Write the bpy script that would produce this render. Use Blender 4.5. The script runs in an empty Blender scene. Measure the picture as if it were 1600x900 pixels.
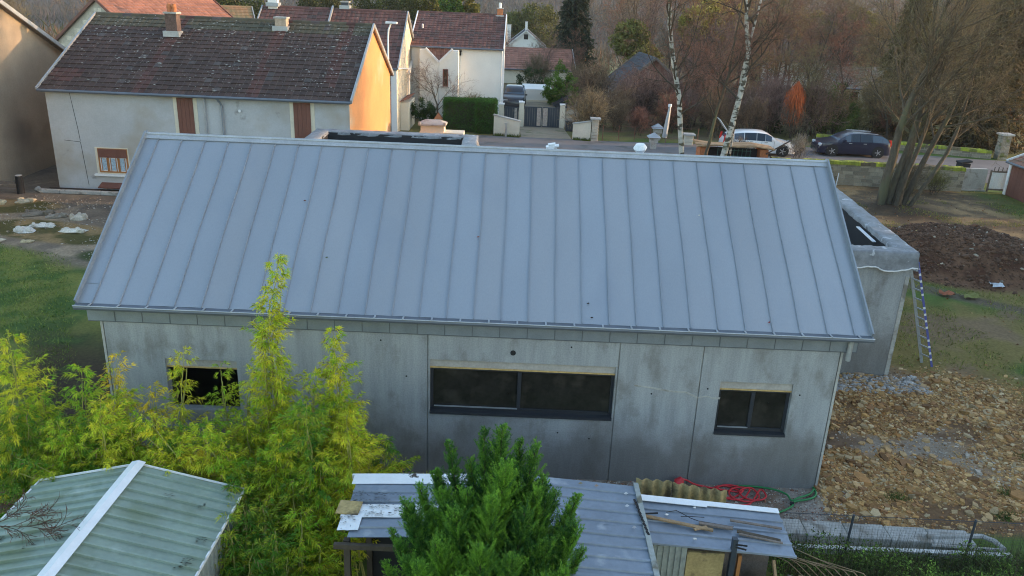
import bpy, math, random
import numpy as np
from mathutils import Vector, Matrix, noise

S = bpy.context.scene
R = math.radians
# ------------------------------------------------------------------ camera, world, sun, exposure
CAM = (7.642, -13.377, 8.81)
def make_camera():
    p, r, y = R(20.304), R(2.395), R(-0.047)
    F = Vector((math.sin(y)*math.cos(p), math.cos(y)*math.cos(p), -math.sin(p)))
    R0 = Vector((math.cos(y), -math.sin(y), 0)); U0 = R0.cross(F)
    Rt = R0*math.cos(r) + U0*math.sin(r); U = U0*math.cos(r) - R0*math.sin(r)
    m = Matrix((Rt, U, -F)).transposed().to_4x4(); m.translation = Vector(CAM)
    cd = bpy.data.cameras.new('camera'); cam = bpy.data.objects.new('camera', cd)
    S.collection.objects.link(cam); cam.matrix_world = m
    cd.sensor_width = 36.0; cd.lens = 1266.5*36/1600; cd.clip_start = .1; cd.clip_end = 5000
    S.camera = cam
make_camera()
SUN_EL, SUN_AZ = 7.5, 3.0          # degrees above the horizon; degrees from +X towards +Y
w = bpy.data.worlds.new('World'); S.world = w; w.use_nodes = True
nt = w.node_tree; nt.nodes.clear()
sky = nt.nodes.new('ShaderNodeTexSky'); sky.sky_type = 'NISHITA'; sky.sun_disc = False
sky.sun_elevation = R(SUN_EL); sky.sun_rotation = R(90-SUN_AZ); sky.altitude = 300
sky.air_density = 1.0; sky.dust_density = 1.0; sky.ozone_density = 1.1
bg = nt.nodes.new('ShaderNodeBackground'); bg.inputs[1].default_value = .15
out = nt.nodes.new('ShaderNodeOutputWorld')
nt.links.new(sky.outputs[0], bg.inputs[0]); nt.links.new(bg.outputs[0], out.inputs[0])
sl = bpy.data.lights.new('sun', 'SUN'); sun = bpy.data.objects.new('sun', sl); S.collection.objects.link(sun)
sl.energy = 1.5; sl.angle = R(.6); sl.color = (1, .60, .31)
sd = Vector((math.cos(R(SUN_EL))*math.cos(R(SUN_AZ)), math.cos(R(SUN_EL))*math.sin(R(SUN_AZ)), math.sin(R(SUN_EL))))
sun.rotation_euler = sd.to_track_quat('Z', 'Y').to_euler()
S.view_settings.view_transform = 'Standard'; S.view_settings.look = 'None'
S.view_settings.exposure = 2.3; S.view_settings.gamma = 1
S.cycles.use_denoising = True; S.cycles.pixel_filter_type = 'BLACKMAN_HARRIS'; S.cycles.filter_width = 1.05; S.cycles.adaptive_threshold = .006
S.cycles.max_bounces = 5; S.cycles.diffuse_bounces = 3; S.cycles.glossy_bounces = 3
S.cycles.transparent_max_bounces = 6; S.cycles.volume_bounces = 0

# ------------------------------------------------------------------ helpers
C = S.collection
rng = random.Random(7)
def link(o, parent=None):
    C.objects.link(o)
    if parent is not None: o.parent = parent
    return o
def tag(o, label=None, cat=None, group=None, kind=None):
    if label: o['label'] = label
    if cat: o['category'] = cat
    if group: o['group'] = group
    if kind: o['kind'] = kind
    return o
def thing(name, label, cat, loc=(0, 0, 0), rz=0, group=None):
    o = bpy.data.objects.new(name, None); link(o); o.empty_display_size = .3
    o.location = loc; o.rotation_euler = (0, 0, rz)
    return tag(o, label, cat, group)
def copy_tree(o, parent=None):
    c = o.copy(); link(c)
    if parent is not None:
        c.parent = parent
    for ch in list(o.children): copy_tree(ch, c)
    return c
class MB:
    """collects vertices and faces of one mesh"""
    def __init__(s): s.v = []; s.f = []; s.c = []; s.cur = None; s.has = False
    def add(s, vs, fs, col=None):
        n = len(s.v); s.v.extend([tuple(p) for p in vs]); s.f.extend([tuple(i+n for i in f) for f in fs])
        c = col or s.cur or (1, 1, 1)
        if col or s.cur: s.has = True
        s.c.extend([c]*len(fs)); return s
    def box(s, x0, y0, z0, x1, y1, z1, col=None):
        v = [(x, y, z) for z in (z0, z1) for y in (y0, y1) for x in (x0, x1)]
        return s.add(v, [(0, 2, 3, 1), (4, 5, 7, 6), (0, 1, 5, 4), (2, 6, 7, 3), (0, 4, 6, 2), (1, 3, 7, 5)], col)
    def obox(s, c, ax, ay, az, col=None):
        """box about c with half-axis vectors"""
        c, ax, ay, az = map(Vector, (c, ax, ay, az)); v = []
        for k in (-1, 1):
            for j in (-1, 1):
                for i in (-1, 1): v.append(c+ax*i+ay*j+az*k)
        return s.add(v, [(0, 2, 3, 1), (4, 5, 7, 6), (0, 1, 5, 4), (2, 6, 7, 3), (0, 4, 6, 2), (1, 3, 7, 5)], col)
    def bar(s, a, b, w, h, col=None, up=(0, 0, 1)):
        a, b = Vector(a), Vector(b); d = b-a; u = Vector(up)
        sd_ = d.cross(u)
        if sd_.length < 1e-6: sd_ = d.cross(Vector((0, 1, 0)))
        sd_.normalize(); u2 = sd_.cross(d).normalized()
        return s.obox((a+b)/2, d/2, sd_*(w/2), u2*(h/2), col)
    def tube(s, pts, rad, n=6, col=None, cap=True):
        pts = [Vector(p) for p in pts]
        if not hasattr(rad, '__len__'): rad = [rad]*len(pts)
        vs, fs = [], []; prev = None
        for i, p in enumerate(pts):
            d = (pts[min(i+1, len(pts)-1)]-pts[max(i-1, 0)])
            if d.length < 1e-9: d = Vector((0, 0, 1))
            d.normalize()
            a = prev if prev is not None else (Vector((1, 0, 0)) if abs(d.x) < .9 else Vector((0, 1, 0)))
            a = (a-d*a.dot(d))
            if a.length < 1e-6: a = d.orthogonal()
            a.normalize(); prev = a; b = d.cross(a)
            for k in range(n):
                t = 2*math.pi*k/n; vs.append(p+(a*math.cos(t)+b*math.sin(t))*rad[i])
        for i in range(len(pts)-1):
            for k in range(n):
                k2 = (k+1) % n; fs.append((i*n+k, i*n+k2, (i+1)*n+k2, (i+1)*n+k))
        if cap:
            fs.append(tuple(range(n-1, -1, -1))); m = (len(pts)-1)*n; fs.append(tuple(m+k for k in range(n)))
        return s.add(vs, fs, col)
    def quad(s, a, b, c, d, col=None): return s.add([a, b, c, d], [(0, 1, 2, 3)], col)
    def slab(s, poly, n, t, col=None):
        """polygon (3-D points) given thickness t against the normal n"""
        n = Vector(n).normalized(); a = [Vector(p) for p in poly]; b = [p-n*t for p in a]; m = len(a)
        fs = [tuple(range(m)), tuple(range(2*m-1, m-1, -1))]+[(i, i+m, (i+1) % m+m, (i+1) % m) for i in range(m)]
        return s.add(a+b, fs, col)
    def build(s, name, mat, parent=None, smooth=False, bevel=0, loc=None):
        me = bpy.data.meshes.new(name); me.from_pydata(s.v, [], s.f); 
        if s.has:
            at = me.color_attributes.new('Col', 'FLOAT_COLOR', 'CORNER'); buf = []
            for f, c in zip(s.f, s.c): buf.extend((c[0], c[1], c[2], 1.0)*len(f))
            at.data.foreach_set('color', buf)
        me.materials.append(mat)
        if smooth: me.polygons.foreach_set('use_smooth', [True]*len(me.polygons))
        me.update(); o = bpy.data.objects.new(name, me); link(o, parent)
        if loc: o.location = loc
        if bevel:
            m = o.modifiers.new('bevel', 'BEVEL'); m.width = bevel; m.segments = 2; m.limit_method = 'ANGLE'
        return o
def quad_mesh(name, V, mat, col=None, parent=None, k=4):
    """V (N,k,3) array: N separate k-gons; col (N,3)"""
    V = np.asarray(V, dtype=np.float32); N = len(V)
    me = bpy.data.meshes.new(name); me.vertices.add(N*k); me.vertices.foreach_set('co', V.reshape(-1))
    me.loops.add(N*k); me.loops.foreach_set('vertex_index', np.arange(N*k, dtype=np.int32))
    me.polygons.add(N); me.polygons.foreach_set('loop_start', np.arange(0, N*k, k, dtype=np.int32))
    me.update(calc_edges=True)
    if col is not None:
        at = me.color_attributes.new('Col', 'FLOAT_COLOR', 'CORNER')
        c = np.ones((N, k, 4), np.float32); c[:, :, :3] = np.asarray(col)[:, None, :]
        at.data.foreach_set('color', c.reshape(-1))
    me.materials.append(mat)
    o = bpy.data.objects.new(name, me); link(o, parent); return o
def n3(x, y, z=0, s=1.0): return noise.noise(Vector((x*s, y*s, z*s)))

# ------------------------------------------------------------------ materials
def material(name, col=(.5, .5, .5), rough=.8, metal=0., var=.15, vscale=2., var2=.1, vscale2=25., bump=.0, bscale=40.,
             attr=False, stretch=(1, 1, 1), spots=None, spec=.4, transl=0., coat=0.):
    m = bpy.data.materials.new(name); m.use_nodes = True; t = m.node_tree; N = t.nodes; L = t.links
    b = N['Principled BSDF']; b.inputs['Roughness'].default_value = rough; b.inputs['Metallic'].default_value = metal
    b.inputs['Specular IOR Level'].default_value = spec
    if coat: b.inputs['Coat Weight'].default_value = coat; b.inputs['Coat Roughness'].default_value = .05
    g = N.new('ShaderNodeNewGeometry'); mp = N.new('ShaderNodeMapping'); mp.inputs['Scale'].default_value = stretch
    L.new(g.outputs['Position'], mp.inputs['Vector'])
    if attr:
        a = N.new('ShaderNodeAttribute'); a.attribute_name = 'Col'; cur = a.outputs['Color']
    else:
        a = N.new('ShaderNodeRGB'); a.outputs[0].default_value = (*col, 1); cur = a.outputs[0]
    def layer(cur, sc, amt, det):
        if not amt: return cur
        n = N.new('ShaderNodeTexNoise'); n.inputs['Scale'].default_value = sc; n.inputs['Detail'].default_value = det
        n.inputs['Roughness'].default_value = .6
        L.new(mp.outputs[0], n.inputs['Vector'])
        r = N.new('ShaderNodeMapRange'); r.inputs['From Min'].default_value = .3; r.inputs['From Max'].default_value = .7
        r.inputs['To Min'].default_value = 1-amt; r.inputs['To Max'].default_value = 1+amt
        L.new(n.outputs['Fac'], r.inputs['Value'])
        v = N.new('ShaderNodeVectorMath'); v.operation = 'SCALE'
        L.new(cur, v.inputs[0]); L.new(r.outputs[0], v.inputs['Scale']); return v.outputs[0]
    cur = layer(cur, vscale, var, 5); cur = layer(cur, vscale2, var2, 3)
    if spots:   # (colour, scale, threshold, softness)
        for sc_, scale, th, soft in spots:
            n = N.new('ShaderNodeTexNoise'); n.inputs['Scale'].default_value = scale; n.inputs['Detail'].default_value = 6
            L.new(mp.outputs[0], n.inputs['Vector'])
            r = N.new('ShaderNodeMapRange'); r.inputs['From Min'].default_value = th; r.inputs['From Max'].default_value = th+soft
            L.new(n.outputs['Fac'], r.inputs['Value'])
            mx = N.new('ShaderNodeMix'); mx.data_type = 'RGBA'; mx.inputs[7].default_value = (*sc_, 1)
            L.new(r.outputs[0], mx.inputs[0]); L.new(cur, mx.inputs[6]); cur = mx.outputs[2]
    L.new(cur, b.inputs['Base Color'])
    if bump:
        n = N.new('ShaderNodeTexNoise'); n.inputs['Scale'].default_value = bscale; n.inputs['Detail'].default_value = 4
        L.new(mp.outputs[0], n.inputs['Vector'])
        bp = N.new('ShaderNodeBump'); bp.inputs['Strength'].default_value = bump; bp.inputs['Distance'].default_value = .02
        L.new(n.outputs['Fac'], bp.inputs['Height']); L.new(bp.outputs[0], b.inputs['Normal'])
    if transl:
        tr = N.new('ShaderNodeBsdfTranslucent'); L.new(cur, tr.inputs['Color'])
        mixs = N.new('ShaderNodeMixShader'); mixs.inputs[0].default_value = transl
        L.new(b.outputs[0], mixs.inputs[1]); L.new(tr.outputs[0], mixs.inputs[2])
        L.new(mixs.outputs[0], N['Material Output'].inputs['Surface'])
    return m
M = {}
M['zinc'] = material('zinc', (.36, .385, .42), .40, .45, .05, .5, .03, 40, .12, 3.2, attr=True, stretch=(1, .5, .5), spots=[((.26, .295, .345), .9, .56, .3)])
M['zinc_dark'] = material('zinc_dark', (.235, .265, .30), .5, .3, .12, 3, .06, 40)
M['seam'] = material('seam', (.26, .29, .33), .5, .35, .1, 3, 0, 40)
M['gutter'] = material('gutter', (.13, .145, .17), .45, .3, .1, 3, 0)
M['dark'] = material('dark', (.02, .02, .022), .9, 0, .2, 3)
M['inside'] = material('inside', (.035, .033, .03), .9, 0, .3, 2)
M['frame'] = material('frame', (.035, .038, .045), .4, 0, .1, 3)
M['glass'] = material('glass', (.026, .024, .02), .10, 0, .35, 1.5, .2, 9, spec=.5, spots=[((.05, .045, .036), 2.5, .55, .15)])  # brownish spots paint a faint reflection into the panes
M['beige_pvc'] = material('beige_pvc', (.40, .37, .34), .7, 0, .15, 4)
M['foam'] = material('foam', (.50, .34, .14), .9, 0, .2, 12, .1)
M['render_grey'] = material('render_grey', (.45, .455, .465), .95, 0, .1, .7, .06, 18, .15, 60,
    spots=[((.37, .33, .28), .45, .52, .14), ((.24, .23, .22), 1.3, .66, .08)])
M['render_dirty'] = material('render_dirty', (.33, .27, .20), .95, 0, .15, .5, .08, 14, .15, 50,
    spots=[((.2, .165, .13), .35, .50, .2)])
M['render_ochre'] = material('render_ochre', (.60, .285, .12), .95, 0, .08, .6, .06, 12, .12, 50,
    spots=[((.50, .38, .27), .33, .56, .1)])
M['white_wall'] = material('white_wall', (.74, .73, .69), .9, 0, .05, .8, .03, 10)
M['cream_wall'] = material('cream_wall', (.66, .60, .48), .9, 0, .1, .8, .05, 10)
M['tile'] = material('tile', (1, 1, 1), .85, 0, .16, 1.2, .15, 20, .1, 50, attr=True, spots=[((.30, .29, .27), 5.5, .70, .03)])
M['stone'] = material('stone', (1, 1, 1), .95, 0, .12, 2.5, .15, 20, .3, 30, attr=True)
M['mortar'] = material('mortar', (.46, .41, .33), .95, 0, .15, 3, .1, 20)
M['wood_brown'] = material('wood_brown', (.17, .07, .05), .75, 0, .12, 3, .1, 30, stretch=(1, 1, .2))
M['wood_orange'] = material('wood_orange', (.36, .15, .05), .6, 0, .12, 3, .1, 30)
M['wood'] = material('wood', (.30, .20, .11), .85, 0, .3, 4, .2, 40, .2, 30)
M['wood_grey'] = material('wood_grey', (.17, .14, .12), .9, 0, .3, 4, .2, 40, .2, 30)
M['white'] = material('white', (.75, .75, .75), .6, 0, .05, 3)
M['grey_metal'] = material('grey_metal', (.38, .40, .42), .45, .4, .12, 3)
M['brick'] = material('brick', (.42, .16, .07), .9, 0, .2, 6, .15, 30)
M['dirty_brick'] = material('dirty_brick', (.13, .085, .07), .9, 0, .3, 6, .2, 30)
M['ochre_brick'] = material('ochre_brick', (.42, .33, .25), .9, 0, .2, 6, .15, 30)
M['red_wall'] = material('red_wall', (.19, .085, .06), .9, 0, .2, 3, .15, 20)
M['asphalt'] = material('asphalt', (.15, .14, .14), .9, 0, .15, .6, .1, 30, .1, 60, spots=[((.10, .10, .09), .8, .55, .1)])
M['old_stone'] = material('old_stone', (.27, .24, .19), .95, 0, .3, 3, .2, 14, .3, 20, spots=[((.13, .14, .05), 2.2, .56, .1)])
M['gravel'] = material('gravel', (.27, .225, .16), .95, 0, .15, .8, .25, 22, .3, 40, spots=[((.12, .13, .05), .9, .56, .1)])
M['concrete'] = material('concrete', (.38, .37, .345), .9, 0, .2, 1.5, .15, 20, .2, 40, spots=[((.22, .20, .17), 2.6, .56, .12)])
M['membrane'] = material('membrane', (.20, .21, .225), .55, 0, .3, 2.5, .15, 12, .5, 7, spots=[((.42, .43, .45), 4.5, .63, .04), ((.08, .08, .085), 3.1, .66, .03)])
M['bitumen'] = material('bitumen', (.022, .023, .027), .7, 0, .2, 2)
M['leaf'] = material('leaf', (1, 1, 1), .55, 0, .1, 3, .12, 14, attr=True, transl=.42, spec=.3)
M['needle'] = material('needle', (1, 1, 1), .7, 0, .15, 4, .12, 25, attr=True, transl=.25, spec=.2)
M['twig'] = material('twig', (1, 1, 1), .9, 0, .15, .5, 0, attr=True, spec=.1)
M['bark'] = material('bark', (.095, .078, .055), .95, 0, .3, 3, .3, 14, .5, 18, stretch=(1, 1, .3), spots=[((.12, .115, .065), 1.6, .56, .12)])
M['bark_dark'] = material('bark_dark', (.07, .055, .04), .95, 0, .3, 3, .2, 18, .3, 20, stretch=(1, 1, .3))
M['birch_bark'] = material('birch_bark', (.46, .44, .39), .8, 0, .25, 2, .15, 20, .2, 20, stretch=(1, 1, 2.2),
    spots=[((.07, .06, .045), 2.4, .50, .06), ((.13, .125, .07), .6, .53, .12)])
M['culm'] = material('culm', (.32, .30, .08), .5, 0, .2, 5)
M['soil'] = material('soil', (.05, .032, .022), .98, 0, .3, 2.5, .25, 14, .5, 20)
M['moss'] = material('moss', (1, 1, 1), .95, 0, .2, 3, .2, 20, .3, 30, attr=True)
M['ground'] = material('ground', (1, 1, 1), .95, 0, .13, 1.6, .22, 11, .35, 18, attr=True, spec=.2)
M['grass'] = material('grass', (1, 1, 1), .8, 0, .15, 1, .1, 8, attr=True, transl=.2, spec=.2)
M['green_sheet'] = material('green_sheet', (.235, .30, .25), .5, .1, .14, 1.6, .06, 12, 0,
    spots=[((.15, .19, .11), 1.1, .52, .22), ((.36, .43, .39), 1.8, .64, .12), ((.03, .03, .02), 2.6, .72, .03)])
M['blue_sheet'] = material('blue_sheet', (.21, .245, .295), .42, .3, .12, 1.5, .07, 14, 0,
    spots=[((.33, .36, .40), 2.6, .60, .1), ((.10, .09, .07), 4.5, .74, .03)])
M['white_sheet'] = material('white_sheet', (.74, .75, .76), .45, .1, .06, 3, .03, 20,
    spots=[((.06, .045, .035), 3.0, .66, .02)])
M['old_sheet'] = material('old_sheet', (.34, .36, .34), .6, .3, .15, 3, .1, 12, spots=[((.16, .15, .11), 3, .55, .1)])
M['fibre'] = material('fibre', (.36, .27, .12), .9, 0, .2, 3, .2, 25, .2, 40, spots=[((.12, .09, .05), 3.5, .55, .1)])
M['red_hose'] = material('red_hose', (.55, .03, .04), .4, 0, .1, 4)
M['green_hose'] = material('green_hose', (.02, .20, .06), .4, 0, .1, 4)
M['blue_stripe'] = material('blue_stripe', (.10, .11, .34), .5, 0, .2, 8)
M['car_white'] = material('car_white', (.70, .71, .72), .3, 0, .02, 3, 0, coat=.6)
M['car_dark'] = material('car_dark', (.018, .02, .045), .28, .3, .05, 3, 0, coat=.8)
M['car_black'] = material('car_black', (.02, .022, .03), .28, .3, .05, 3, 0, coat=.8)
M['tyre'] = material('tyre', (.02, .02, .02), .85, 0, .1, 8)
M['rim'] = material('rim', (.45, .46, .48), .35, .8, .05, 8)
M['car_glass'] = material('car_glass', (.07, .10, .14), .08, 0, 0)  # base colour lightened to carry the sky's reflection
M['red_lamp'] = material('red_lamp', (.65, .03, .02), .25, 0, 0)
M['clear_lamp'] = material('clear_lamp', (.6, .62, .65), .2, .2, 0)
M['anthracite'] = material('anthracite', (.045, .055, .07), .5, .1, .06, 3)
M['lattice'] = material('lattice', (.45, .38, .33), .6, .1, .3, 9, .3, 30)
M['slate'] = material('slate', (1, 1, 1), .7, 0, .12, 2, .1, 20, attr=True)

def concrete_panel_material():
    m = bpy.data.materials.new('precast_concrete'); m.use_nodes = True; t = m.node_tree; N = t.nodes; L = t.links
    b = N['Principled BSDF']; b.inputs['Roughness'].default_value = .75; b.inputs['Specular IOR Level'].default_value = .35
    g = N.new('ShaderNodeNewGeometry'); sep = N.new('ShaderNodeSeparateXYZ'); L.new(g.outputs['Position'], sep.inputs[0])
    def nz(scale, stretch, det=6, rough=.6):
        mp = N.new('ShaderNodeMapping'); mp.inputs['Scale'].default_value = stretch; L.new(g.outputs['Position'], mp.inputs[0])
        n = N.new('ShaderNodeTexNoise'); n.inputs['Scale'].default_value = scale; n.inputs['Detail'].default_value = det
        n.inputs['Roughness'].default_value = rough; L.new(mp.outputs[0], n.inputs['Vector']); return n.outputs['Fac']
    def mth(op, a, b_, clamp=False):
        n = N.new('ShaderNodeMath'); n.operation = op; n.use_clamp = clamp
        for i, q in enumerate((a, b_)):
            if isinstance(q, (int, float)): n.inputs[i].default_value = q
            else: L.new(q, n.inputs[i])
        return n.outputs[0]
    def mr(v, a, b_, c=0., d=1.):
        n = N.new('ShaderNodeMapRange'); L.new(v, n.inputs['Value']); n.interpolation_type = 'SMOOTHSTEP'
        for k, q in zip(('From Min', 'From Max', 'To Min', 'To Max'), (a, b_, c, d)): n.inputs[k].default_value = q
        return n.outputs[0]
    def mix(f, a, b_):
        n = N.new('ShaderNodeMix'); n.data_type = 'RGBA'; L.new(f, n.inputs[0])
        for i, q in ((6, a), (7, b_)):
            if isinstance(q, tuple): n.inputs[i].default_value = (*q, 1)
            else: L.new(q, n.inputs[i])
        return n.outputs[2]
    big = nz(.9, (1, 1, 1)); streak = nz(4.5, (1, 1, .10), 8, .68); blot = nz(2.0, (1, 1, .55), 5); fine = nz(38, (1, 1, 1), 3)
    # rising damp: a wavy water line that soaks the lower half of the panels
    lvl = mth('ADD', sep.outputs['Z'], mth('MULTIPLY', mth('SUBTRACT', big, .5), -2.6))
    lvl = mth('ADD', lvl, mth('MULTIPLY', mth('SUBTRACT', streak, .5), -1.3))
    damp = mr(lvl, .55, 1.45, 1, 0)
    c = mix(mr(streak, .30, .70), (.27, .28, .29), (.36, .375, .385))
    c = mix(mth('MULTIPLY', mr(blot, .50, .68), .75), c, (.19, .185, .175))
    c = mix(mth('MULTIPLY', damp, .66), c, (.125, .115, .104))
    c = mix(mth('MULTIPLY', mr(streak, .64, .80), .25), c, (.54, .55, .55))
    v = N.new('ShaderNodeVectorMath'); v.operation = 'SCALE'; L.new(c, v.inputs[0]); L.new(mr(fine, .3, .7, .9, 1.1), v.inputs['Scale'])
    L.new(v.outputs[0], b.inputs['Base Color'])
    bp = N.new('ShaderNodeBump'); bp.inputs['Strength'].default_value = .12; bp.inputs['Distance'].default_value = .01
    L.new(fine, bp.inputs['Height']); L.new(bp.outputs[0], b.inputs['Normal']); return m
M['precast'] = concrete_panel_material()
# ------------------------------------------------------------------ ground
def smooth(a, b, t): 
    t = np.clip((t-a)/(b-a), 0, 1); return t*t*(3-2*t)
def vnoise(X, Y, s, seed=0, octv=4):
    """cheap value noise on arrays"""
    out_ = np.zeros_like(X); amp = 1.; tot = 0.
    for o in range(octv):
        r = np.random.RandomState(seed*31+o); T = r.rand(256, 256)
        x = X*s*(2**o)+seed*7.3+o*13.7+4000; y = Y*s*(2**o)+seed*3.1+o*5.9+4000
        xi = np.floor(x).astype(int); yi = np.floor(y).astype(int); fx = x-xi; fy = y-yi
        fx = fx*fx*(3-2*fx); fy = fy*fy*(3-2*fy); xi %= 256; yi %= 256; x2 = (xi+1) % 256; y2 = (yi+1) % 256
        out_ += amp*((T[xi, yi]*(1-fx)+T[x2, yi]*fx)*(1-fy)+(T[xi, y2]*(1-fx)+T[x2, y2]*fx)*fy); tot += amp; amp *= .5
    return out_/tot
def height(X, Y):
    X = np.asarray(X, float); Y = np.asarray(Y, float)
    z = np.zeros_like(X)
    z -= np.clip(Y-70, 0, 230)*.085                       # the valley behind the village
    hill = np.clip(Y-430-.12*np.abs(X-60)+60*(vnoise(X, Y, .004, 5)-.5), 0, 900)
    z += hill*.16
    z += .9*smooth(-3.5, 5, -Y-12)*0
    # mound of dug earth
    dx = (X-24.3)/4.0; dy = (Y-15.8)/3.7; d = np.sqrt(dx*dx+dy*dy)
    z += .95*smooth(1.05, .25, d)*(1+.35*(vnoise(X, Y, 1.1, 3)-.5)) 
    rub = rubble_mask(X, Y)
    z += rub*.07*(vnoise(X, Y, 1.6, 8)-.4)*2
    z += .05*(vnoise(X, Y, .5, 2)-.5)*smooth(45, 40, Y)*smooth(.5, 1.5, np.maximum(-X, np.maximum(X-13.8, np.maximum(-Y-.6, Y-19))))
    z += .18*smooth(2.2, .2, np.sqrt((X-24.9)**2+(Y-23.2)**2))   # root plate
    return z
def rubble_mask(X, Y):
    n = vnoise(X, Y, .5, 11)-.5
    a = smooth(13.2, 13.9, X)*smooth(6.3, 4.6, Y+.05*(X-15)+2.0*n+smooth(16, 24, X)*1.5)*smooth(-1.35, -1.15, Y)
    return a
def ground_color(X, Y):
    n1 = vnoise(X, Y, .35, 21); n2 = vnoise(X, Y, 1.3, 22); n3_ = vnoise(X, Y, 5, 23, 2)
    def c(r, g, b): return np.stack([np.full_like(X, r), np.full_like(X, g), np.full_like(X, b)], -1)
    def mixc(A, B, f): return A*(1-f[..., None])+B*f[..., None]
    col = mixc(c(.085, .13, .028), c(.19, .15, .05), smooth(.4, .6, n1))                 # rough winter grass
    # left lawn: greener
    left = smooth(1, -1, X)*smooth(12.8, 11.2, Y+.35*(X+8)+2*(n1-.5))
    col = mixc(col, mixc(c(.065, .11, .025), c(.16, .17, .04), smooth(.35, .65, n2)), left)
    dirtL = smooth(1.2, .2, np.abs(X+.9+.55*(Y-2))-1.0+1.4*(n1-.5))*smooth(7.5, 3.5, Y)*smooth(-4, -1, Y)
    col = mixc(col, c(.055, .036, .022), dirtL*smooth(.3, .6, n2+.15))
    # path and gravel court in front of the long house
    court = smooth(1, 0, X)*smooth(11.4, 12.4, Y+.35*(X+8)+1.6*(n1-.5))*smooth(40, 36, Y)
    path = mixc(c(.30, .23, .155), c(.17, .135, .10), smooth(.42, .62, n2*.6+n1*.4)+smooth(15.5, 17.5, Y)*.5*(1-smooth(.45, .7, n2)))
    isl = smooth(.2, -.2, ((X+9.0)/2.6)**2+((Y-14.3+.25*(X+9))/1.25)**2-1+(n1-.5))         # grassed island with slabs
    isl2 = smooth(.2, -.2, ((X+12.6)/2.6)**2+((Y-17.3)/1.1)**2-1+(n1-.5))
    path = mixc(path, mixc(c(.085, .075, .025), c(.25, .17, .08), smooth(.45, .6, n2)), np.clip(isl+isl2, 0, 1))
    gr2 = smooth(.2, -.2, ((X+5.3)/1.6)**2+((Y-11.9)/.85)**2-1+(n1-.5))
    path = mixc(path, c(.05, .065, .02), gr2)
    col = mixc(col, path, court)
    # right side
    right = smooth(13.5, 14.5, X)
    bare = smooth(.55, .66, vnoise(X, Y, .55, 31))*right*smooth(18, 12, Y)
    col = mixc(col, c(.21, .14, .085), bare*.8)
    track = smooth(.7, .2, np.abs(Y-(11.5-.75*(X-22)))+.6*(n1-.5))*smooth(19, 21.5, X)
    col = mixc(col, c(.13, .095, .08), track*.8)
    litter = smooth(17, 18.5, Y+1.5*(n1-.5))*smooth(31.5, 29.5, X+2*(n2-.5))*smooth(13, 15, X)*smooth(29, 28, Y)
    col = mixc(col, mixc(c(.12, .085, .05), c(.28, .19, .095), smooth(.42, .62, n2)), litter)
    base_t = smooth(3.0, 1.0, np.sqrt((X-25.3)**2+(Y-22.6)**2))
    col = mixc(col, c(.045, .032, .022), base_t*.8)
    d = np.sqrt(((X-24.3)/4.1)**2+((Y-15.8)/3.8)**2)
    col = mixc(col, mixc(c(.085, .040, .023), c(.15, .08, .046), smooth(.4, .6, n2)), smooth(1.12, .95, d+.35*(n1-.5)))
    rub = rubble_mask(X, Y)
    rc = mixc(c(.26, .14, .055), c(.36, .22, .09), smooth(.35, .65, n3_))
    grav = smooth(.52, .62, vnoise(X, Y, .55, 41))*smooth(18.2, 16.5, X)
    rc = mixc(rc, c(.27, .22, .17), grav); rc = mixc(rc, c(.13, .075, .042), np.clip(smooth(.47, .58, vnoise(X, Y, .9, 61)*-1+1), 0, 1)*.85)
    col = mixc(col, rc, rub)
    strip = smooth(5.2, 5.6, X)*smooth(13.9, 13.4, X)*smooth(.3, .0, Y)*smooth(-1.9, -1.6, Y)
    col = mixc(col, mixc(c(.16, .12, .09), c(.26, .23, .20), smooth(.35, .65, n3_)), strip)
    foot = smooth(.7, 0, np.maximum(np.abs(X-15.6)-1.9, 0)+np.abs(Y-4.8))*smooth(13.8, 14.2, X)
    col = mixc(col, c(.30, .28, .26), foot*.8)
    nearR = smooth(-1.7, -1.95, Y)
    col = mixc(col, c(.05, .055, .02), nearR*right)
    # village ground, fields and wooded hill
    vil = smooth(38.5, 40, Y)*smooth(300, 100, Y)
    col = mixc(col, mixc(c(.13, .10, .055), c(.14, .14, .05), smooth(.45, .6, n1)), vil)
    far = smooth(300, 420, Y)
    hillc = mixc(c(.075, .066, .06), c(.06, .06, .045), smooth(.45, .6, vnoise(X, Y, .02, 51)))
    fld = smooth(.50, .56, vnoise(X, Y, .006, 57, 2))*smooth(130, 200, X)
    hillc = mixc(hillc, c(.13, .26, .07), fld)
    col = mixc(col, hillc, far)
    return np.clip(col, 0, 1)
def grid(name, xs, ys, zoff=0):
    X, Y = np.meshgrid(xs, ys, indexing='xy'); Z = height(X, Y)+zoff; ny, nx = X.shape
    me = bpy.data.meshes.new(name); V = np.stack([X, Y, Z], -1).reshape(-1, 3).astype(np.float32)
    me.vertices.add(len(V)); me.vertices.foreach_set('co', V.reshape(-1))
    i = np.arange(nx-1); j = np.arange(ny-1); I, J = np.meshgrid(i, j); a = (J*nx+I).reshape(-1)
    F = np.stack([a, a+1, a+nx+1, a+nx], -1).astype(np.int32); n = len(F)
    me.loops.add(n*4); me.loops.foreach_set('vertex_index', F.reshape(-1)); me.polygons.add(n)
    me.polygons.foreach_set('loop_start', np.arange(0, n*4, 4, dtype=np.int32)); me.update(calc_edges=True)
    me.polygons.foreach_set('use_smooth', [True]*n)
    at = me.color_attributes.new('Col', 'FLOAT_COLOR', 'POINT'); c = np.ones((len(V), 4), np.float32)
    c[:, :3] = ground_color(X, Y).reshape(-1, 3); at.data.foreach_set('color', c.reshape(-1))
    me.materials.append(M['ground']); o = bpy.data.objects.new(name, me); link(o); tag(o, kind='structure'); return o
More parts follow.
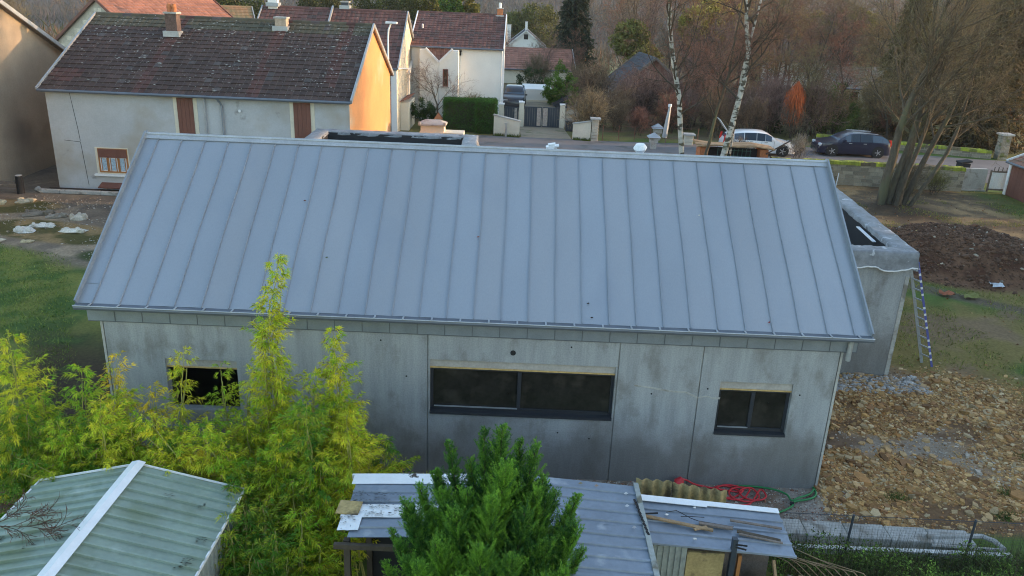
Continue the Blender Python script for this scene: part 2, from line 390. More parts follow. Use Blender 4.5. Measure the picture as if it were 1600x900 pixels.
def axis(*seg):
    out_ = []
    for a, b, st in seg: out_ += list(np.arange(a, b, st))
    return np.array(out_+[seg[-1][1]])
grid('ground', axis((-900, -60, 30), (-60, -16, 2), (-16, 30, .14), (30, 60, 1.0), (60, 1100, 30)),
     axis((-60, -6, 3), (-6, 30, .14), (30, 46, .5), (46, 120, 3), (120, 440, 20), (440, 1500, 20)))

def sheet(name, poly, z, mat, step=1.2):
    mb = MB(); mb.add([(x, y, z) for x, y in poly], [tuple(range(len(poly)))]); o = mb.build(name, mat); return tag(o, kind='structure')
sheet('road', [(-30, 31.6), (2, 31.4), (14, 30.6), (70, 27.6), (70, 35.0), (36, 36.6), (27, 38.6), (14, 37.6), (4, 37.9), (-30, 38.6)], .035, M['asphalt'])
sheet('driveway', [(7.8, 37.75), (10.95, 37.7), (10.6, 42.3), (7.5, 42.3)], .04, M['gravel'])
sheet('parking_court', [(5.5, 42.35), (11.8, 42.35), (12.6, 60), (5.5, 60)], .03, M['gravel'])
mb = MB()
for k in range(24):
    x0 = -24+k*1.0
    if x0 < 4: mb.box(x0+.006, 38.15, -.1, x0+.994, 38.3, .14)
tag(mb.build('kerb', M['concrete'], bevel=.01), kind='structure')

# ------------------------------------------------------------------ tile roofs
def tile_rows(mb, p0, du, dv, nrm, W, Lg, tw, th, colf, seed=0, proud=.03):
    """covers the slope p0 + a*du + b*dv (a to W, b to Lg; dv runs up the slope) with single overlapping tiles"""
    r = random.Random(seed); p0, du, dv, nrm = map(Vector, (p0, du, dv, nrm)); nu = max(1, round(W/tw)); nv = max(1, round(Lg/th)); tw = W/nu; th = Lg/nv
    for j in range(nv):
        for i in range(nu):
            g = .004; a = p0+du*(i*tw+g)+dv*(j*th-.02*r.random()); b = a+du*(tw-2*g); up = th*1.12
            l0 = proud+.012*r.random(); t = l0*1.0
            A, B = a+nrm*(l0+.012), b+nrm*(l0+.012)
            m = (a+b)/2+nrm*(l0+.030); Cc, D = b+dv*up+nrm*.012, a+dv*up+nrm*.012; mm = (Cc+D)/2+nrm*.018
            n = nrm*.035
            mb.add([A, m, B, Cc, mm, D, A-n, m-n, B-n], [(0, 1, 4, 5), (1, 2, 3, 4), (0, 6, 7, 1), (1, 7, 8, 2)], colf(r, i/nu, j/nv))
def old_tile(r, u, v):
    k = r.random(); b = r.uniform(.75, 1.2)
    q = noise.noise(Vector((u*5, v*2.0, 3.3)))
    if k < .03: return (.075*b, .062*b, .058*b)
    if min(abs(u-.315), abs(u-.665), abs(u-.905)+.01) < .022+.01*q or (v < .25 and q > .28 and u < .5): return (.082*b, .038*b, .031*b)
    if v > .84: return (.075*b, .066*b, .042*b)
    return (.060*b, .037*b, .031*b)
def red_tile(r, u, v):
    b = r.uniform(.75, 1.2); return (.125*b, .058*b, .048*b) if r.random() > .2 else (.085*b, .052*b, .045*b)
def orange_tile(r, u, v):
    b = r.uniform(.8, 1.2); return (.26*b, .12*b, .085*b)
def slate_tile(r, u, v):
    b = r.uniform(.75, 1.2); return (.038*b, .040*b, .050*b)

def house(name, label, cat, x0, x1, y0, y1, zE, zR, wall, tilef, tw=.30, th=.36, over=.3, verge=.18, loc=(0, 0), rz=0, base=-.3,
          hip=False, gable_mat=None, verge_mat=None, back=True, tilemat='tile', eave_board=True, seed=1, gutters=True):
    """ridge along the local X axis; the front is the -Y side"""
    t = thing(name, label, cat, (loc[0], loc[1], 0), rz); ym = (y0+y1)/2
    th_ = .28
    w_ = MB(); w_.box(x0, y0, base, x1, y0+th_, zE); w_.build('front_wall', wall, t)
    w_ = MB(); w_.box(x0, y1-th_, base, x1, y1, zE); w_.build('back_wall', wall, t)
    for s_, xa in ((-1, x0), (1, x1)):
        gm = MB(); xb = xa-s_*th_; e = .003*s_
        gm.slab([(xa+e, y0+.002, base), (xa+e, y1-.002, base), (xa+e, y1-.002, zE), (xa+e, ym, zR-.06), (xa+e, y0+.002, zE)], (s_, 0, 0), th_)
        gm.build('gable_wall', gable_mat or wall, t)
    L_ = math.hypot(ym-y0, zR-zE); sl_ = Vector((0, (ym-y0)/L_, (zR-zE)/L_))
    rf = MB(); 
    for s_ in (1, -1):
        dv = Vector((0, s_*sl_.y, sl_.z)); nr = Vector((0, -s_*sl_.z, sl_.y)); ye = y0 if s_ == 1 else y1
        p = Vector((x0-verge, ye, zE))-dv*over; q = Vector((x1+verge, ye, zE))-dv*over; tot = L_+over
        rf.slab([p+nr*.02, q+nr*.02, q+dv*tot+nr*.02, p+dv*tot+nr*.02], nr, .07, (.09, .07, .06))
    deck = rf.build('roof', M['wood_grey'], t)
    for s_ in (1, -1):
        if s_ == -1 and not back: continue
        dv = Vector((0, s_*sl_.y, sl_.z)); nr = Vector((0, -s_*sl_.z, sl_.y)); ye = y0 if s_ == 1 else y1
        p = Vector((x0-verge, ye, zE))-dv*over; tot = L_+over
        tb = MB(); tile_rows(tb, p, (1, 0, 0), dv, nr, x1-x0+2*verge, tot, tw, th, tilef, seed+s_)
        tag(tb.build('roof_tiles', M[tilemat], deck), kind='stuff')
    rc = MB(); nseg = max(2, int((x1-x0)/.4)); r = random.Random(seed)
    for i in range(nseg):
        a = x0-verge+(x1-x0+2*verge)*i/nseg; b = a+(x1-x0+2*verge)/nseg+.02; zr = zR+.045
        k = tilef(r, i/nseg, 1)
        rc.add([(x, ym+dy, zr+dz) for x in (a, b) for dy, dz in ((-.14, -.08), (-.08, .02), (0, .06), (.08, .02), (.14, -.08))],
               [(q, q+1, q+6, q+5) for q in range(4)]+[(4, 3, 2, 1, 0), (5, 6, 7, 8, 9)], k)
    rc.build('ridge_tiles', M[tilemat], deck)
    for s_, xa in ((-1, x0-verge), (1, x1+verge)):
        for f in (1, -1):
            dv = Vector((0, f*sl_.y, sl_.z)); nr = Vector((0, -f*sl_.z, sl_.y)); ye = y0 if f == 1 else y1
            p = Vector((xa+s_*.02, ye, zE))-dv*(over+.02)+nr*.03; mbv = MB(); mbv.bar(p, p+dv*(L_+over+.02), .07, .17, up=nr); mbv.build('verge_board', verge_mat or M['grey_metal'], t)
    if gutters:
        for f, ye in ((1, y0), (-1, y1)):
            dv = Vector((0, f*sl_.y, sl_.z)); p = Vector((x0-verge, ye, zE))-dv*(over+.06)
            g = MB(); g.tube([(x0-verge, p.y, p.z+.01), (x1+verge, p.y, p.z+.01)], .06, 8); g.build('gutter', M['gutter'], t)
    return t
def window(t, x, y, z, w_, h, frame=None, pane=None, depth=.03, sill=True, mull=1, shutter=None, border=None):
    """a window on the -Y face at y, set 3 mm proud so that nothing is coplanar; parts frame, pane, sill"""
    f = MB(); a, b = x-w_/2, x+w_/2; fw = .06
    if border: bm_ = MB(); bm_.box(a-.1, y-.012, z-.02, b+.1, y+.02, z+h+.1); bm_.build('window_surround', border, t)
    f.box(a, y-depth, z, a+fw, y+.01, z+h); f.box(b-fw, y-depth, z, b, y+.01, z+h)
    f.box(a+fw, y-depth, z, b-fw, y+.01, z+fw); f.box(a+fw, y-depth, z+h-fw, b-fw, y+.01, z+h)
    for k in range(mull):
        xm = a+(b-a)*(k+1)/(mull+1); f.box(xm-.03, y-depth, z+fw, xm+.03, y+.01, z+h-fw)
    fr = f.build('window', frame or M['white'], t)
    p = MB(); p.box(a+fw, y-.016, z+fw, b-fw, y+.008, z+h-fw); p.build('pane', pane or M['glass'], fr)
    if sill: s_ = MB(); s_.box(a-.08, y-.12, z-.07, b+.08, y+.01, z-.005); s_.build('sill', M['concrete'], fr)
    if shutter:
        for xx in (a-w_*.5-.02, b+.02):
            s_ = MB(); s_.box(xx, y-.05, z, xx+w_*.5, y-.003, z+h); s_.build('shutter', shutter, fr)
    return fr
def chimney(t, x, y, z0, z1, w_=.5, d=.5, mat=None, pots=1, cap=True, potmat=None):
    c = MB(); c.box(x-w_/2, y-d/2, z0, x+w_/2, y+d/2, z1); ch = c.build('chimney', mat or M['brick'], t)
    c = MB(); c.box(x-w_/2-.1, y-d/2-.14, z0+.18, x+w_/2+.1, y+d/2+.05, z0+.42); c.build('flashing', M['grey_metal'], ch)
    if cap: c = MB(); c.box(x-w_/2-.05, y-d/2-.05, z1, x+w_/2+.05, y+d/2+.05, z1+.07); c.build('chimney_cap', M['concrete'], ch)
    for k in range(pots):
        px = x+(k-(pots-1)/2)*.22; c = MB(); c.tube([(px, y, z1+.05), (px, y, z1+.28), (px, y, z1+.42)], [.09, .11, .08], 10); c.build('chimney_pot', potmat or M['brick'], ch)
    return ch
# ------------------------------------------------------------------ the new concrete house with the zinc roof
XL, XR, YR, ZR, ZE, ZF, YB = .286, 13.598, 3.23, 5.685, 3.30, 2.93, 6.46
nh = thing('concrete_house', 'new grey concrete house with pale blue-grey standing seam zinc roof', 'house')
def wall_panel(x0, x1, hole=None):
    m = MB(); t_ = .18; g = .011; a, b = x0+g, x1-g; z1 = ZF+.1
    if not hole: m.box(a, 0, -.3, b, t_, z1)
    else:
        h0, h1, w0, w1 = hole
        xs = [a, h0, h1, b]; zs = [-.3, w0, w1, z1]
        if h0 <= a+.02: xs = [a, h1, b]
        if h1 >= b-.02: xs = [x for x in xs if x != h1] if len(xs) == 4 else [a, b]
        V = []; idx = {}
        def vid(x, y, z):
            k = (round(x, 4), y, round(z, 4))
            if k not in idx: idx[k] = len(V); V.append((x, y, z))
            return idx[k]
        Fc = []
        for i in range(len(xs)-1):
            for j in range(3):
                inside = xs[i] >= h0-.002 and xs[i+1] <= h1+.002 and j == 1
                x_, X_, z_, Z_ = xs[i], xs[i+1], zs[j], zs[j+1]
                if inside:
                    Fc.append((vid(x_, 0, z_), vid(X_, 0, z_), vid(X_, t_, z_), vid(x_, t_, z_)))
                    Fc.append((vid(x_, 0, Z_), vid(x_, t_, Z_), vid(X_, t_, Z_), vid(X_, 0, Z_)))
                    if x_ > a+.02: Fc.append((vid(x_, 0, z_), vid(x_, t_, z_), vid(x_, t_, Z_), vid(x_, 0, Z_)))
                    if X_ < b-.02: Fc.append((vid(X_, 0, z_), vid(X_, 0, Z_), vid(X_, t_, Z_), vid(X_, t_, z_)))
                else:
                    Fc.append((vid(x_, 0, z_), vid(X_, 0, z_), vid(X_, 0, Z_), vid(x_, 0, Z_)))
                    Fc.append((vid(x_, t_, z_), vid(x_, t_, Z_), vid(X_, t_, Z_), vid(X_, t_, z_)))
        for x in (a, b):
            for j in range(3):
                if len(xs) < 4 and j == 1 and ((x == a and h0 <= a+.02) or (x == b and h1 >= b-.02)): continue
                Fc.append((vid(x, 0, zs[j]), vid(x, t_, zs[j]), vid(x, t_, zs[j+1]), vid(x, 0, zs[j+1])))
        m.add(V, Fc)
    return m.build('wall_panel', M['precast'], nh)
wall_panel(XL, 3.25, (1.33, 2.646, 1.17, 2.2))
wall_panel(3.25, 6.153)
wall_panel(6.153, 9.626, (6.19, 9.59, 1.306, 2.41))
wall_panel(9.626, 11.14)
wall_panel(11.14, XR, (11.52, 12.855, 1.115, 2.21))
for xj in (3.25, 6.153, 9.626, 11.14): m = MB(); m.box(xj-.03, .028, -.2, xj+.03, .17, 1.0 if xj in (6.153, 9.626) else ZF+.08); m.build('joint_seal', M['concrete'], nh)
for xj in (6.153, 9.626): m = MB(); m.box(xj-.012, .028, 1.0, xj+.012, .17, ZF+.08); m.build('joint_seal', M['concrete'], nh)
for s_, xa in ((-1, XL), (1, XR)):         # mitred corner profile and the gable walls
    m = MB(); m.box(xa+s_*.006 if s_ > 0 else xa-.05, .0, -.3, xa+.05 if s_ > 0 else xa-.006, .2, ZF+.1); m.build('corner_profile', M['concrete'], nh)
    m = MB(); xo = xa+s_*.045
    m.slab([(xo, .2, -.3), (xo, YB, -.3), (xo, YB, 3.15), (xo, YR, ZR-.1), (xo, .2, 3.15)], (s_, 0, 0), .2); m.build('gable_wall', M['precast'], nh)
m = MB(); m.box(XL, YB-.18, -.3, XR, YB, 3.1); m.build('back_wall', M['precast'], nh)
m = MB(); m.box(XL+.25, .3, 0, XR-.25, YB-.3, .02); m.box(XL+.25, 2.4, .02, XR-.25, 2.5, 2.8); m.box(XL+.25, .2, 2.72, XR-.25, YB-.3, 2.76); m.build('interior', M['inside'], nh)  # near-black surfaces: the shade inside the open window is in their colour
m = MB(); m.tube([(7.70, -.012, 2.61), (7.70, .05, 2.61)], .05, 14); m.build('vent_hole', M['dark'], nh)
rr = random.Random(3)
for u_, z_ in [(4.62, 2.0), (5.76, 2.05), (8.75, 2.77), (10.28, 1.9), (11.3, 2.05), (3.5, 1.9), (8.6, 1.0), (5.3, 2.75), (13.0, 2.0), (9.2, .9)]:
    m = MB(); m.tube([(u_, -.006, z_), (u_, .03, z_)], .016, 8); m.build('anchor_hole', M['dark'], nh)
# zig-zag scar of pale repair mortar that crosses the third joint
m = MB(); pr = None
pts = [(9.95, 2.06), (10.3, 2.02), (10.6, 1.97), (10.9, 1.96), (11.05, 1.90), (11.13, 1.86), (11.3, 1.90), (11.42, 1.86), (11.55, 1.87)]
for (xa, za), (xb, zb) in zip(pts[:-1], pts[1:]):
    wv = rr.uniform(.012, .022); m.obox(((xa+xb)/2, -.003, (za+zb)/2), ((xb-xa)/2, 0, (zb-za)/2), (0, .004, 0), (0, 0, wv))
m.build('mortar_scar', M['concrete'], nh)
def new_window(a, b, z0, z1, glazed=True, split=None):
    ls = MB(); ls.box(a-.004, .05, z1-.155, b+.004, .15, z1+.004); lt = ls.build('roller_shutter_box', M['beige_pvc'], nh)
    fo = MB(); fo.box(a-.003, .04, z1-.185, b+.003, .12, z1-.156); fo.build('foam_strip', M['foam'], nh)
    if not glazed: return
    y0, y1 = .09, .15; zt = z1-.186; fw = .055; f = MB()
    f.box(a-.003, y0, z0+.05, a+fw, y1, zt); f.box(b-fw, y0, z0+.05, b+.003, y1, zt); f.box(a+fw, y0, z0+.05, b-fw, y1, z0+.11); f.box(a+fw, y0, zt-.05, b-fw, y1, zt)
    for x in split or []: f.box(x-.035, y0-.01, z0+.11, x+.035, y1, zt-.05)
    fr = f.build('window', M['frame'], nh, bevel=.004)
    xs = [a+fw]+(split or [])+[b-fw]
    for i in range(len(xs)-1):
        p = MB(); p.box(xs[i]+(.035 if i else 0), .115, z0+.11, xs[i+1]-(.035 if i < len(xs)-2 else 0), .125, zt-.05); p.build('pane', M['glass'], fr)
        s2 = MB(); xa, xb = xs[i]+.02, xs[i+1]-.02; s2.box(xa, y0-.025, z0+.112, xb, y0+.004, z0+.128); s2.build('sash_rail', M['grey_metal'] if i == 0 else M['frame'], fr)
    s_ = MB(); s_.box(a+.004, -.035, z0+.004, b-.004, .15, z0+.05); s_.build('sill', M['frame'], fr)
new_window(6.19, 9.59, 1.306, 2.41, True, [7.84])
new_window(11.52, 12.855, 1.115, 2.21, True, [12.18])
new_window(1.33, 2.646, 1.17, 2.2, False)
# roof: separate zinc trays, each seam its own strip
EY, EZ = -.21, 3.32
L_ = math.hypot(YR-EY, ZR-EZ); dv = Vector((0, (YR-EY)/L_, (ZR-EZ)/L_)); nr = Vector((0, -dv.z, dv.y))
m = MB(); RX0, RX1 = 0.0, 13.97
m.slab([(RX0+.03, EY+.03, EZ-.03), (RX1-.03, EY+.03, EZ-.03), (RX1-.03, YR, ZR-.03), (RX0+.03, YR, ZR-.03)], nr, .12)
YE2 = 2*YR-EY; n2 = Vector((0, dv.z, dv.y))
m.slab([(RX1-.03, YE2-.03, EZ-.03), (RX0+.03, YE2-.03, EZ-.03), (RX0+.03, YR, ZR-.03), (RX1-.03, YR, ZR-.03)], n2, .12)
roof = m.build('roof', M['zinc_dark'], nh)
edges = [RX0, .262]+[.262+.4795*k+.4795 for k in range(28)]; edges = [e for e in edges if e < RX1-.2]+[RX1]
for back in (0, 1):
    for i in range(len(edges)-1):
        a, b = edges[i], edges[i+1]; tray = MB(); nx, ny = 3, 10; V = []; tilt = rr.uniform(-.0025, .0025)
        for j in range(ny+1):
            for k in range(nx+1):
                u_, v_ = k/nx, j/ny; x = a+(b-a)*u_; off = .0045*(4*u_*(1-u_))+.007*n3(x*2.2, v_*6, i)+tilt*(u_-.5)
                p = Vector((x, EY, EZ))+dv*(L_*v_)+nr*off
                if back: p = Vector((p.x, 2*YR-p.y, p.z))
                V.append(p)
        Fc = [(j*(nx+1)+k, j*(nx+1)+k+1, (j+1)*(nx+1)+k+1, (j+1)*(nx+1)+k) for j in range(ny) for k in range(nx)]
        if back: Fc = [f[::-1] for f in Fc]
        q = rr.uniform(.975, 1.025)*.89; bl = rr.uniform(-.008, .008)
        tray.add(V, Fc, ((.345-bl)*q, .375*q, (.415+bl)*q)); tray.build('roof_tray', M['zinc'], roof, smooth=True)
        if i:
            sm = MB(); n = 14
            for j in range(n):
                f0, f1 = .004+(L_-.17)*j/n, .004+(L_-.17)*(j+1)/n
                w0 = .006*math.sin(f0*2.1+i*.2); w1 = .006*math.sin(f1*2.1+i*.2)
                p = Vector((a+w0, EY, EZ))+dv*f0+nr*.012; q_ = Vector((a+w1, EY, EZ))+dv*(f1+.001)+nr*.012
                if back: p = Vector((p.x, 2*YR-p.y, p.z)); q_ = Vector((q_.x, 2*YR-q_.y, q_.z))
                sm.bar(p, q_, .011, .026, up=nr if not back else n2)
            p = Vector((a, EY, EZ))+dv*(L_-.17)+nr*.01; q_ = Vector((a+.05, EY, EZ))+dv*(L_-.05)+nr*.006
            if not back: sm.bar(p, q_, .010, .02, up=nr)
            sm.build('seam', M['seam'], roof)
m = MB(); m.tube([(RX0-.02, YR, ZR+.028), (RX1+.02, YR, ZR+.028)], .032, 8)
m.slab([(RX0-.02, YR-.11, ZR-.045), (RX1+.02, YR-.11, ZR-.045), (RX1+.02, YR+.002, ZR+.036), (RX0-.02, YR+.002, ZR+.036)], nr, .012)
m.slab([(RX1+.02, YR+.11, ZR-.045), (RX0-.02, YR+.11, ZR-.045), (RX0-.02, YR-.002, ZR+.036), (RX1+.02, YR-.002, ZR+.036)], n2, .012)
m.build('ridge_cap', M['grey_metal'], roof)
for xa in (RX0-.012, RX1+.012):
    for s_ in (0, 1):
        p = Vector((xa, EY-.02, EZ+.01)); q_ = Vector((xa, YR, ZR+.03))
        if s_: p.y = 2*YR-p.y
        m = MB(); m.bar(p, q_, .03, .15, up=nr if not s_ else n2); m.build('verge_flashing', M['zinc_dark'], roof)
m = MB(); m.box(RX0+.17, EY+.003+dv.y*.40, EZ, RX0+.171, EY+.01+dv.y*.40, EZ+.001)
jn = Vector((RX0+.02, EY, EZ))+dv*.42+nr*.012; m.bar(jn, jn+Vector((.22, 0, 0)), .008, .006, up=nr); m.build('tray_joint', M['seam'], roof)
# gutter: moulded front, back board and brackets
for s_, yy in ((1, EY), (-1, YE2)):
    gp = [(0, .035), (-.015, .025), (-.10, .02), (-.115, -.02), (-.105, -.055), (-.06, -.075), (0, -.075)]
    m = MB(); xs = (RX0-.03, RX1+.03); V = [(x, yy+s_*py, EZ+pz-.035) for x in xs for py, pz in gp]; n = len(gp)
    F_ = [(i, i+1, i+1+n, i+n) for i in range(n-1)]+[tuple(range(n)), tuple(range(2*n-1, n-1, -1))]
    m.add(V, F_); gt = m.build('gutter', M['gutter'], nh)
    m = MB(); m.tube([(RX0-.03, yy-s_*.118, EZ-.012), (RX1+.03, yy-s_*.118, EZ-.012)], .011, 8); m.build('gutter_bead', M['grey_metal'], gt)
    if s_ == 1:
        for k in range(28):
            x = .25+k*.5; m = MB(); m.box(x-.015, yy-.13, EZ-.004, x+.015, yy-.002, EZ+.006); m.build('gutter_bracket', M['grey_metal'], gt)
for i in range(28):
    x0 = .05+i*.493; x1 = x0+.487; z0 = 2.93 if i else 3.0
    m = MB(); m.box(x0, -.045, 2.925, x1, -.03, 3.24)
    q = rr.uniform(.9, 1.08); o = m.build('fascia_panel', M['zinc_dark'], nh)
    m = MB(); m.box(x1, -.052, 2.925, x1+.012, -.032, 3.24); m.build('fascia_seam', M['gutter'], nh)
m = MB(); m.box(.05, -.035, 2.905, 13.86, .0, 2.924); m.box(.05, -.03, 2.93, 13.86, -.004, 3.25); m.build('fascia_board', M['gutter'], nh)
m = MB(); m.tube([(13.70, -.10, 3.2), (13.70, -.10, 2.78)], .045, 12); m.build('downpipe', M['grey_metal'], nh, smooth=False)
# leaves lying on the roof
for x, f, c_ in [(3.55, 2.55, (.18, .05, .02)), (6.95, 1.83, (.35, .10, .05)), (9.0, .42, (.03, .02, .015)), (9.06, .12, (.03, .02, .015)), (12.2, .18, (.3, .05, .04)), (4.2, 1.2, (.1, .12, .03)), (11.2, 2.6, (.6, .58, .5))]:
    p = Vector((x, EY, EZ))+dv*f+nr*.028; m = MB()
    m.add([p+Vector((-.03, 0, 0)), p+dv*.014+nr*.012, p+Vector((.03, 0, 0))+dv*.012, p-dv*.016+nr*.008], [(0, 3, 2, 1)], c_)
    tag(m.build('fallen_leaf', M['leaf']), 'small dry leaf stuck on the zinc roof', 'leaf', 'dry leaves on the zinc roof')

# ------------------------------------------------------------------ flat-roofed annexes behind it
def annex(name, label, pts, zt, zr, par=.55, memb=.0):
    """pts: footprint corners (counter-clockwise); parapet wrapped in grey underlay"""
    t = thing(name, label, 'building'); P_ = [Vector((x, y, 0)) for x, y in pts]; n = len(P_); cen = sum(P_, Vector())/n
    inn = []
    for i in range(n):
        a, b, c_ = P_[i-1], P_[i], P_[(i+1) % n]; d1 = (b-a).normalized(); d2 = (c_-b).normalized()
        n1 = Vector((-d1.y, d1.x, 0)); n2_ = Vector((-d2.y, d2.x, 0)); k = 1+n1.dot(n2_); inn.append(b+(n1+n2_)*(par/k))
    outp = [b+(b-i_)*.05/par*1.0 for b, i_ in zip(P_, inn)]
    for i in range(n):
        j = (i+1) % n; m = MB(); a, b, c_, d = P_[i], P_[j], inn[j], inn[i]
        z0 = -.3; V = [(p.x, p.y, z) for z in (z0, zt-.03) for p in (a, b, c_, d)]
        m.add(V, [(0, 1, 5, 4), (2, 3, 7, 6), (4, 5, 6, 7), (3, 2, 1, 0), (1, 2, 6, 5), (3, 0, 4, 7)]); m.build('wall', M['precast'], t)
        # wrinkled membrane over the parapet
        m = MB(); N = 46; prof = [(1.17, -.36), (1.10, -.2), (1.07, -.01), (1.03, .015), (.9, .02), (.5, .02), (.05, .02), (-.03, .0), (-.05, -.10)]; V = []
        for k in range(N+1):
            f = k/N; o_, i_ = outp[i].lerp(outp[j], f), inn[i].lerp(inn[j], f)
            for q, (s_, dz) in enumerate(prof):
                e = 1 if 0 < q < 6 else 1.4; w_ = .022*e*n3(o_.x*2.2, o_.y*2.2, q*1.7+i)+.014*e*n3(o_.x*9, o_.y*9, q*2.1+i)
                p = i_.lerp(o_, s_); drop = dz+(-.16*abs(n3(o_.x*1.3, o_.y*1.3, i+4)) if q == 0 else 0)
                V.append((p.x+w_, p.y+w_, zt+drop+w_))
        K = len(prof); m.add(V, [(k*K+q, (k+1)*K+q, (k+1)*K+q+1, k*K+q+1) for k in range(N) for q in range(K-1)]); m.build('parapet_membrane', M['membrane'], t, smooth=True)
        hem = MB(); hem.tube([V[k*K] for k in range(N+1)], .018, 5); hem.build('membrane_hem', M['white'] if i == 0 else M['membrane'], t)
    m = MB(); m.add([(p.x, p.y, zr) for p in inn], [tuple(range(n))]); m.build('flat_roof', M['bitumen'], t)
    m = MB(); q_ = [a.lerp(cen, .004) for a in inn]; m.add([(p.x, p.y, z) for z in (zr, zt-.02) for p in q_], [(i, (i+1) % n, (i+1) % n+n, i+n) for i in range(n)]); m.build('parapet_lining', M['bitumen'], t)
    return t
an = annex('flat_roof_annex', 'flat-roofed concrete annex with grey membrane on its parapet at the right gable', [(13.7, 5.2), (17.2, 5.2), (17.75, 12.6), (13.7, 12.6)], 3.27, 2.5, .38)
m = MB(); m.box(17.1, 5.19, -.1, 17.2, 5.30, 2.66); m.build('corner_profile', M['concrete'], an)
m = MB(); m.bar((16.78, 6.5, 3.12), (16.9, 7.9, 3.12), .09, .02); m.build('white_batten', M['white'], an)
m = MB(); m.tube([(15.9, 5.19, 2.03), (15.9, 5.12, 2.03)], .04, 10); m.build('wall_socket', M['dark'], an)
annex('flat_roof_annex', 'low flat-roofed block with black roof pit in front of the tiled long house', [(.0, 8), (6.2, 8), (5.95, 18.6), (-.25, 18.6)], 3.30, 2.3, .45)
annex('flat_roof_annex', 'low black-sheeted parapet peeping over the middle of the zinc ridge', [(6.6, 9.0), (8.5, 9.0), (8.4, 15.5), (6.5, 15.5)], 3.33, 2.8, .4)
m = MB(); m.box(8.55, 11.9, 3.2, 8.85, 12.1, 4.15); m.add([(8.5, 11.85, 4.15), (8.9, 11.85, 4.22), (8.9, 12.15, 4.22), (8.5, 12.15, 4.15), (8.5, 11.85, 4.2), (8.9, 11.85, 4.27), (8.9, 12.15, 4.27), (8.5, 12.15, 4.2)], [(0, 3, 2, 1), (4, 5, 6, 7), (0, 1, 5, 4), (1, 2, 6, 5), (2, 3, 7, 6), (3, 0, 4, 7)])
tag(m.build('white_vent_box', M['white']), 'small white vent box just above the zinc ridge', 'vent')
m = MB(); m.box(6.7, 9.1, 0, 8.9, 15.4, .05)
# ------------------------------------------------------------------ long tiled house
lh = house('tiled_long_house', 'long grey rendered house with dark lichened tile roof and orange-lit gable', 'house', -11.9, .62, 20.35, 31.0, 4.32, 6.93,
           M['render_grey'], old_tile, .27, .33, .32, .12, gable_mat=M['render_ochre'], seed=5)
def lchim(x, y, z, pots, mat): return chimney(lh, x, y, z-.5, z+.55, .55, .5, mat, pots)
chimney(lh, -7.95, 24.3, 6.0, 7.15, .5, .45, M['dirty_brick'], 2)
chimney(lh, -3.35, 25.2, 6.35, 7.1, .5, .45, M['ochre_brick'], 0)
m = MB(); m.box(-10.16, 20.33, .72, -8.76, 20.349, 1.86); m.build('window_recess', M['cream_wall'], lh)
wf = window(lh, -9.42, 20.33, .80, 1.24, 1.02, M['wood_orange'], M['white'], .04, False, 2)
m = MB(); m.box(-10.0, 20.27, 1.44, -8.82, 20.288, 1.80); 
for k in range(6): m.box(-10.0, 20.262, 1.445+k*.06, -8.82, 20.27, 1.495+k*.06)
m.build('roller_shutter', M['wood_brown'], wf)
for cx in (-9.80, -9.42, -9.04):
    m = MB(); m.box(cx-.10, 20.300, .9, cx+.10, 20.310, 1.40); m.build('curtain', M['car_glass'] if 0 else material('lace', (.33, .42, .50), .9, 0, .3, 14, .2, 40), wf)
    m = MB(); m.box(cx-.13, 20.29, .86, cx-.10, 20.312, 1.42); m.box(cx+.10, 20.29, .86, cx+.13, 20.312, 1.42); m.build('casement', M['wood_orange'], wf)
m = MB(); m.box(-10.25, 20.2, .66, -8.7, 20.36, .74); m.build('sill', M['white'], wf)
m = MB(); m.slab([(-10.05, 19.95, .22), (-8.75, 19.95, .22), (-8.75, 20.35, .36), (-10.05, 20.35, .36)], (0, -.33, .94), .04); m.build('cellar_hatch', M['wood_brown'], lh)
for x0, x1, z0 in ((-6.48, -5.82, 2.3), (-1.68, -.98, 2.3)):
    m = MB(); m.box(x0-.16, 20.33, z0, x1+.16, 20.349, 4.10); sr = m.build('door_surround', M['cream_wall'], lh)
    for k in range(4):
        a = x0+(x1-x0)*k/4; m = MB(); m.box(a+.004, 20.29, z0, a+(x1-x0)/4-.004, 20.328, 4.05); m.build('shutter_board', M['wood_brown'], sr)
m = MB(); m.tube([(-5.33, 20.27, 4.1), (-5.33, 20.27, 0)], .04, 8); m.build('downpipe', M['grey_metal'], lh)
m = MB(); m.tube([(-4.72, 20.0, 4.12), (-4.66, 20.2, 3.95), (-4.62, 20.27, 3.8), (-4.62, 20.27, 0)], .045, 8); m.build('downpipe', M['zinc_dark'], lh)
m = MB(); m.tube([(-3.9, 20.30, 3.62), (-3.9, 20.26, 3.62)], .06, 12); m.build('vent_cap', M['white'], lh)
m = MB(); m.box(-5.2, 20.343, 0, -4.75, 20.349, 4.2); m.build('render_patch', M['render_grey'], lh)
for a, b in [((-10.9, 4.2), (-10.75, 2.6)), ((-10.75, 2.6), (-10.72, 2.1)), ((-11.4, 2.1), (-10.72, 2.05)), ((-10.72, 2.05), (-10.62, .2))]:
    m = MB(); m.bar((a[0], 20.347, a[1]), (b[0], 20.347, b[1]), .012, .014); m.build('crack', M['dark'], lh)
# concrete kerb of the bed below its window
pl = thing('concrete_trough', 'long low concrete edging trough at the foot of the long grey house', 'planter')
for k in range(5):
    m = MB(); m.box(-12.3+k*.85, 19.50, .0, -12.3+k*.85+.84, 19.68, .16); m.build('kerbstone', M['concrete'], pl, bevel=.03)
m = MB(); m.tube([(-12.3, 19.6, .08), (-12.55, 19.75, .08), (-12.6, 20.0, .08)], .085, 8); m.build('kerbstone', M['concrete'], pl)
m = MB(); m.box(-12.3, 19.68, .0, -8.1, 20.34, .05); m.build('soil', M['soil'], pl)
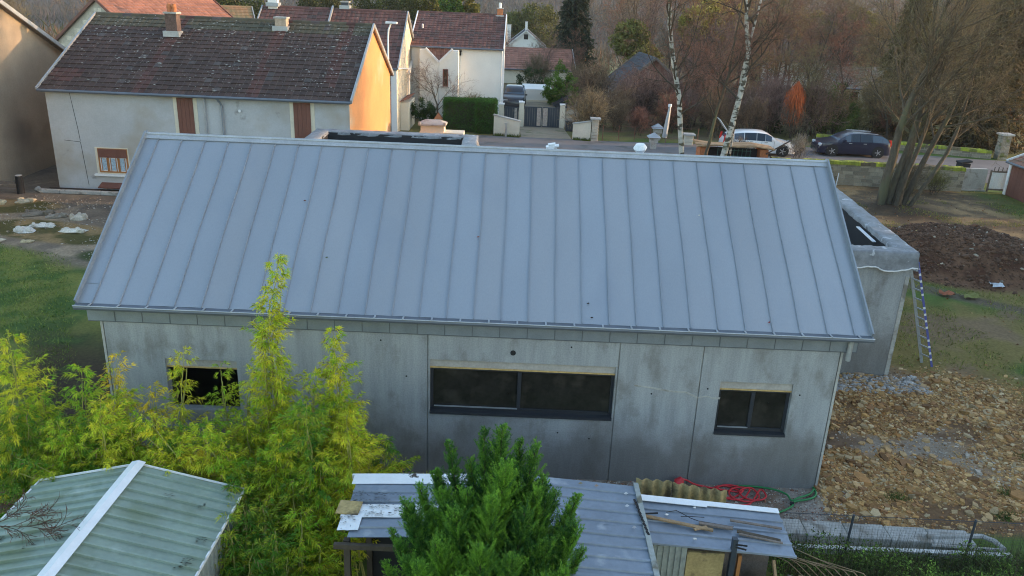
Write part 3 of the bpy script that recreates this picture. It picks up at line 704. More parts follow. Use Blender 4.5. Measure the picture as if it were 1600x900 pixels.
# ------------------------------------------------------------------ other buildings of the village
rowh = house('row_house', 'stone row house with dark red tiles and sunlit cream gable beside the white house', 'house', -9.2, 0, 37.5, 46.5, 4.05, 7.05,
             M['cream_wall'], red_tile, .30, .36, .25, .1, gable_mat=M['cream_wall'], seed=11)
m = MB(); m.bar((-4.75, 37.35, 4.12), (-4.75, 42.0, 7.22), .10, .16); m.build('party_wall_coping', M['grey_metal'], rowh)
chimney(rowh, -8.6, 42.0, 6.9, 7.8, .6, .5, M['white_wall'], 1, potmat=M['dark']); chimney(rowh, -4.0, 42.3, 6.9, 7.5, .45, .5, M['anthracite'], 0)
sb = MB(); r = random.Random(9)
for j in range(12):
    x = -9.0
    while x < -.35:
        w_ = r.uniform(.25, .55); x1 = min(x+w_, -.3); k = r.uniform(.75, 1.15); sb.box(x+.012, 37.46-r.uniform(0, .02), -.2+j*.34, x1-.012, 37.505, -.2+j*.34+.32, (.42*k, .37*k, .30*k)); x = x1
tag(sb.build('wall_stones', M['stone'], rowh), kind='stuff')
m = MB(); m.box(-.32, 37.40, 0, .03, 37.495, 4.0); m.build('quoin_strip', M['white_wall'], rowh)
sb = MB()
for j in range(18):
    y = 37.6+(j % 2)*.2
    while y < 46.3:
        w_ = r.uniform(.3, .6); y1 = min(y+w_, 46.4); z = -.1+j*.34; lim = 4.05+3.0*(1-abs(y-42)/4.5)-.35
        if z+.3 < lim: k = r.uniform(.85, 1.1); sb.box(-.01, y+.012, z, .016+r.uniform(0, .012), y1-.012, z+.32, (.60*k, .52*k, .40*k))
        y = y1
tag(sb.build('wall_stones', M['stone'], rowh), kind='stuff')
m = MB(); m.tube([(.06, 37.5, 3.9), (.06, 40, 3.7), (.06, 43, 3.4), (.06, 46, 3.0)], .05, 6); m.build('wall_pipe', M['white'], rowh)

whh = house('white_house', 'white rendered house with red tile roof and two small gabled porches meeting in a V', 'house', .08, 6.25, 43.9, 53.1, 4.95, 6.9,
            M['white_wall'], red_tile, .30, .36, .25, .1, verge_mat=M['white'], seed=21)
chimney(whh, 5.9, 48.6, 6.5, 7.35, .4, .45, M['brick'], 1, potmat=M['white'])
for k, (xa, xc, xb) in enumerate(((.75, 1.15, 2.04), (2.06, 2.95, 3.35))):
    poly = [(xa, 42.95, -.1), (xb, 42.95, -.1), (xb, 42.95, 3.9), (xc, 42.95, 4.72), (xa, 42.95, 4.72)] if k == 0 else [(xa, 42.95, -.1), (xb, 42.95, -.1), (xb, 42.95, 4.72), (xc, 42.95, 4.72), (xa, 42.95, 3.9)]
    m = MB(); m.slab(poly, (0, -1, 0), .95); pw = m.build('porch_wall', M['white_wall'], whh)
    a_, b_ = ((xc, 4.82), (xb, 3.96)) if k == 0 else ((xa, 3.96), (xc, 4.82))
    m = MB(); m.bar((a_[0], 42.88, a_[1]), (b_[0], 42.88, b_[1]), .12, .22, up=(0, -1, 0)); m.build('barge_board', M['white'], pw)
m = MB(); tile_rows(m, (1.18, 43.30, 3.84), (1, 0, 0), (0, .45, .89), (0, -.89, .45), 1.75, 1.05, .29, .26, orange_tile, 4)
tag(m.build('valley_tiles', M['tile'], whh), kind='stuff')
window(whh, 2.5, 42.94, 2.35, .36, 1.15, M['wood_brown'], M['glass'], .03, True, 0)
for x in (1.0, 3.42): m = MB(); m.box(x-.05, 43.78, 4.35, x+.05, 43.89, 4.62); m.box(x-.09, 43.70, 4.62, x+.09, 43.89, 4.68); m.build('wall_lantern', M['dark'], whh)
m = MB(); m.box(-1.1, 42.3, -.1, .1, 43.8, 3.3); m.slab([(-1.25, 42.1, 3.2), (.2, 42.1, 3.2), (.2, 43.9, 3.9), (-1.25, 43.9, 3.9)], (0, -.36, .93), .1, None); m.build('side_porch', M['white_wall'], whh)
m = MB(); m.box(6.30, 43.83, 0, 6.42, 43.95, 4.9); m.build('downpipe', M['white'], whh)
m = MB(); m.tube([(.6, 46.0, 5.95), (.6, 45.9, 6.2)], .06, 8); m.build('roof_vent', M['white'], whh)

fl = house('ochre_rendered_house', 'tall blank dirty-rendered house wall at the left edge with metal verge', 'house', -25, -14.5, 12.2, 28.0, 4.50, 8.45,
           M['render_dirty'], red_tile, .3, .36, .3, .25, gable_mat=M['render_dirty'], seed=31)
sh_ = house('stone_barn', 'pale stone barn with sunlit red tile roof behind the left end of the long house', 'house', 0, 9.5, -4.6, 4.6, 4.2, 7.1,
            M['mortar'], orange_tile, .3, .36, .25, .15, loc=(-19.6, 41.0), rz=R(64), gable_mat=M['mortar'], verge_mat=M['wood_brown'], seed=33)
sb = MB(); r = random.Random(5)
for j in range(26):
    y = -4.5+(j % 2)*.15
    while y < 4.4:
        w_ = r.uniform(.22, .5); y1 = min(y+w_, 4.5); z = 0.1+j*.27; lim = 4.2+2.9*(1-(abs((y+y1)/2)+.15)/4.6)-.25
        if z+.26 < lim: k = r.uniform(.7, 1.12); sb.box(-.02-r.uniform(0, .02), y+.012, z, .01, y1-.012, z+.25, (.62*k, .55*k, .44*k))
        y = y1
tag(sb.build('wall_stones', M['stone'], sh_), kind='stuff')
house('small_cottage', 'small brown-roofed cottage far behind the stone barn', 'house', 0, 5, -3, 3, 4.2, 6.3, M['cream_wall'], lambda r, u, v: (.2*r.uniform(.8, 1.2), .14, .075), .4, .4, .3, .2, loc=(-21.2, 60), rz=R(25), seed=35)
mt = material('ivy_green', (.05, .09, .02), .8)
fw_ = house('far_white_house', 'small white gabled house with grey roof standing far off left of the fir', 'house', 0, 9, -3.2, 3.2, -.2, 2.35, M['white_wall'], slate_tile, .4, .4, .35, .3, loc=(8.1, 125), rz=R(90), base=-7, tilemat='slate', verge_mat=M['white'], seed=41)
for zz in (1.0,): m = MB(); m.box(-.03, -.35, zz, .0, .35, zz+.8); m.build('window', M['glass'], fw_)
chimney(fw_, 1.2, 0, 2.0, 3.7, .3, .4, M['white_wall'], 0); chimney(fw_, 5, 2.9, 0, 3.0, .7, .7, M['white_wall'], 0)
bg_ = house('bungalow', 'white bungalow with dark slate roof half hidden by reddish shrubs', 'house', 0, 5.2, -3.1, 2.2, 2.05, 4.25, M['white_wall'], slate_tile, .3, .3, .35, .25, loc=(17.2, 49.9), rz=R(95), gable_mat=M['red_wall'], tilemat='slate', verge_mat=M['wood_grey'], seed=43)
for xx in (.9, 2.6, 4.0): m = MB(); m.box(xx, 2.19, .5, xx+.6, 2.22, 1.7); m.build('window', M['anthracite'], bg_)
bh = house('beige_house', 'beige house with tall dark windows glimpsed through the bare trees', 'house', 33.5, 41.0, 54, 62, 2.4, 3.6, M['cream_wall'], lambda r, u, v: (.22*r.uniform(.8, 1.1), .18, .14), .35, .35, .4, .3, seed=45)
for xx in (34.6, 36.0, 37.6, 39.4): window(bh, xx, 53.99, .2, .8, 1.9, M['white'], M['glass'], .04, True, 0)
house('far_house', 'pale house roof showing through twigs above the dark car', 'house', 0, 9, -4, 4, 2.0, 4.2, M['white_wall'], lambda r, u, v: (.15*r.uniform(.8, 1.1), .12, .11), .4, .4, .3, .2, loc=(38, 92), rz=R(-12), base=-4, seed=47)
house('far_house', 'low reddish-roofed house behind the dark parked van and green thuja', 'house', 0, 8, -3.5, 3.5, 1.5, 3.1, M['cream_wall'], orange_tile, .4, .4, .3, .2, loc=(4.5, 72), rz=R(4), base=-3, seed=49)
bs = house('brick_shed', 'brown boarded shed with tiled roof cut off by the right edge', 'shed', 0, 4.7, -2.2, 2.2, 1.72, 2.7, M['wood_grey'], lambda r, u, v: (.26*r.uniform(.8, 1.1), .13, .085), .28, .30, .2, .12, loc=(34.5, 22.4), rz=R(90), verge_mat=M['white'], seed=51)
for k in range(14): m = MB(); m.box(.02+k*.33, 2.204, 0, .02+k*.33+.32, 2.23, 1.6); m.build('wall_board', M['wood_brown'], bs)
m = MB(); m.box(4.6, 2.12, 0, 4.78, 2.28, 1.6); m.build('corner_post', M['white'], bs)
# unseen house added out of the frame to the right to shade the plot
nb = house('shade_house', 'unseen tall house added beyond the right edge to shade the plot', 'house', 0, 16, -5.5, 5.5, 7.5, 12.0, M['render_grey'], red_tile, .45, .5, .4, .2, loc=(43, -9), rz=R(90), seed=53)
for xx in (2, 5, 8, 11, 14):
    for zz in (1.2, 4.4):
        m = MB(); m.box(xx-.5, 5.49, zz, xx+.5, 5.53, zz+1.4); wq = m.build('window', M['white'], nb); m = MB(); m.box(xx-.42, 5.52, zz+.08, xx+.42, 5.545, zz+1.32); m.build('pane', M['glass'], wq)

ll_ = random.Random(44); m = MB(); dL = math.hypot(5.325, 2.61); dvl = Vector((0, 5.325/dL, 2.61/dL)); nrl = Vector((0, -dvl.z, dvl.y))
for k in range(900):
    v_ = ll_.random()**.7; u_ = ll_.random(); s_ = ll_.uniform(.012, .05)*(1.6 if ll_.random() < .1 else 1)
    if noise.noise(Vector((u_*6, v_*3, 9))) < -.25: continue
    p = Vector((-11.95+u_*12.5, 20.35, 4.32))+dvl*(dL*v_-.2)+nrl*.085; k_ = ll_.uniform(.6, 1.1); a_ = ll_.uniform(.5, 1.6)
    m.add([p+Vector((s_*a_, 0, 0)), p+dvl*s_*.7, p-Vector((s_*a_, 0, 0)), p-dvl*s_*.7], [(0, 1, 2, 3)], (.34*k_, .33*k_, .29*k_))
tag(m.build('roof_lichen', M['stone'], lh), kind='stuff')
# ------------------------------------------------------------------ walls, gates and small things by the road
def mossy_wall(name, label, a, b, h, th_, moss=.5, col=(.26, .21, .15), stone=(.40, .34, .25)):
    t = thing(name, label, 'wall'); a, b = Vector((*a, 0)), Vector((*b, 0)); d = (b-a); L = d.length; d.normalize(); n = Vector((-d.y, d.x, 0))
    m = MB(); m.obox((a+b)/2+Vector((0, 0, h/2-.16)), d*(L/2), n*(th_/2-.02), (0, 0, h/2+.14)); m.build('core', M['mortar'], t)
    st = MB(); r = random.Random(int(L*10)); nr_ = max(1, round(h/.2)); rh = h/nr_
    for s_ in (-1, 1):
        for j in range(nr_):
            q = 0
            while q < L-.05:
                w_ = r.uniform(.22, .55); e = min(q+w_, L); k = r.uniform(.55, 1.1)
                st.obox(a+d*((q+e)/2)+n*(s_*(th_/2-.02))+Vector((0, 0, j*rh+rh/2)), d*((e-q)/2-.012), n*(.02+r.uniform(0, .02)), (0, 0, rh/2-.012), (stone[0]*k, stone[1]*k, stone[2]*k)); q = e
    tag(st.build('wall_stones', M['stone'], t), kind='stuff')
    N = int(L/.07); V = []; cols = []
    ms = MB(); prof = (-.5, -.42, -.2, .05, .25, .45, .5)
    for i in range(N+1):
        p = a+d*(L*i/N)
        for q, s_ in enumerate(prof):
            e = n3(p.x*1.6, p.y*1.6, q*.9+3); z = h+(.09+.06*e+.03*n3(p.x*7, q)) if 0 < q < 6 else h-.06-.06*abs(e)
            V.append(p+n*(s_*(th_+.10+.08*n3(p.x*3, p.y*3, s_)))+Vector((0, 0, z)))
    K = len(prof); Fs = []; 
    for i in range(N):
        for q in range(K-1):
            p = V[i*K+q]; g = n3(p.x*.9, p.y*.9, p.z)+.5*n3(p.x*4, p.y*4); k = r.uniform(.7, 1.2)
            kk = .6+.9*max(0, n3(p.x*2.3, p.y*2, 5)+.35); c_ = (.24*k*kk, .26*k*kk, .035*k) if g > .12-moss*.6 else (.14*k, .11*k, .065*k)
            ms.add([V[i*K+q], V[i*K+q+1], V[(i+1)*K+q+1], V[(i+1)*K+q]], [(0, 3, 2, 1)], c_)
    tag(ms.build('moss_cap', M['moss'], t), kind='stuff')
    return t
mossy_wall('garden_wall', 'mossy garden wall right behind the multi-stemmed bare tree', (20.6, 28.1), (30.2, 27.5), 1.12, .42, .55)
mossy_wall('roadside_wall', 'low moss-capped wall across the road behind the dark blue car', (27.4, 41.0), (37.0, 37.2), .42, .42, .85, stone=(.30, .26, .2))
def stone_pillar(name, label, x, y, w_, h, mat=M['mortar'], n=7):
    t = thing(name, label, 'pillar', (x, y, 0)); r = random.Random(int(x*7))
    for j in range(n):
        k = w_/2*(1+r.uniform(-.05, .05)); m = MB(); m.box(-k, -k, j*h/n+.006, k, k, (j+1)*h/n-.006); m.build('stone_block', mat, t, bevel=.02)
    m = MB(); m.box(-w_/2-.1, -w_/2-.1, h, w_/2+.1, w_/2+.1, h+.10); m.build('cap_stone', M['concrete'], t); return t
stone_pillar('stone_pillar', 'rough stone gate pillar at the end of the roadside moss wall', 37.6, 37.2, .55, 1.5, M['old_stone'])
stone_pillar('stone_pillar', 'short pale stone post right of the first birch trunk', 18.25, 37.6, .5, .62, M['cream_wall'], 3)
# wall pieces by the drive
def slope_wall(label, x0, z0, x1, z1, y0, y1, mat):
    t = thing('low_wall', label, 'wall'); m = MB()
    m.slab([(x0, y0, -.1), (x1, y1, -.1), (x1, y1, z1), (x0, y0, z0)], (0, -1, 0), .25); m.build('wall', mat, t)
    m = MB(); m.bar((x0-.04, y0+.12, z0+.03), (x1+.04, y1+.12, z1+.03), .33, .06); m.build('coping', M['concrete'], t)
    g = MB(); r = random.Random(3); 
    for k in range(260):
        x = r.uniform(x0, x1); y = y0+(y1-y0)*(x-x0)/(x1-x0)-r.uniform(.02, .25); h = r.uniform(.05, .28); a = r.uniform(-.06, .06); kk = r.uniform(.6, 1.3)
        g.add([(x-.02, y, 0), (x+.02, y, 0), (x+a, y+r.uniform(-.1, .05), h)], [(0, 1, 2)], (.09*kk, .12*kk, .02))
    tag(g.build('weeds', M['grass']), 'tuft of weeds along the foot of a low wall by the drive', 'weeds', 'weeds at the drive walls', 'stuff'); return t
slope_wall('sloping yellowish wall piece between hedge and dark gate', 6.02, 1.28, 7.66, .98, 38.05, 37.75, M['cream_wall'])
slope_wall('sloping pale wall piece right of the drive opening', 11.0, .98, 12.1, 1.2, 37.7, 37.5, M['cream_wall'])
stone_pillar('gate_pillar', 'grey stone pillar closing the wall piece right of the drive', 12.35, 37.6, .42, 1.35)
m = MB(); m.box(6.75, 37.60, 0, 6.87, 37.72, .85); m.box(6.70, 37.57, .85, 6.92, 37.75, .9); tag(m.build('marker_post', M['concrete'], bevel=.01), 'small pale post in front of the yellowish wall piece', 'post')
for x, z, lb in ((6.38, 1.45, 'slim white-capped gate pillar at the corner of the white house'), (7.74, 1.6, 'white-capped pillar between the small gate and the double gate'), (10.5, 1.55, 'white-capped pillar on the far side of the double gate')):
    t = thing('gate_pillar', lb, 'pillar', (x, 42, 0)); m = MB(); m.box(-.16, -.16, -.05, .16, .16, z); m.build('shaft', M['cream_wall'], t); m = MB(); m.box(-.2, -.2, z, .2, .2, z+.08); m.build('cap_stone', M['white'], t)
def gate(label, x0, x1, y, h, strips, name='double_gate'):
    t = thing(name, label, 'gate'); n = 2 if x1-x0 > 1.6 else 1
    for i in range(n):
        a = x0+(x1-x0)*i/n+.015; b = x0+(x1-x0)*(i+1)/n-.015; m = MB()
        for p in (a, b-.05): m.box(p, y-.03, .05, p+.05, y+.03, h)
        m.box(a+.05, y-.03, .05, b-.05, y+.03, .11); m.box(a+.05, y-.03, h-.06, b-.05, y+.03, h); lf = m.build('leaf_frame', M['anthracite'], t)
        s0, s1 = (b-.34, b-.07) if (i == 0) else (a+.07, a+.34)
        k = a+.05
        while k < b-.06:
            e = min(k+.16, b-.05); 
            if not (k+.08 > s0 and k+.08 < s1): m = MB(); m.box(k+.004, y-.012, .11, e-.004, y+.012, h-.06); m.build('gate_board', M['anthracite'], lf)
            k = e
        m = MB(); m.box(s0, y-.008, .11, s1, y+.008, h-.06)
        r = random.Random(i+3)
        for q in range(26): cx, cz = r.uniform(s0+.03, s1-.03), r.uniform(.16, h-.12); m.tube([(cx, y-.02, cz), (cx+r.uniform(-.04, .04), y-.022, cz+r.uniform(.03, .09))], .014, 4)
        m.build('lattice_panel', M['lattice'], lf)
    return t
gate('wide anthracite double gate with pale lattice strips in the middle', 7.93, 10.32, 42, 1.38, 1)
gate('narrow anthracite side gate with one lattice strip', 6.57, 7.55, 42, 1.3, 1, 'side_gate')
m = MB(); m.box(-.3, -.3, 0, .3, .3, .62); t = thing('wheelie_bin', 'dark blue bin beside the right gate pillar', 'bin', (11.0, 41.2, 0)); m.build('body', M['anthracite'], t, bevel=.04)
m = MB(); m.box(-.33, -.33, .62, .33, .33, .68); m.build('lid', M['anthracite'], t)
t = thing('garage', 'low white garage wall behind the double gate', 'garage'); m = MB(); m.box(7.75, 55, -.2, 10.2, 59, 1.05); m.build('wall', M['white_wall'], t); m = MB(); m.box(7.72, 54.9, -.2, 10.22, 54.99, .18); m.build('plinth', M['cream_wall'], t)
m = MB(); tile_rows(m, (10.25, 52.0, .25), (.0, 1, 0), (.75, 0, .42), (-.49, 0, .87), 5.5, 1.4, .3, .3, slate_tile, 3); tag(m.build('lean_to_tiles', M['slate'], t), kind='stuff')
m = MB(); m.slab([(10.25, 57.5, .2), (10.25, 52, .2), (11.4, 52, .84), (11.4, 57.5, .84)], (-.49, 0, .87), .1); m.build('lean_to_roof', M['anthracite'], t)
m = MB(); m.box(10.5, 52.1, -.2, 11.4, 57.4, .3); m.build('lean_to_wall', M['anthracite'], t)
# roofed stone block by the road
t = thing('stone_monument', 'squat cream stone block with hipped stone lid behind the flat roof', 'monument', (2.3, 30.2, 0))
m = MB(); m.box(0, 0, 0, 2.35, 1.1, 1.38); m.build('base', M['cream_wall'], t); m = MB(); m.box(.05, .08, 1.383, 1.3, 1.0, 1.72); m.build('block', M['cream_wall'], t)
m = MB(); m.add([(-.05, -.05, 1.72), (1.4, -.05, 1.72), (1.4, 1.1, 1.72), (-.05, 1.1, 1.72), (-.05, -.05, 1.80), (1.4, -.05, 1.80), (1.4, 1.1, 1.80), (-.05, 1.1, 1.80), (.3, .5, 2.0), (1.05, .5, 2.0)],
    [(3, 2, 1, 0), (0, 1, 5, 4), (1, 2, 6, 5), (2, 3, 7, 6), (3, 0, 4, 7), (4, 5, 9, 8), (5, 6, 9), (6, 7, 8, 9), (7, 4, 8)]); m.build('lid', M['concrete'], t)
m = MB(); m.box(-.1, -.08, 1.383, 0.02, .1, 1.42); 
for cx in (.0, 1.35): m = MB(); m.box(cx-.06, -.1, 1.78, cx+.06, .02, 1.93); m.build('corner_knob', M['concrete'], t)
# street lamp
t = thing('street_lamp', 'white curved street lamp rising behind the orange gable', 'street lamp', (-.1, 35.0, 0))
m = MB(); m.tube([(0, 0, 0), (0, 0, 4.6), (.01, 0, 5.8), (.05, 0, 6.3), (.16, 0, 6.58), (.26, 0, 6.66)], [.075, .06, .05, .045, .04, .04], 10); m.build('pole', M['white'], t, smooth=True)
m = MB(); m.box(-.12, -.12, 6.62, .55, .12, 6.74); m.build('lamp_head', M['white'], t, bevel=.03)
# tile-coped little wall between row house and hedge
t = thing('coped_wall', 'short wall with red tile coping beside the dark round bush', 'wall'); m = MB(); m.box(.05, 38.6, -.1, .6, 41.5, 1.75); m.build('wall', M['cream_wall'], t)
m = MB(); tile_rows(m, (-.05, 38.4, 1.72), (0, 1, 0), (.75, 0, .3), (-.37, 0, .93), 3.2, .9, .25, .25, orange_tile, 6); tag(m.build('coping_tiles', M['tile'], t), kind='stuff')
t = thing('tile_capped_pillar', 'small pillar with red tile cap between bush and hedge', 'pillar', (2.42, 39.2, 0)); m = MB(); m.box(-.2, -.2, 0, .2, .2, .75); m.build('shaft', M['cream_wall'], t)
m = MB(); m.add([(-.28, -.28, .75), (.28, -.28, .75), (.28, .28, .75), (-.28, .28, .75), (0, 0, 1.15)], [(0, 1, 4), (1, 2, 4), (2, 3, 4), (3, 0, 4), (3, 2, 1, 0)]); m.build('tile_cap', M['brick'], t)
# flues poking over the zinc ridge
t = thing('round_flue', 'round white flue cap glowing orange on its right side above the zinc ridge', 'flue', (10.33, 4.5, 4.6)); m = MB(); m.tube([(0, 0, 0), (0, 0, 1.0)], .085, 16); m.build('pipe', M['white'], t, smooth=False)
m = MB(); m.tube([(0, 0, 1.0), (-.01, -.02, 1.02), (-.015, -.03, 1.10)], [.13, .15, .10], 18); m.build('cap', M['white'], t)
t = thing('flue_box', 'small square white flue box over the middle of the zinc ridge', 'flue', (8.36, 4.3, 4.6)); m = MB(); m.box(-.06, -.06, 0, .06, .06, 1.05); m.build('duct', M['white'], t); m = MB(); m.add([(-.08, -.08, 1.03), (.08, -.08, 1.06), (.08, .08, 1.06), (-.08, .08, 1.03), (-.08, -.08, 1.05), (.08, -.08, 1.08), (.08, .08, 1.08), (-.08, .08, 1.05)], [(0, 3, 2, 1), (4, 5, 6, 7), (0, 1, 5, 4), (1, 2, 6, 5), (2, 3, 7, 6), (3, 0, 4, 7)]); m.build('cover', M['white'], t)
# closed garden parasol and two little stone lanterns
t = thing('closed_parasol', 'tall grey wrapped parasol left of the first birch', 'parasol', (16.9, 38, 0)); m = MB(); m.tube([(0, 0, 0), (0, 0, 2.3)], .03, 6); m.build('pole', M['grey_metal'], t)
m = MB(); m.tube([(-.1, 0, .35), (-.05, 0, .9), (.0, 0, 1.6), (.05, 0, 2.15), (.05, 0, 2.3)], [.17, .16, .12, .08, .05], 9); m.build('wrapped_canopy', M['grey_metal'], t); m = MB(); m.tube([(.05, 0, 2.25), (.05, 0, 2.42)], .11, 10); m.build('top_cap', M['white'], t)
def lantern(label, x, y, s):
    t = thing('stone_lantern', label, 'lantern', (x, y, 0)); m = MB(); m.box(-.14*s, -.14*s, 0, .14*s, .14*s, .35*s); m.build('base', M['concrete'], t); m = MB(); m.box(-.2*s, -.2*s, .35*s, .2*s, .2*s, .62*s); m.build('light_box', M['concrete'], t)
    m = MB(); m.add([(-.32*s, -.32*s, .62*s), (.32*s, -.32*s, .62*s), (.32*s, .32*s, .62*s), (-.32*s, .32*s, .62*s), (0, 0, .85*s)], [(0, 1, 4), (1, 2, 4), (2, 3, 4), (3, 0, 4), (3, 2, 1, 0)]); m.build('roof', M['grey_metal'], t)
lantern('small roofed stone lantern nearest the round flue cap', 15.75, 35.6, 1.2); lantern('small roofed stone lantern behind the other, beside the wrapped parasol', 16.5, 39, 1.25)
# wire fence along the road, left of the birches
t = thing('wire_fence', 'thin rusty wire fence along the far side of the road left of the birches', 'fence')
for k in range(7):
    x = 12.9+k*1.0; y = 37.9+.02*k; m = MB(); m.tube([(x, y, 0), (x, y, 1.0)], .022, 5); m.build('post', M['wood_brown'], t)
for z in (.3, .6, .95): m = MB(); m.tube([(12.9, 37.9, z), (18.9, 38.0, z)], .008, 4); m.build('wire', M['wood_brown'], t)
# brick shelter with plank roof in front of the birches
t = thing('brick_shelter', 'low brick shelter with warped plank roof and green grid at the birch trunks', 'shelter', (16.4, 26.4, 0))
for x in (.15, 3.1): m = MB(); m.box(x, 0, 0, x+.4, .9, 1.85); m.build('brick_pier', M['brick'], t)
m = MB(); m.box(.56, .5, 0, 3.09, .6, 1.8); m.build('back_wall', M['dark'], t)
for k in range(5):
    m = MB(); y = -.12+k*.24; pts = [(-.05, y, 1.93+.03*k), (.9, y, 2.03-.02*k), (1.9, y, 1.98), (2.8, y, 2.02), (3.75, y, 1.9)]
    for a, b in zip(pts[:-1], pts[1:]): m.bar(a, b, .22, .06+.02*(k % 2))
    m.build('plank', M['wood'], t)
gm = material('grid_green', (.03, .10, .08), .5)
for k in range(9): m = MB(); m.box(1.0+k*.2, -.02, .9, 1.02+k*.2, 0, 1.85); m.build('grid_bar', gm, t)
for k in range(4): m = MB(); m.box(1.0, -.04, 1.0+k*.25, 2.65, -.022, 1.02+k*.25); m.build('grid_bar', gm, t)
m = MB(); m.bar((3.3, -.3, 1.7), (4.6, .2, 2.35), .05, .05); tag(m.build('leaning_pole', M['dark'], t), None)
# grey yard wall, metal gate and boxes right
t = thing('yard_wall', 'plain grey rendered wall piece left of the white-boarded gate', 'wall'); m = MB(); m.box(30.35, 27.7, -.1, 31.55, 27.9, 1.12); m.build('wall', M['concrete'], t); m = MB(); m.box(30.3, 27.62, -.1, 31.6, 27.69, .06); m.build('footing', M['concrete'], t)
t = thing('metal_gate', 'low metal gate with white boards and spikes near the right edge', 'gate', (31.62, 27.6, 0), R(-4))
for x in (0, 1.25): m = MB(); m.box(x, -.03, 0, x+.07, .03, 1.12); m.build('post', M['wood_grey'], t)
for z in (.08, 1.0): m = MB(); m.box(.075, -.025, z, 1.245, .025, z+.08); m.build('rail', M['wood_grey'], t)
for k in range(6): m = MB(); m.box(.09+k*.193, -.015, .165, .09+k*.193+.18, .015, .995); m.build('board', M['white'], t)
for k in range(6): m = MB(); m.box(.15+k*.2, -.02, 1.08, .18+k*.2, .02, 1.27); m.build('spike', M['wood_grey'], t)
t = thing('waste_bin', 'black bin standing behind the grey yard wall', 'bin', (31.6, 30.2, 0)); m = MB(); m.box(-.27, -.25, 0, .27, .25, .95); m.build('body', M['dark'], t, bevel=.03); m = MB(); m.obox((0, 0, 1.02), (.30, 0, .05), (0, .28, 0), (-.005, 0, .04)); m.build('lid', M['dark'], t)
t = thing('planter_box', 'pale planter box with low greenery behind the grey yard wall', 'planter', (30.9, 30.2, 0)); m = MB(); m.box(-.35, -.2, 0, .3, .2, .7); m.build('box', M['concrete'], t)
# wooden post and stones at the left
t = thing('wooden_post', 'short dark wooden post with pale top at the left', 'post', (-12.95, 19.3, 0)); m = MB(); m.tube([(0, 0, -.1), (.02, 0, .75)], [.15, .14], 10); m.build('trunk', M['dark'], t); m = MB(); m.tube([(.02, 0, .75), (.02, 0, .77)], .138, 10); m.build('sawn_top', M['concrete'], t)
m = MB(); m.box(-16.5, 19.25, .38, -13.1, 19.32, .5); m2 = thing('rail_fence', 'low grey rail running left from the dark wooden post', 'fence'); m.build('rail', M['wood_grey'], m2); m = MB(); m.box(-16.5, 19.45, -.1, -13.1, 19.7, .12); m.build('ground_rail', M['wood_grey'], m2)
def rock(mb, c, sx, sy, sz, seed, col, n=7, rz=0.):
    """irregular faceted stone"""
    r = random.Random(seed); V = []; rings = ((-.6, .75), (.1, 1.0), (.65, .85), (1.0, .45)); cx, cy, cz = c
    for z, s_ in rings:
        for k in range(n):
            a = 2*math.pi*k/n+r.uniform(-.25, .25); q = s_*r.uniform(.72, 1.12); x, y = math.cos(a)*q*sx, math.sin(a)*q*sy
            V.append((cx+x*math.cos(rz)-y*math.sin(rz), cy+x*math.sin(rz)+y*math.cos(rz), cz+z*sz*r.uniform(.85, 1.1)))
    Fs = [(j*n+k, j*n+(k+1) % n, (j+1)*n+(k+1) % n, (j+1)*n+k) for j in range(3) for k in range(n)]+[tuple(range(3*n, 4*n))]
    return mb.add(V, Fs, col)
pale = (.52, .50, .46)
for i, (x, y, sx, sy, sz, c_, lb) in enumerate([
    (-9.5, 14.75, .62, .2, .10, (.55, .54, .52), 'long flat white slab lying on the grass island'), (-9.75, 14.05, .5, .35, .17, (.52, .52, .53), 'knobbly white rock in front of the long flat slab'),
    (-8.15, 14.3, .62, .24, .10, (.56, .54, .50), 'smooth pale slab right of the knobbly white rock'), (-10.3, 12.75, .75, .4, .10, (.50, .46, .38), 'pale slab cut by the left edge nearest the lawn'),
    (-9.0, 12.9, .33, .16, .06, (.42, .36, .25), 'small buff stone near the path edge'), (-8.75, 15.9, .45, .3, .17, (.40, .37, .33), 'grey rock at the right end of the rock row'),
    (-10.5, 16.2, .9, .22, .14, (.17, .15, .13), 'dark weathered rock at the left of the rock row'), (-9.65, 16.05, .6, .2, .12, (.24, .22, .2), 'middle dark rock of the rock row'),
    (-12.9, 17.6, .5, .3, .12, (.42, .38, .28), 'mossy stone in the bed at the left edge'), (-12.0, 18.0, .55, .25, .10, (.36, .33, .26), 'flat mossy stone before the wooden post'), (-12.9, 16.0, .35, .25, .14, (.56, .56, .56), 'small white rock right at the left edge')]):
    c_ = tuple(min(.7, v*1.12) for v in c_) if c_[0] > .3 else c_; m = MB(); rock(m, (x, y, .03), sx*.8, sy*.8, sz*.9, i+3, (c_[0]*1.0, c_[1]*.97, c_[2]*.90), 11, .1*i); _ = [rock(m, (x+sx*.5*math.sin(i+q_*2.3), y+sy*.4*math.cos(i*2+q_), .03+sz*.3), sx*.3, sy*.4, sz*.95, i*5+q_, (c_[0]*.9, c_[1]*.86, c_[2]*.78), 7, q_) for q_ in range(3)]; tag(m.build('garden_rock', M['stone'], None, smooth=False), lb, 'rock', 'rocks of the left garden')
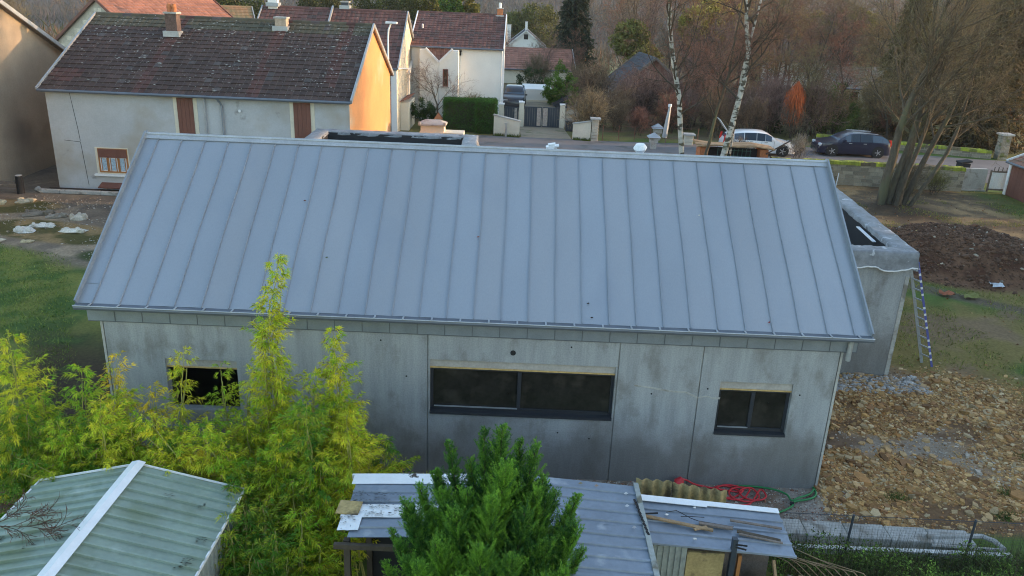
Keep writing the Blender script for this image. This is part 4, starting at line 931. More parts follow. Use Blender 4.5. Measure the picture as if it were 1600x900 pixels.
# ------------------------------------------------------------------ cars
def car(name, label, loc, rz, paint, L=4.2, W=1.74, H=1.48, estate=False, open_hatch=False, rails=False):
    t = thing(name, label, 'car', loc, rz); g = .17; hb = .92
    # stations along the length, front at +L/2: x, belt height, roof height, half width
    st = [(-.50, .55, .55, .80), (-.485, .80, .80, .90), (-.46, .93, .95, .96), (-.43, .95, 1.16 if not estate else 1.28, .98), (-.36, .95, 1.36 if not estate else 1.43, 1.), (-.22, .95, 1.45, 1.), (-.05, .94, 1.48, 1.), (.07, .93, 1.44, 1.), (.155, .92, 1.27, 1.),
          (.245, .91, .98, 1.), (.26, .90, .935, 1.), (.36, .85, .87, .98), (.44, .77, .79, .93), (.485, .66, .67, .85), (.50, .5, .5, .78)]
    V = []; Fs = []
    for fx, zb, zr, hw in st:
        x = fx*L; w2 = W/2*hw; k = (zr-zb)/.55; wr = w2*(1-.24*max(0, min(1, k))) ; zb_, zr_ = zb*H/1.48, zr*H/1.48
        V += [(x, -w2*.93, g), (x, -w2, g+.22), (x, -w2, zb_*.82), (x, -w2*.965, zb_), (x, -wr*.97, zr_-.05*min(1, max(0, k))), (x, -wr*.72, zr_), (x, wr*.72, zr_), (x, wr*.97, zr_-.05*min(1, max(0, k))), (x, w2*.965, zb_), (x, w2, zb_*.82), (x, w2, g+.22), (x, w2*.93, g)]
    n = 12
    for i in range(len(st)-1):
        for k in range(n-1):
            Fs.append((i*n+k, i*n+k+1, (i+1)*n+k+1, (i+1)*n+k))
        Fs.append((i*n+n-1, i*n, (i+1)*n, (i+1)*n+n-1))
    Fs += [tuple(range(n-1, -1, -1)), tuple((len(st)-1)*n+k for k in range(n))]
    m = MB(); m.add(V, Fs); b = m.build('body', paint, t, smooth=True)
    md = b.modifiers.new('e', 'EDGE_SPLIT'); md.split_angle = R(38)
    def P_(i, k, o=.0): p = Vector(V[i*n+k]); return p
    def pane(nm, quads, off, shrink=.06):
        q = MB()
        for a, bb, c_, d in quads:
            pp = [Vector(a), Vector(bb), Vector(c_), Vector(d)]; ce = sum(pp, Vector())/4; nrm = (pp[1]-pp[0]).cross(pp[2]-pp[0]).normalized()
            if nrm.dot(ce-Vector((0, 0, .7))) < 0: nrm = -nrm
            q.add([p.lerp(ce, shrink)+nrm*off for p in pp], [(0, 1, 2, 3)])
        return q.build(nm, M['car_glass'], t)
    for s_ in (0, 1):
        k0, k1 = (3, 4) if s_ == 0 else (8, 7)
        for rgn in ((3, 4, 5), (5, 6), (6, 7, 8)):
            i0, i1 = rgn[0], rgn[-1]+(1 if rgn[-1] < 8 else 0)
            qs = [(P_(i, k0), P_(i+1, k0), P_(i+1, k1), P_(i, k1)) for i in range(i0, i1)]
            pane('side_window', qs, .006, .05)
    pane('windscreen', [(P_(8, 4), P_(8, 7), P_(9, 7), P_(9, 4)), (P_(7, 4), P_(7, 7), P_(8, 7), P_(8, 4))], .012, .04)
    pane('rear_window', [(P_(2, 4), P_(2, 7), P_(3, 7), P_(3, 4)), (P_(3, 4), P_(3, 7), P_(4, 7), P_(4, 4))], .012, .04)
    for fx in (-.315, .315):
        for s_ in (-1, 1):
            x, y = fx*L, s_*(W/2-.09); wm = MB(); N = 20; ring = [(.30, -.10), (.315, -.09), (.32, 0), (.315, .09), (.30, .10), (.2, .10), (.2, -.10)]
            Vw = [(x+math.cos(2*math.pi*a/N)*rr_, y+dy, .32+math.sin(2*math.pi*a/N)*rr_) for a in range(N) for rr_, dy in ring]; K = len(ring)
            wm.add(Vw, [(a*K+k, a*K+(k+1) % K, ((a+1) % N)*K+(k+1) % K, ((a+1) % N)*K+k) for a in range(N) for k in range(K)])
            wh = wm.build('wheel', M['tyre'], t)
            rm = MB(); rm.tube([(x, y-.07, .32), (x, y+.07, .32)], .205, 18); 
            for a in range(5): an_ = 2*math.pi*a/5; rm.bar((x, y+s_*.085, .32), (x+math.cos(an_)*.19, y+s_*.085, .32+math.sin(an_)*.19), .05, .02, up=(0, 1, 0))
            rm.build('rim', M['rim'], wh)
            ar = MB(); ar.tube([(x, s_*(W/2-.35), .34), (x, s_*(W/2+.004), .34)], .37, 20); ar.build('wheel_arch', M['dark'], t)
    for s_ in (-1, 1):
        m = MB(); m.obox((.475*L, s_*W*.34, .66), (.06, 0, -.02), (0, .17, 0), (.0, 0, .07)); m.build('headlight', M['clear_lamp'], t, bevel=.02)
        m = MB(); m.obox((-.478*L, s_*W*.40, .88), (.05, 0, 0), (0, .10, 0), (0.03, 0, .20)); m.build('tail_light', M['red_lamp'], t, bevel=.02)
        m = MB(); m.obox((.16*L, s_*(W/2+.07), .98), (.05, 0, 0), (0, .09, 0), (0, 0, .06)); m.build('wing_mirror', paint, t, bevel=.02)
        for dx in (-.12, .08): m = MB(); m.box(dx*L-.09, s_*(W/2)-.02, .80, dx*L+.09, s_*(W/2)+.018, .83); m.build('door_handle', M['grey_metal'], t)
        for dx in (-.20, .02, .19): m = MB(); m.box(dx*L-.004, s_*(W/2)-.01, .3, dx*L+.004, s_*(W/2)+.004, .9); m.build('door_gap', M['dark'], t)
        if rails: m = MB(); m.tube([(-.30*L, s_*W*.34, 1.37), (-.12*L, s_*W*.35, 1.41), (.05*L, s_*W*.35, 1.42)], .018, 5); m.build('roof_rail', M['grey_metal'], t)
    if open_hatch: m = MB(); m.slab([(-.44*L, -.55, 1.30), (-.44*L, .55, 1.30), (-.56*L, .5, 1.95), (-.56*L, -.5, 1.95)], (1, 0, .2), .05); m.build('tailgate', paint, t)
    return t
car('parked_car', 'white hatchback parked on the road behind the birches', (21.95, 35.6, .04), R(-3), M['car_white'], 4.3, H=1.36, open_hatch=True)
car('parked_car', 'dark blue estate car parked before the low mossy wall', (27.9, 36.4, .04), R(179), M['car_dark'], 4.35, H=1.42, rails=True)
car('parked_car', 'black car facing out behind the dark gate', (7.15, 52.0, .04), R(-92), M['car_black'], 4.2, H=1.6)

# ------------------------------------------------------------------ metal sheds in the foreground
def ribbed(p0, du, dv, nrm, W, L, pitch, rib, height_, nseg=6, seed=0, wob=.006):
    """sheet with trapezoid ribs running along dv, spaced along du"""
    m = MB(); p0, du, dv, nrm = map(Vector, (p0, du, dv, nrm)); us = []; x = 0
    while x < W-1e-6:
        for f, h in ((0, 0), ((1-rib)/1.0*.90, 0), ((1-rib)+.02, 1), (.97, 1)):
            if x+f*pitch < W: us.append((x+f*pitch, h*height_))
        x += pitch
    us.append((W, 0)); V = []
    for j in range(nseg+1):
        for u_, h in us: e = wob*n3(u_*2+seed, j*.8, seed); V.append(p0+du*u_+dv*(L*j/nseg)+nrm*(h+e))
    K = len(us); m.add(V, [(j*K+k, j*K+k+1, (j+1)*K+k+1, (j+1)*K+k) for j in range(nseg) for k in range(K-1)])
    V2 = [v-nrm*.004 for v in V]; m.add(V2, [(j*K+k, (j+1)*K+k, (j+1)*K+k+1, j*K+k+1) for j in range(nseg) for k in range(K-1)]); return m
gs = thing('garden_shed', 'green ribbed metal shed with white ridge at the lower left', 'shed')
GX, GZ = 2.24, 2.0; hw = 1.53; gd = .36; yb, yf = -3.16, -8.0; ll = math.hypot(hw, gd)
for s_ in (-1, 1):
    dvv = Vector((s_*hw/ll, 0, -gd/ll)); nn = Vector((s_*gd/ll, 0, hw/ll)); k = 0; y = yb
    while y > yf:
        wd = min(1.0, y-yf); mm_ = ribbed((GX, y, GZ), (0, -1, 0), dvv, nn, wd, ll, .20, .20, .040, 6, s_*3+y, .004); mm_.build('roof_sheet', M['green_sheet'], gs); y -= 1.0
    m = MB(); e = Vector((GX, 0, GZ))+dvv*ll; m.box(e.x-.012, yf, e.z-.03, e.x+.012, yb+.02, e.z+.012); m.build('eaves_trim', M['white'], gs)
    m = MB(); m.bar((GX, yb+.01, GZ+.02), (e.x, yb+.01, e.z+.02), .015, .03); m.build('verge_trim', M['white'], gs)
    wl = ribbed((e.x-s_*.06, yb-.02, 0), (0, -1, 0), (0, 0, 1), (s_, 0, 0), abs(yf-yb), e.z-.03, .16, .35, .03, 2, 7); wl.build('side_wall', M['old_sheet'], gs)
m = MB()
for a, b in ((-.105, 0), (0, .105)):
    z0 = .012 if a < 0 else .042; z1 = .042 if a < 0 else .012
    m.add([(GX+a, yb+.03, GZ+z0+.028), (GX+b, yb+.03, GZ+z1+.028), (GX+b, yf, GZ+z1+.028), (GX+a, yf, GZ+z0+.028)], [(0, 3, 2, 1)])
m.build('ridge_cap', M['white_sheet'], gs)
m = MB(); m.slab([(GX-hw+.1, yb-.03, 0), (GX-hw+.1, yb-.03, GZ-gd-.03), (GX, yb-.03, GZ-.04), (GX+hw-.1, yb-.03, GZ-gd-.03), (GX+hw-.1, yb-.03, 0)], (0, 1, 0), .04); m.build('back_wall', M['old_sheet'], gs)
for k, (x, y) in enumerate([(3.35, -3.75), (3.62, -4.4), (3.55, -4.95), (2.9, -3.7), (1.6, -4.9), (3.6, -4.85), (1.0, -4.6)]):
    m = MB(); r = random.Random(k); zz = GZ-abs(x-GX)*gd/hw+.03
    for q in range(14): a, b = r.uniform(-.07, .07), r.uniform(-.06, .06); m.add([(x+a-.02, y+b, zz), (x+a, y+b-.012, zz+.012), (x+a+.022, y+b, zz+.006), (x+a, y+b+.014, zz)], [(0, 1, 2, 3)], (.04, .03, .02))
    tag(m.build('leaf_litter', M['leaf']), 'patch of dark rotting leaves on the green shed roof', 'leaves', 'leaf patches on the green shed', 'stuff')
# middle shed
cs = thing('sheet_metal_shed', 'blue-grey ribbed metal shed roof behind the dark conifer', 'shed')
RXm = 7.9; zr_, zl_, zrr = 2.12, 2.0, 2.0
def midz(x): return zl_+(zr_-zl_)*(x-5.4)/(RXm-5.4) if x < RXm else zr_-(zr_-zrr)*(x-RXm)/(9.58-RXm)
def strip(x0, x1, y0, y1, mat, dz=0., pitch=.235, nm='roof_sheet'):
    a = Vector((x0, y1, midz(x0)+dz)); b = Vector((x1, y1, midz(x1)+dz)); d = (b-a); Ls = d.length; d.normalize(); nn = Vector((-d.z, 0, d.x))
    return ribbed(a, (0, -1, 0), d, nn, y1-y0, Ls, pitch, .22, .022, 6, x0+y0, .006).build(nm, mat, cs)
strip(5.44, RXm, -3.42, -3.16, M['white_sheet'], .012, .5); strip(5.5, RXm, -3.92, -3.40, M['blue_sheet'], 0)
strip(5.44, 6.9, -4.22, -3.93, M['white_sheet'], .02, .5); strip(5.62, RXm, -4.62, -4.2, M['blue_sheet'], .0); strip(6.6, RXm, -4.3, -3.9, M['blue_sheet'], 0)
strip(5.46, 5.74, -4.5, -4.2, M['white_sheet'], .022, .5)
for y in (-3.16, -4.16, -5.16, -6.16, -7.16): strip(RXm, 9.56, y-1.0, y, M['blue_sheet'])
m = MB(); m.obox((5.53, -4.03, 2.045), (.155, -.01, .0), (.01, .13, .012), (0, 0, .008)); tag(m.build('plywood_board', M['fibre']), 'square brown board lying on the shed roof by the bamboo', 'board')
m = MB(); m.box(5.4, -3.18, 1.93, RXm, -3.14, 2.0); m.build('wall_plate', M['white_sheet'], cs)
m = MB(); m.bar((9.58, -3.12, 1.99), (9.60, -8.2, 1.99), .07, .09); m.build('verge_trim', M['old_sheet'], cs)
m = MB(); m.box(5.45, -4.68, 1.86, 7.6, -4.62, 1.93); m.build('eaves_beam', M['bark_dark'], cs)
m = MB(); m.box(5.6, -3.24, 0, 9.5, -3.2, 1.93); m.build('back_wall', M['dark'], cs)  # dark back wall, beam and posts paint in the shade below the roof
m = MB(); m.box(9.5, -8.1, 0, 9.54, -3.24, 1.95); m.build('side_wall', M['old_sheet'], cs)
for x, y in ((5.65, -3.3), (5.6, -4.55), (7.5, -4.55)): m = MB(); m.box(x-.04, y-.04, 0, x+.04, y+.04, 1.93); m.build('post', M['bark_dark'], cs)
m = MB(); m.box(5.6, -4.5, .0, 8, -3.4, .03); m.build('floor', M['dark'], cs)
r = random.Random(4)
for k, (x, y, nn_, sx, sy) in enumerate([(5.75, -3.98, 70, .28, .05), (5.8, -3.70, 60, .30, .03), (6.0, -4.16, 50, .3, .03), (5.55, -4.25, 30, .1, .05), (6.5, -4.0, 50, .35, .04), (5.65, -3.85, 40, .2, .03)]):
    m = MB()
    for q in range(nn_): a, b = x+r.gauss(0, sx), y+r.gauss(0, sy); a = min(max(a, 5.45), 7.5); zz = midz(a)+.035; w_ = r.uniform(.01, .025); m.add([(a-w_, b, zz), (a, b-w_*.6, zz+.012), (a+w_, b, zz+.004), (a, b+w_*.6, zz)], [(0, 1, 2, 3)], (.03, .024, .02))
    tag(m.build('leaf_litter', M['leaf']), 'dark leaf rubbish gathered in the ribs of the white roof sheets', 'leaves', 'leaf rubbish on the middle shed', 'stuff')
for x, y, c_ in ((9.4, -3.42, (.7, .7, .68)), (9.38, -3.72, (.7, .7, .7)), (8.98, -3.3, (.4, .28, .2)), (8.75, -3.28, (.3, .25, .15)), (8.55, -4.2, (.45, .12, .05)), (8.62, -4.05, (.05, .05, .04)), (9.42, -4.2, (.5, .5, .52))):
    m = MB(); z = midz(x)+.02; m.add([(x-.035, y-.01, z+.01), (x, y-.03, z+.014), (x+.035, y+.005, z+.01), (x, y+.03, z+.02)], [(0, 1, 2, 3)], c_); tag(m.build('debris_flake', M['leaf']), 'small flake of debris on the blue-grey shed roof', 'debris', 'flakes on the middle shed roof')
m = MB(); 
for k in range(9): yy = -3.55-k*.09; m.bar((9.5+.01*k, yy, midz(9.5)+.035), (9.52+.01*k, yy-.07, midz(9.5)+.03), .03, .012)
tag(m.build('cable', M['dark']), 'black cable lying along the shed roof edge', 'cable')
# lean-to on the right
lt = thing('lean_to_shed', 'low lean-to with ribbed sheet roof strewn with broken timber', 'shed')
A = Vector((9.66, -3.12, 1.76)); Bp = Vector((11.75, -3.12, 1.62)); d = (Bp-A); Ls = d.length; d.normalize(); nn = Vector((-d.z, 0, d.x))
sl2 = Vector((0, -1, -.10)).normalized(); n4 = d.cross(-sl2).normalized(); n4 = n4 if n4.z > 0 else -n4
def LP(u_, v_, o=0.): return A+d*u_+sl2*v_+n4*o
for k in range(2): ribbed(LP(0, k*.46), sl2, d, n4, .47, Ls, .235, .22, .022, 6, k+.3).build('roof_sheet', M['blue_sheet'], lt)
m = MB(); m.bar(LP(0, -.01, .03), LP(Ls, -.01, .02), .10, .012, up=n4); m.bar(LP(.02, .05, .035), LP(1.0, .05, .03), .05, .01, up=n4); m.build('ridge_flashing', M['white_sheet'], lt)
ribbed((9.68, -4.0, 0), (1, 0, 0), (0, 0, 1), (0, -1, 0), .55, 1.62, .085, .45, .02, 2, 3).build('wall_sheet', M['old_sheet'], lt)
m = MB(); m.box(10.24, -4.0, .0, 10.76, -3.96, 1.52); m.build('wall_board', M['fibre'], lt)
m = MB(); m.box(10.83, -4.06, 0, 10.90, -3.98, 1.80); m.build('green_post', M['anthracite'], lt); m = MB(); m.bar((10.86, -4.05, 1.72), (11.02, -4.1, 1.74), .015, .02); m.bar((10.86, -4.05, 1.68), (11.02, -4.08, 1.66), .015, .02); m.build('hook', M['dark'], lt)
m = MB(); m.box(10.95, -4.02, 0, 11.0, -3.96, 1.5); m.build('orange_post', M['wood_orange'], lt); m = MB(); m.bar((11.45, -4.0, 1.45), (11.62, -4.5, .3), .04, .03); m.build('brace', M['wood'], lt)
m = MB(); m.box(9.7, -3.2, 0, 11.7, -3.16, 1.6); m.build('back_wall', M['wood_grey'], lt)
for k, (u0, v0, u1, v1, w_, h_, mt_) in enumerate([(.03, .42, .98, .58, .05, .025, 'wood'), (.8, .46, 1.28, .50, .05, .03, 'wood_grey'), (1.28, .33, 2.02, .40, .035, .02, 'wood_grey'), (1.33, .55, 1.93, .66, .05, .025, 'bark_dark'), (1.35, .60, 1.95, .70, .03, .02, 'wood_grey'), (-.02, .38, .22, .33, .02, .015, 'dark'), (.9, .52, .7, .6, .04, .02, 'wood')]):
    m = MB(); m.bar(LP(u0, v0, .045), LP(u1, v1, .045), w_, h_, up=n4); lb = ['pale broken lath near the shed joint', 'grey lath in the middle of the lean-to roof', 'thin grey lath at the back right of the lean-to', 'dark rotten lath near the front right corner', 'thin grey strip beside the dark rotten lath', 'short black stick by the shed joint', 'stubby splinter of pale wood'][k]
    tag(m.build('timber_lath', M[mt_]), lb, 'timber', 'loose timber on the lean-to')
m = MB(); m.tube([LP(.35, .30, .05), LP(.5, .25, .06), LP(.7, .38, .05), LP(.8, .42, .05), LP(1.3, .47, .05)], .006, 4); m.tube([LP(.55, .36, .05), LP(.72, .35, .06), LP(.9, .33, .05)], .006, 4); tag(m.build('wire_scrap', M['dark']), 'thin dark bent wire on the lean-to roof', 'wire')
for k, (u_, v_) in enumerate(((.35, .33), (.80, .12), (.68, .78), (1.35, .82))): m = MB(); p = LP(u_, v_, .035); rock(m, p, .03, .018, .012, k, (.62, .6, .58), 6); tag(m.build('pebble', M['stone']), 'small pale crumb on the lean-to roof', 'pebble', 'crumbs on the lean-to')
# wheelbarrow-like junk below the lean-to edge
t = thing('handcart', 'old handcart with spoked wheel under the lean-to', 'handcart', (11.25, -4.15, .6)); m = MB()
for a in range(16): a0, a1 = 2*math.pi*a/16, 2*math.pi*(a+1)/16; m.bar((.22*math.cos(a0), 0, .22*math.sin(a0)), (.22*math.cos(a1), 0, .22*math.sin(a1)), .03, .03, up=(0, 1, 0))
for a in range(8): a0 = 2*math.pi*a/8; m.bar((0, 0, 0), (.21*math.cos(a0), 0, .21*math.sin(a0)), .01, .01, up=(0, 1, 0))
m.build('wheel', M['grey_metal'], t); m = MB(); m.box(-.2, .05, -.1, .6, .6, .2); m.build('tray', M['dark'], t, bevel=.02); m = MB(); m.bar((.3, .05, .1), (.9, -.3, .4), .03, .03); m.build('handle', M['wood_orange'], t)
t = thing('junk_crate', 'pinkish-grey crate edged with pale wood in the bottom right corner of the lean-to', 'crate', (11.95, -4.35, .9)); m = MB(); m.box(-.35, -.3, 0, .35, .3, .25); m.build('box', M['beige_pvc'], t)
for a, b in (((-.37, -.32, .27), (.37, -.32, .27)), ((.37, -.32, .27), (.42, .32, .27)), ((.42, .32, .27), (-.1, .36, .27))): m = MB(); m.bar(a, b, .03, .03); m.build('rim_lath', M['wood'], t)
for k in range(3): m = MB(); m.bar((-.1+.16*k, -.32, .3), (-.02+.16*k, -.05, .36), .03, .03); m.build('black_grip', M['dark'], t)
m = MB(); m.tube([(12.35, -3.55, .55), (12.9, -3.62, .75), (13.25, -3.6, .72), (13.33, -3.6, .5), (13.33, -3.62, 0)], .028, 8); tag(m.build('bent_pipe', M['grey_metal']), 'bent grey metal pipe end in the bottom right weeds', 'pipe')
m = MB(); m.tube([(11.9, -3.5, .78), (12.6, -3.6, .68), (13.4, -3.7, .60), (14.6, -3.8, .55)], .022, 6); tag(m.build('rusty_rail', M['wood_grey']), 'long thin brown rail lying behind the weeds at the bottom', 'rail')
rs = random.Random(8)
for k in range(9):
    x, y = 12.0+.12*k, -3.2-.05*k; a = rs.uniform(-.3, .5); m = MB(); m.tube([(x-.5, y+.5+a*.2, .75+a*.1), (x, y, .8+.02*k), (x+.55, y-.7, .55)], .008, 4)
    tag(m.build('dry_cane', M['wood']), 'long dry cane lying across the weeds by the lean-to corner', 'cane', 'dry canes at the lean-to corner')
# leaning corrugated fibre-cement sheets
LSH = (1.06, 1.06, 1.05, .98)
for k, (x0, x1, y0, y1, h0, h1, lb) in enumerate([(9.88, 10.47, -1.66, -1.70, LSH[0], LSH[1], 'left and shorter of the two leaning yellow-brown corrugated sheets'), (10.49, 11.40, -1.72, -1.80, LSH[2], LSH[3], 'right and longer of the two leaning yellow-brown corrugated sheets')]):
    m = MB(); nx = int((x1-x0)/.0147); V = []; N = 6
    for j in range(N+1):
        for i in range(nx+1):
            f = i/nx; x = x0+(x1-x0)*f; ph = 2*math.pi*(x-x0)/.177; w_ = .03*math.cos(ph); g = j/N; V.append((x, y0+(y1-y0)*f+g*.10+w_, .02+g*(h0+(h1-h0)*f)))
    K = nx+1; Fs = [(j*K+i, j*K+i+1, (j+1)*K+i+1, (j+1)*K+i) for j in range(N) for i in range(nx)]; m.add(V, Fs); o = m.build('corrugated_sheet', M['fibre'], None, smooth=True)
    so = o.modifiers.new('thick', 'SOLIDIFY'); so.thickness = .012; tag(o, lb, 'corrugated sheet')
# hoses
def hose(name, label, pts, rad, mat, z0=.03):
    P_ = [Vector((q[0], q[1], q[2] if len(q) > 2 else z0)) for q in pts]; out_ = []
    for i in range(len(P_)-1):
        a, b, c_, d = P_[max(i-1, 0)], P_[i], P_[i+1], P_[min(i+2, len(P_)-1)]
        for k in range(4): s_ = k/4; out_.append(.5*((2*b)+(c_-a)*s_+(2*a-5*b+4*c_-d)*s_*s_+(3*b-a-3*c_+d)*s_**3))
    out_.append(P_[-1]); m = MB(); m.tube(out_, rad, 7); return tag(m.build(name, mat, smooth=True), label, 'hose')
pts = []; r = random.Random(2)
for loop in range(4):
    cx, cy = 11.80+loop*.17+r.uniform(-.04, .04), -.30-loop*.02+r.uniform(-.05, .05); ra = r.uniform(.20, .27)
    for a in range(9): an_ = 2*math.pi*a/9+loop*.5; pts.append((cx+ra*1.15*math.cos(an_), cy+ra*.95*math.sin(an_), .03+.012*loop))
hose('red_hose', 'coiled red hose lying at the foot of the concrete wall', [(10.95, -.15, .2), (11.1, -.12, .16), (11.35, -.1, .04)]+pts+[(12.2, -.62, .03), (11.9, -.66, .03)], .017, M['red_hose'])
m = MB(); m.tube([(10.92, -.12, .02), (10.95, -.16, .12), (11.02, -.12, .20)], [.06, .10, .05], 10); tag(m.build('red_nozzle', M['red_hose']), 'red hose fitting standing by the wall joint', 'fitting')
hose('green_hose', 'green hose looping from the house corner across the gravel', [(13.55, .15, .03), (13.58, -.1, .04), (13.5, -.32, .05), (13.3, -.45, .06), (13.05, -.52, .05), (12.95, -.68, .05), (12.6, -.88, .04), (12.2, -.85, .03), (11.95, -.72, .03)], .020, M['green_hose'])
hose('green_hose', 'second green hose strand curving along the wall foot', [(12.1, -.04, .03), (12.5, -.05, .03), (12.8, -.14, .04), (12.98, -.3, .05), (13.0, -.5, .06), (13.15, -.42, .07), (13.4, -.3, .08), (13.54, -.12, .07)], .018, M['green_hose'])
m = MB(); m.tube([(12.95, -.58, .05), (13.02, -.60, .06)], .035, 8); tag(m.build('hose_coupling', M['dark']), 'dark coupling joining the green hoses', 'coupling')
# ladder against the annex
t = thing('ladder', 'aluminium ladder with blue sides leaning on the flat-roofed annex', 'ladder')
a0, a1 = Vector((18.62, 5.85, 0)), Vector((17.72, 5.95, 2.8)); b0, b1 = Vector((18.47, 6.10, 0)), Vector((17.62, 6.2, 2.8))
for k in range(48):
    p, q = a0.lerp(a1, k/48), a0.lerp(a1, (k+1)/48); m = MB(); m.bar(p, q, .025, .05); m.build('side_rail', M['blue_stripe'] if k % 3 or k % 5 == 0 else M['white'], t)
m = MB(); m.bar(b0, b1, .03, .07); m.build('side_rail', M['grey_metal'], t)
for k in range(1, 11): p, q = a0.lerp(a1, k/11), b0.lerp(b1, k/11); m = MB(); m.bar(p, q, .03, .03); m.build('rung', M['grey_metal'], t)
# concrete kerb wall, posts and wire at the bottom right
t = thing('concrete_strip', 'pale concrete foundation strip between the rubble and the weeds', 'foundation')
m = MB()
for k in range(5): x0 = 12.2+k*.72; m = MB(); m.box(x0+.003, -1.62-.04*k*.7-.0, -.2, x0+.717, -1.20-.03*k, .16); m.build('kerb_segment', M['concrete'], t, bevel=.02)
m = MB(); m.box(12.2, -1.95, -.2, 16.3, -1.85, .12); m.build('kerb_segment', M['white_wall'], t)
m = MB(); m.tube([(15.0, -1.58, .17), (15.6, -1.52, .17), (16.0, -1.50, .17), (16.15, -1.62, .17), (16.2, -1.85, .17)], .045, 8); m.tube([(15.0, -1.78, .15), (16.2, -1.84, .15)], .03, 6); m.build('pipe_edge', M['concrete'], t)
t = thing('mesh_fence', 'thin green wire mesh fence on slim posts before the rubble', 'fence')
for x in (13.45, 15.48, 17.4): m = MB(); m.tube([(x-.03, -2.02, -.1), (x+.01, -1.98, .84)], .022, 6); m.build('post', M['anthracite'], t)
wm = MB()
for k in range(16): z = .08+k*.05; wm.bar((12.3, -2.0, z), (18.5, -2.0, z+.0), .0013, .0013)
for k in range(120): x = 12.3+k*.052; wm.bar((x, -2.0, .05), (x, -2.0, .84), .0013, .0013, up=(0, 1, 0))
tag(wm.build('wire_mesh', M['anthracite'], t), kind='stuff')
m = MB(); m.tube([(12.3, -2.0, .84), (18.5, -2.0, .80)], .005, 5); m.build('tension_wire', M['anthracite'], t)
# bits lying in the grass right
for x, y, s_, c_, lb in ((21.7, 11.4, .22, (.35, .12, .06), 'rust-red rag on the grass beside the dirt track'), (22.4, 11.3, .25, (.20, .20, .06), 'yellowish cloth on the grass beside the rust-red rag'), (23.9, 12.4, .2, (.6, .62, .63), 'white scrap on the grass behind the dirt mound')):
    m = MB(); V = []; r = random.Random(int(x*10))
    for j in range(5):
        for i in range(6): V.append((x+(i-2.5)*s_*.4+r.uniform(-.04, .04), y+(j-2)*s_*.35+r.uniform(-.04, .04), .05+r.uniform(0, .12)))
    m.add(V, [(j*6+i, j*6+i+1, (j+1)*6+i+1, (j+1)*6+i) for j in range(4) for i in range(5)], c_); tag(m.build('rag', M['stone'], smooth=True), lb, 'rag')
m = MB(); m.tube([(23.3, 26.0, 0), (23.35, 26.0, .95)], .025, 6); tag(m.build('marker_stake', M['white']), 'thin pale stake in front of the garden wall', 'stake')
# ------------------------------------------------------------------ vegetation
def unit(a): return a/np.maximum(np.linalg.norm(a, axis=-1, keepdims=True), 1e-9)
def leaf_quads(P, D, l, w, rs, droop=.15):
    """kite-shaped leaves: P origin, D direction, l length, w width"""
    N = len(P); rnd = rs.normal(size=(N, 3)); S_ = unit(np.cross(D, rnd)); l = l[:, None]; w = w[:, None]; g = np.array([0, 0, -1.])
    A = P; B = P+D*l*.4+S_*w*.5; T = P+D*l+g*l*droop; E_ = P+D*l*.4-S_*w*.5
    return np.stack([A, B, T, E_], 1)
def plume(base, tip, Rm, f0, rs, step=.12, nb=4, up=.6, ll=(.07, .13), lw=(.008, .014), per=7, cstep=.06, droop=.35, cols=((.13, .19, .03), (.3, .3, .04)), mixp=.3, shape=.65, wander=.12, cnoise=.25, spread=.85, bl_up=0.2):
    """foliage of one upright stem from fraction f0 to the tip; returns leaf quads and colours and the stem polyline"""
    base, tip = np.array(base, float), np.array(tip, float); H = np.linalg.norm(tip-base); n = 12
    a0_ = rs.rand()*6; off = np.cumsum(rs.normal(size=(n+1, 3))*[1, 1, 0], 0); off -= np.linspace(0, 1, n+1)[:, None]*off[-1]; off *= wander*H/n
    line = base+(tip-base)*np.linspace(0, 1, n+1)[:, None]+off
    fs = np.arange(f0, 1, step/H); P0 = []; D0 = []; Lb = []
    for f in fs:
        g = (f-f0)/(1-f0); i = min(int(f*n), n-1); p = line[i]+(line[i+1]-line[i])*(f*n-i)
        r_ = Rm*(max(.04, (1-g))**shape)*(.6+.4*min(1, g*5))
        for _ in range(nb): a = rs.rand()*2*np.pi; u_ = up+rs.normal()*.2; P0.append(p); D0.append([np.cos(a), np.sin(a), u_]); Lb.append(r_*rs.uniform(.3, 1.25)*(1+.35*np.sin(f*31+a0_)))
    P0 = np.array(P0); D0 = unit(np.array(D0)); Lb = np.array(Lb); k = np.maximum(1, (Lb/cstep).astype(int)); idx = np.repeat(np.arange(len(P0)), k)
    q = np.concatenate([(np.arange(m)+1)/m for m in k]); curve = np.stack([np.zeros(len(q)), np.zeros(len(q)), bl_up*q*q], -1)
    CP = P0[idx]+D0[idx]*(Lb[idx]*q)[:, None]+curve*Lb[idx][:, None]; idx2 = np.repeat(np.arange(len(CP)), per); N = len(idx2)
    D = unit(D0[idx[idx2]]+rs.normal(size=(N, 3))*spread*.6+np.array([0, 0, bl_up*.6])); P = CP[idx2]+rs.normal(size=(N, 3))*.008
    V = leaf_quads(P, D, rs.uniform(*ll, N), rs.uniform(*lw, N), rs, droop)
    cA, cB = np.array(cols[0]), np.array(cols[1]); m = np.clip(mixp+rs.normal(size=len(P0))[idx[idx2]]*cnoise+rs.normal(size=N)*.12, 0, 1)[:, None]
    Cc = (cA*(1-m)+cB*m)*rs.uniform(.75, 1.2, N)[:, None]
    return V, Cc, line
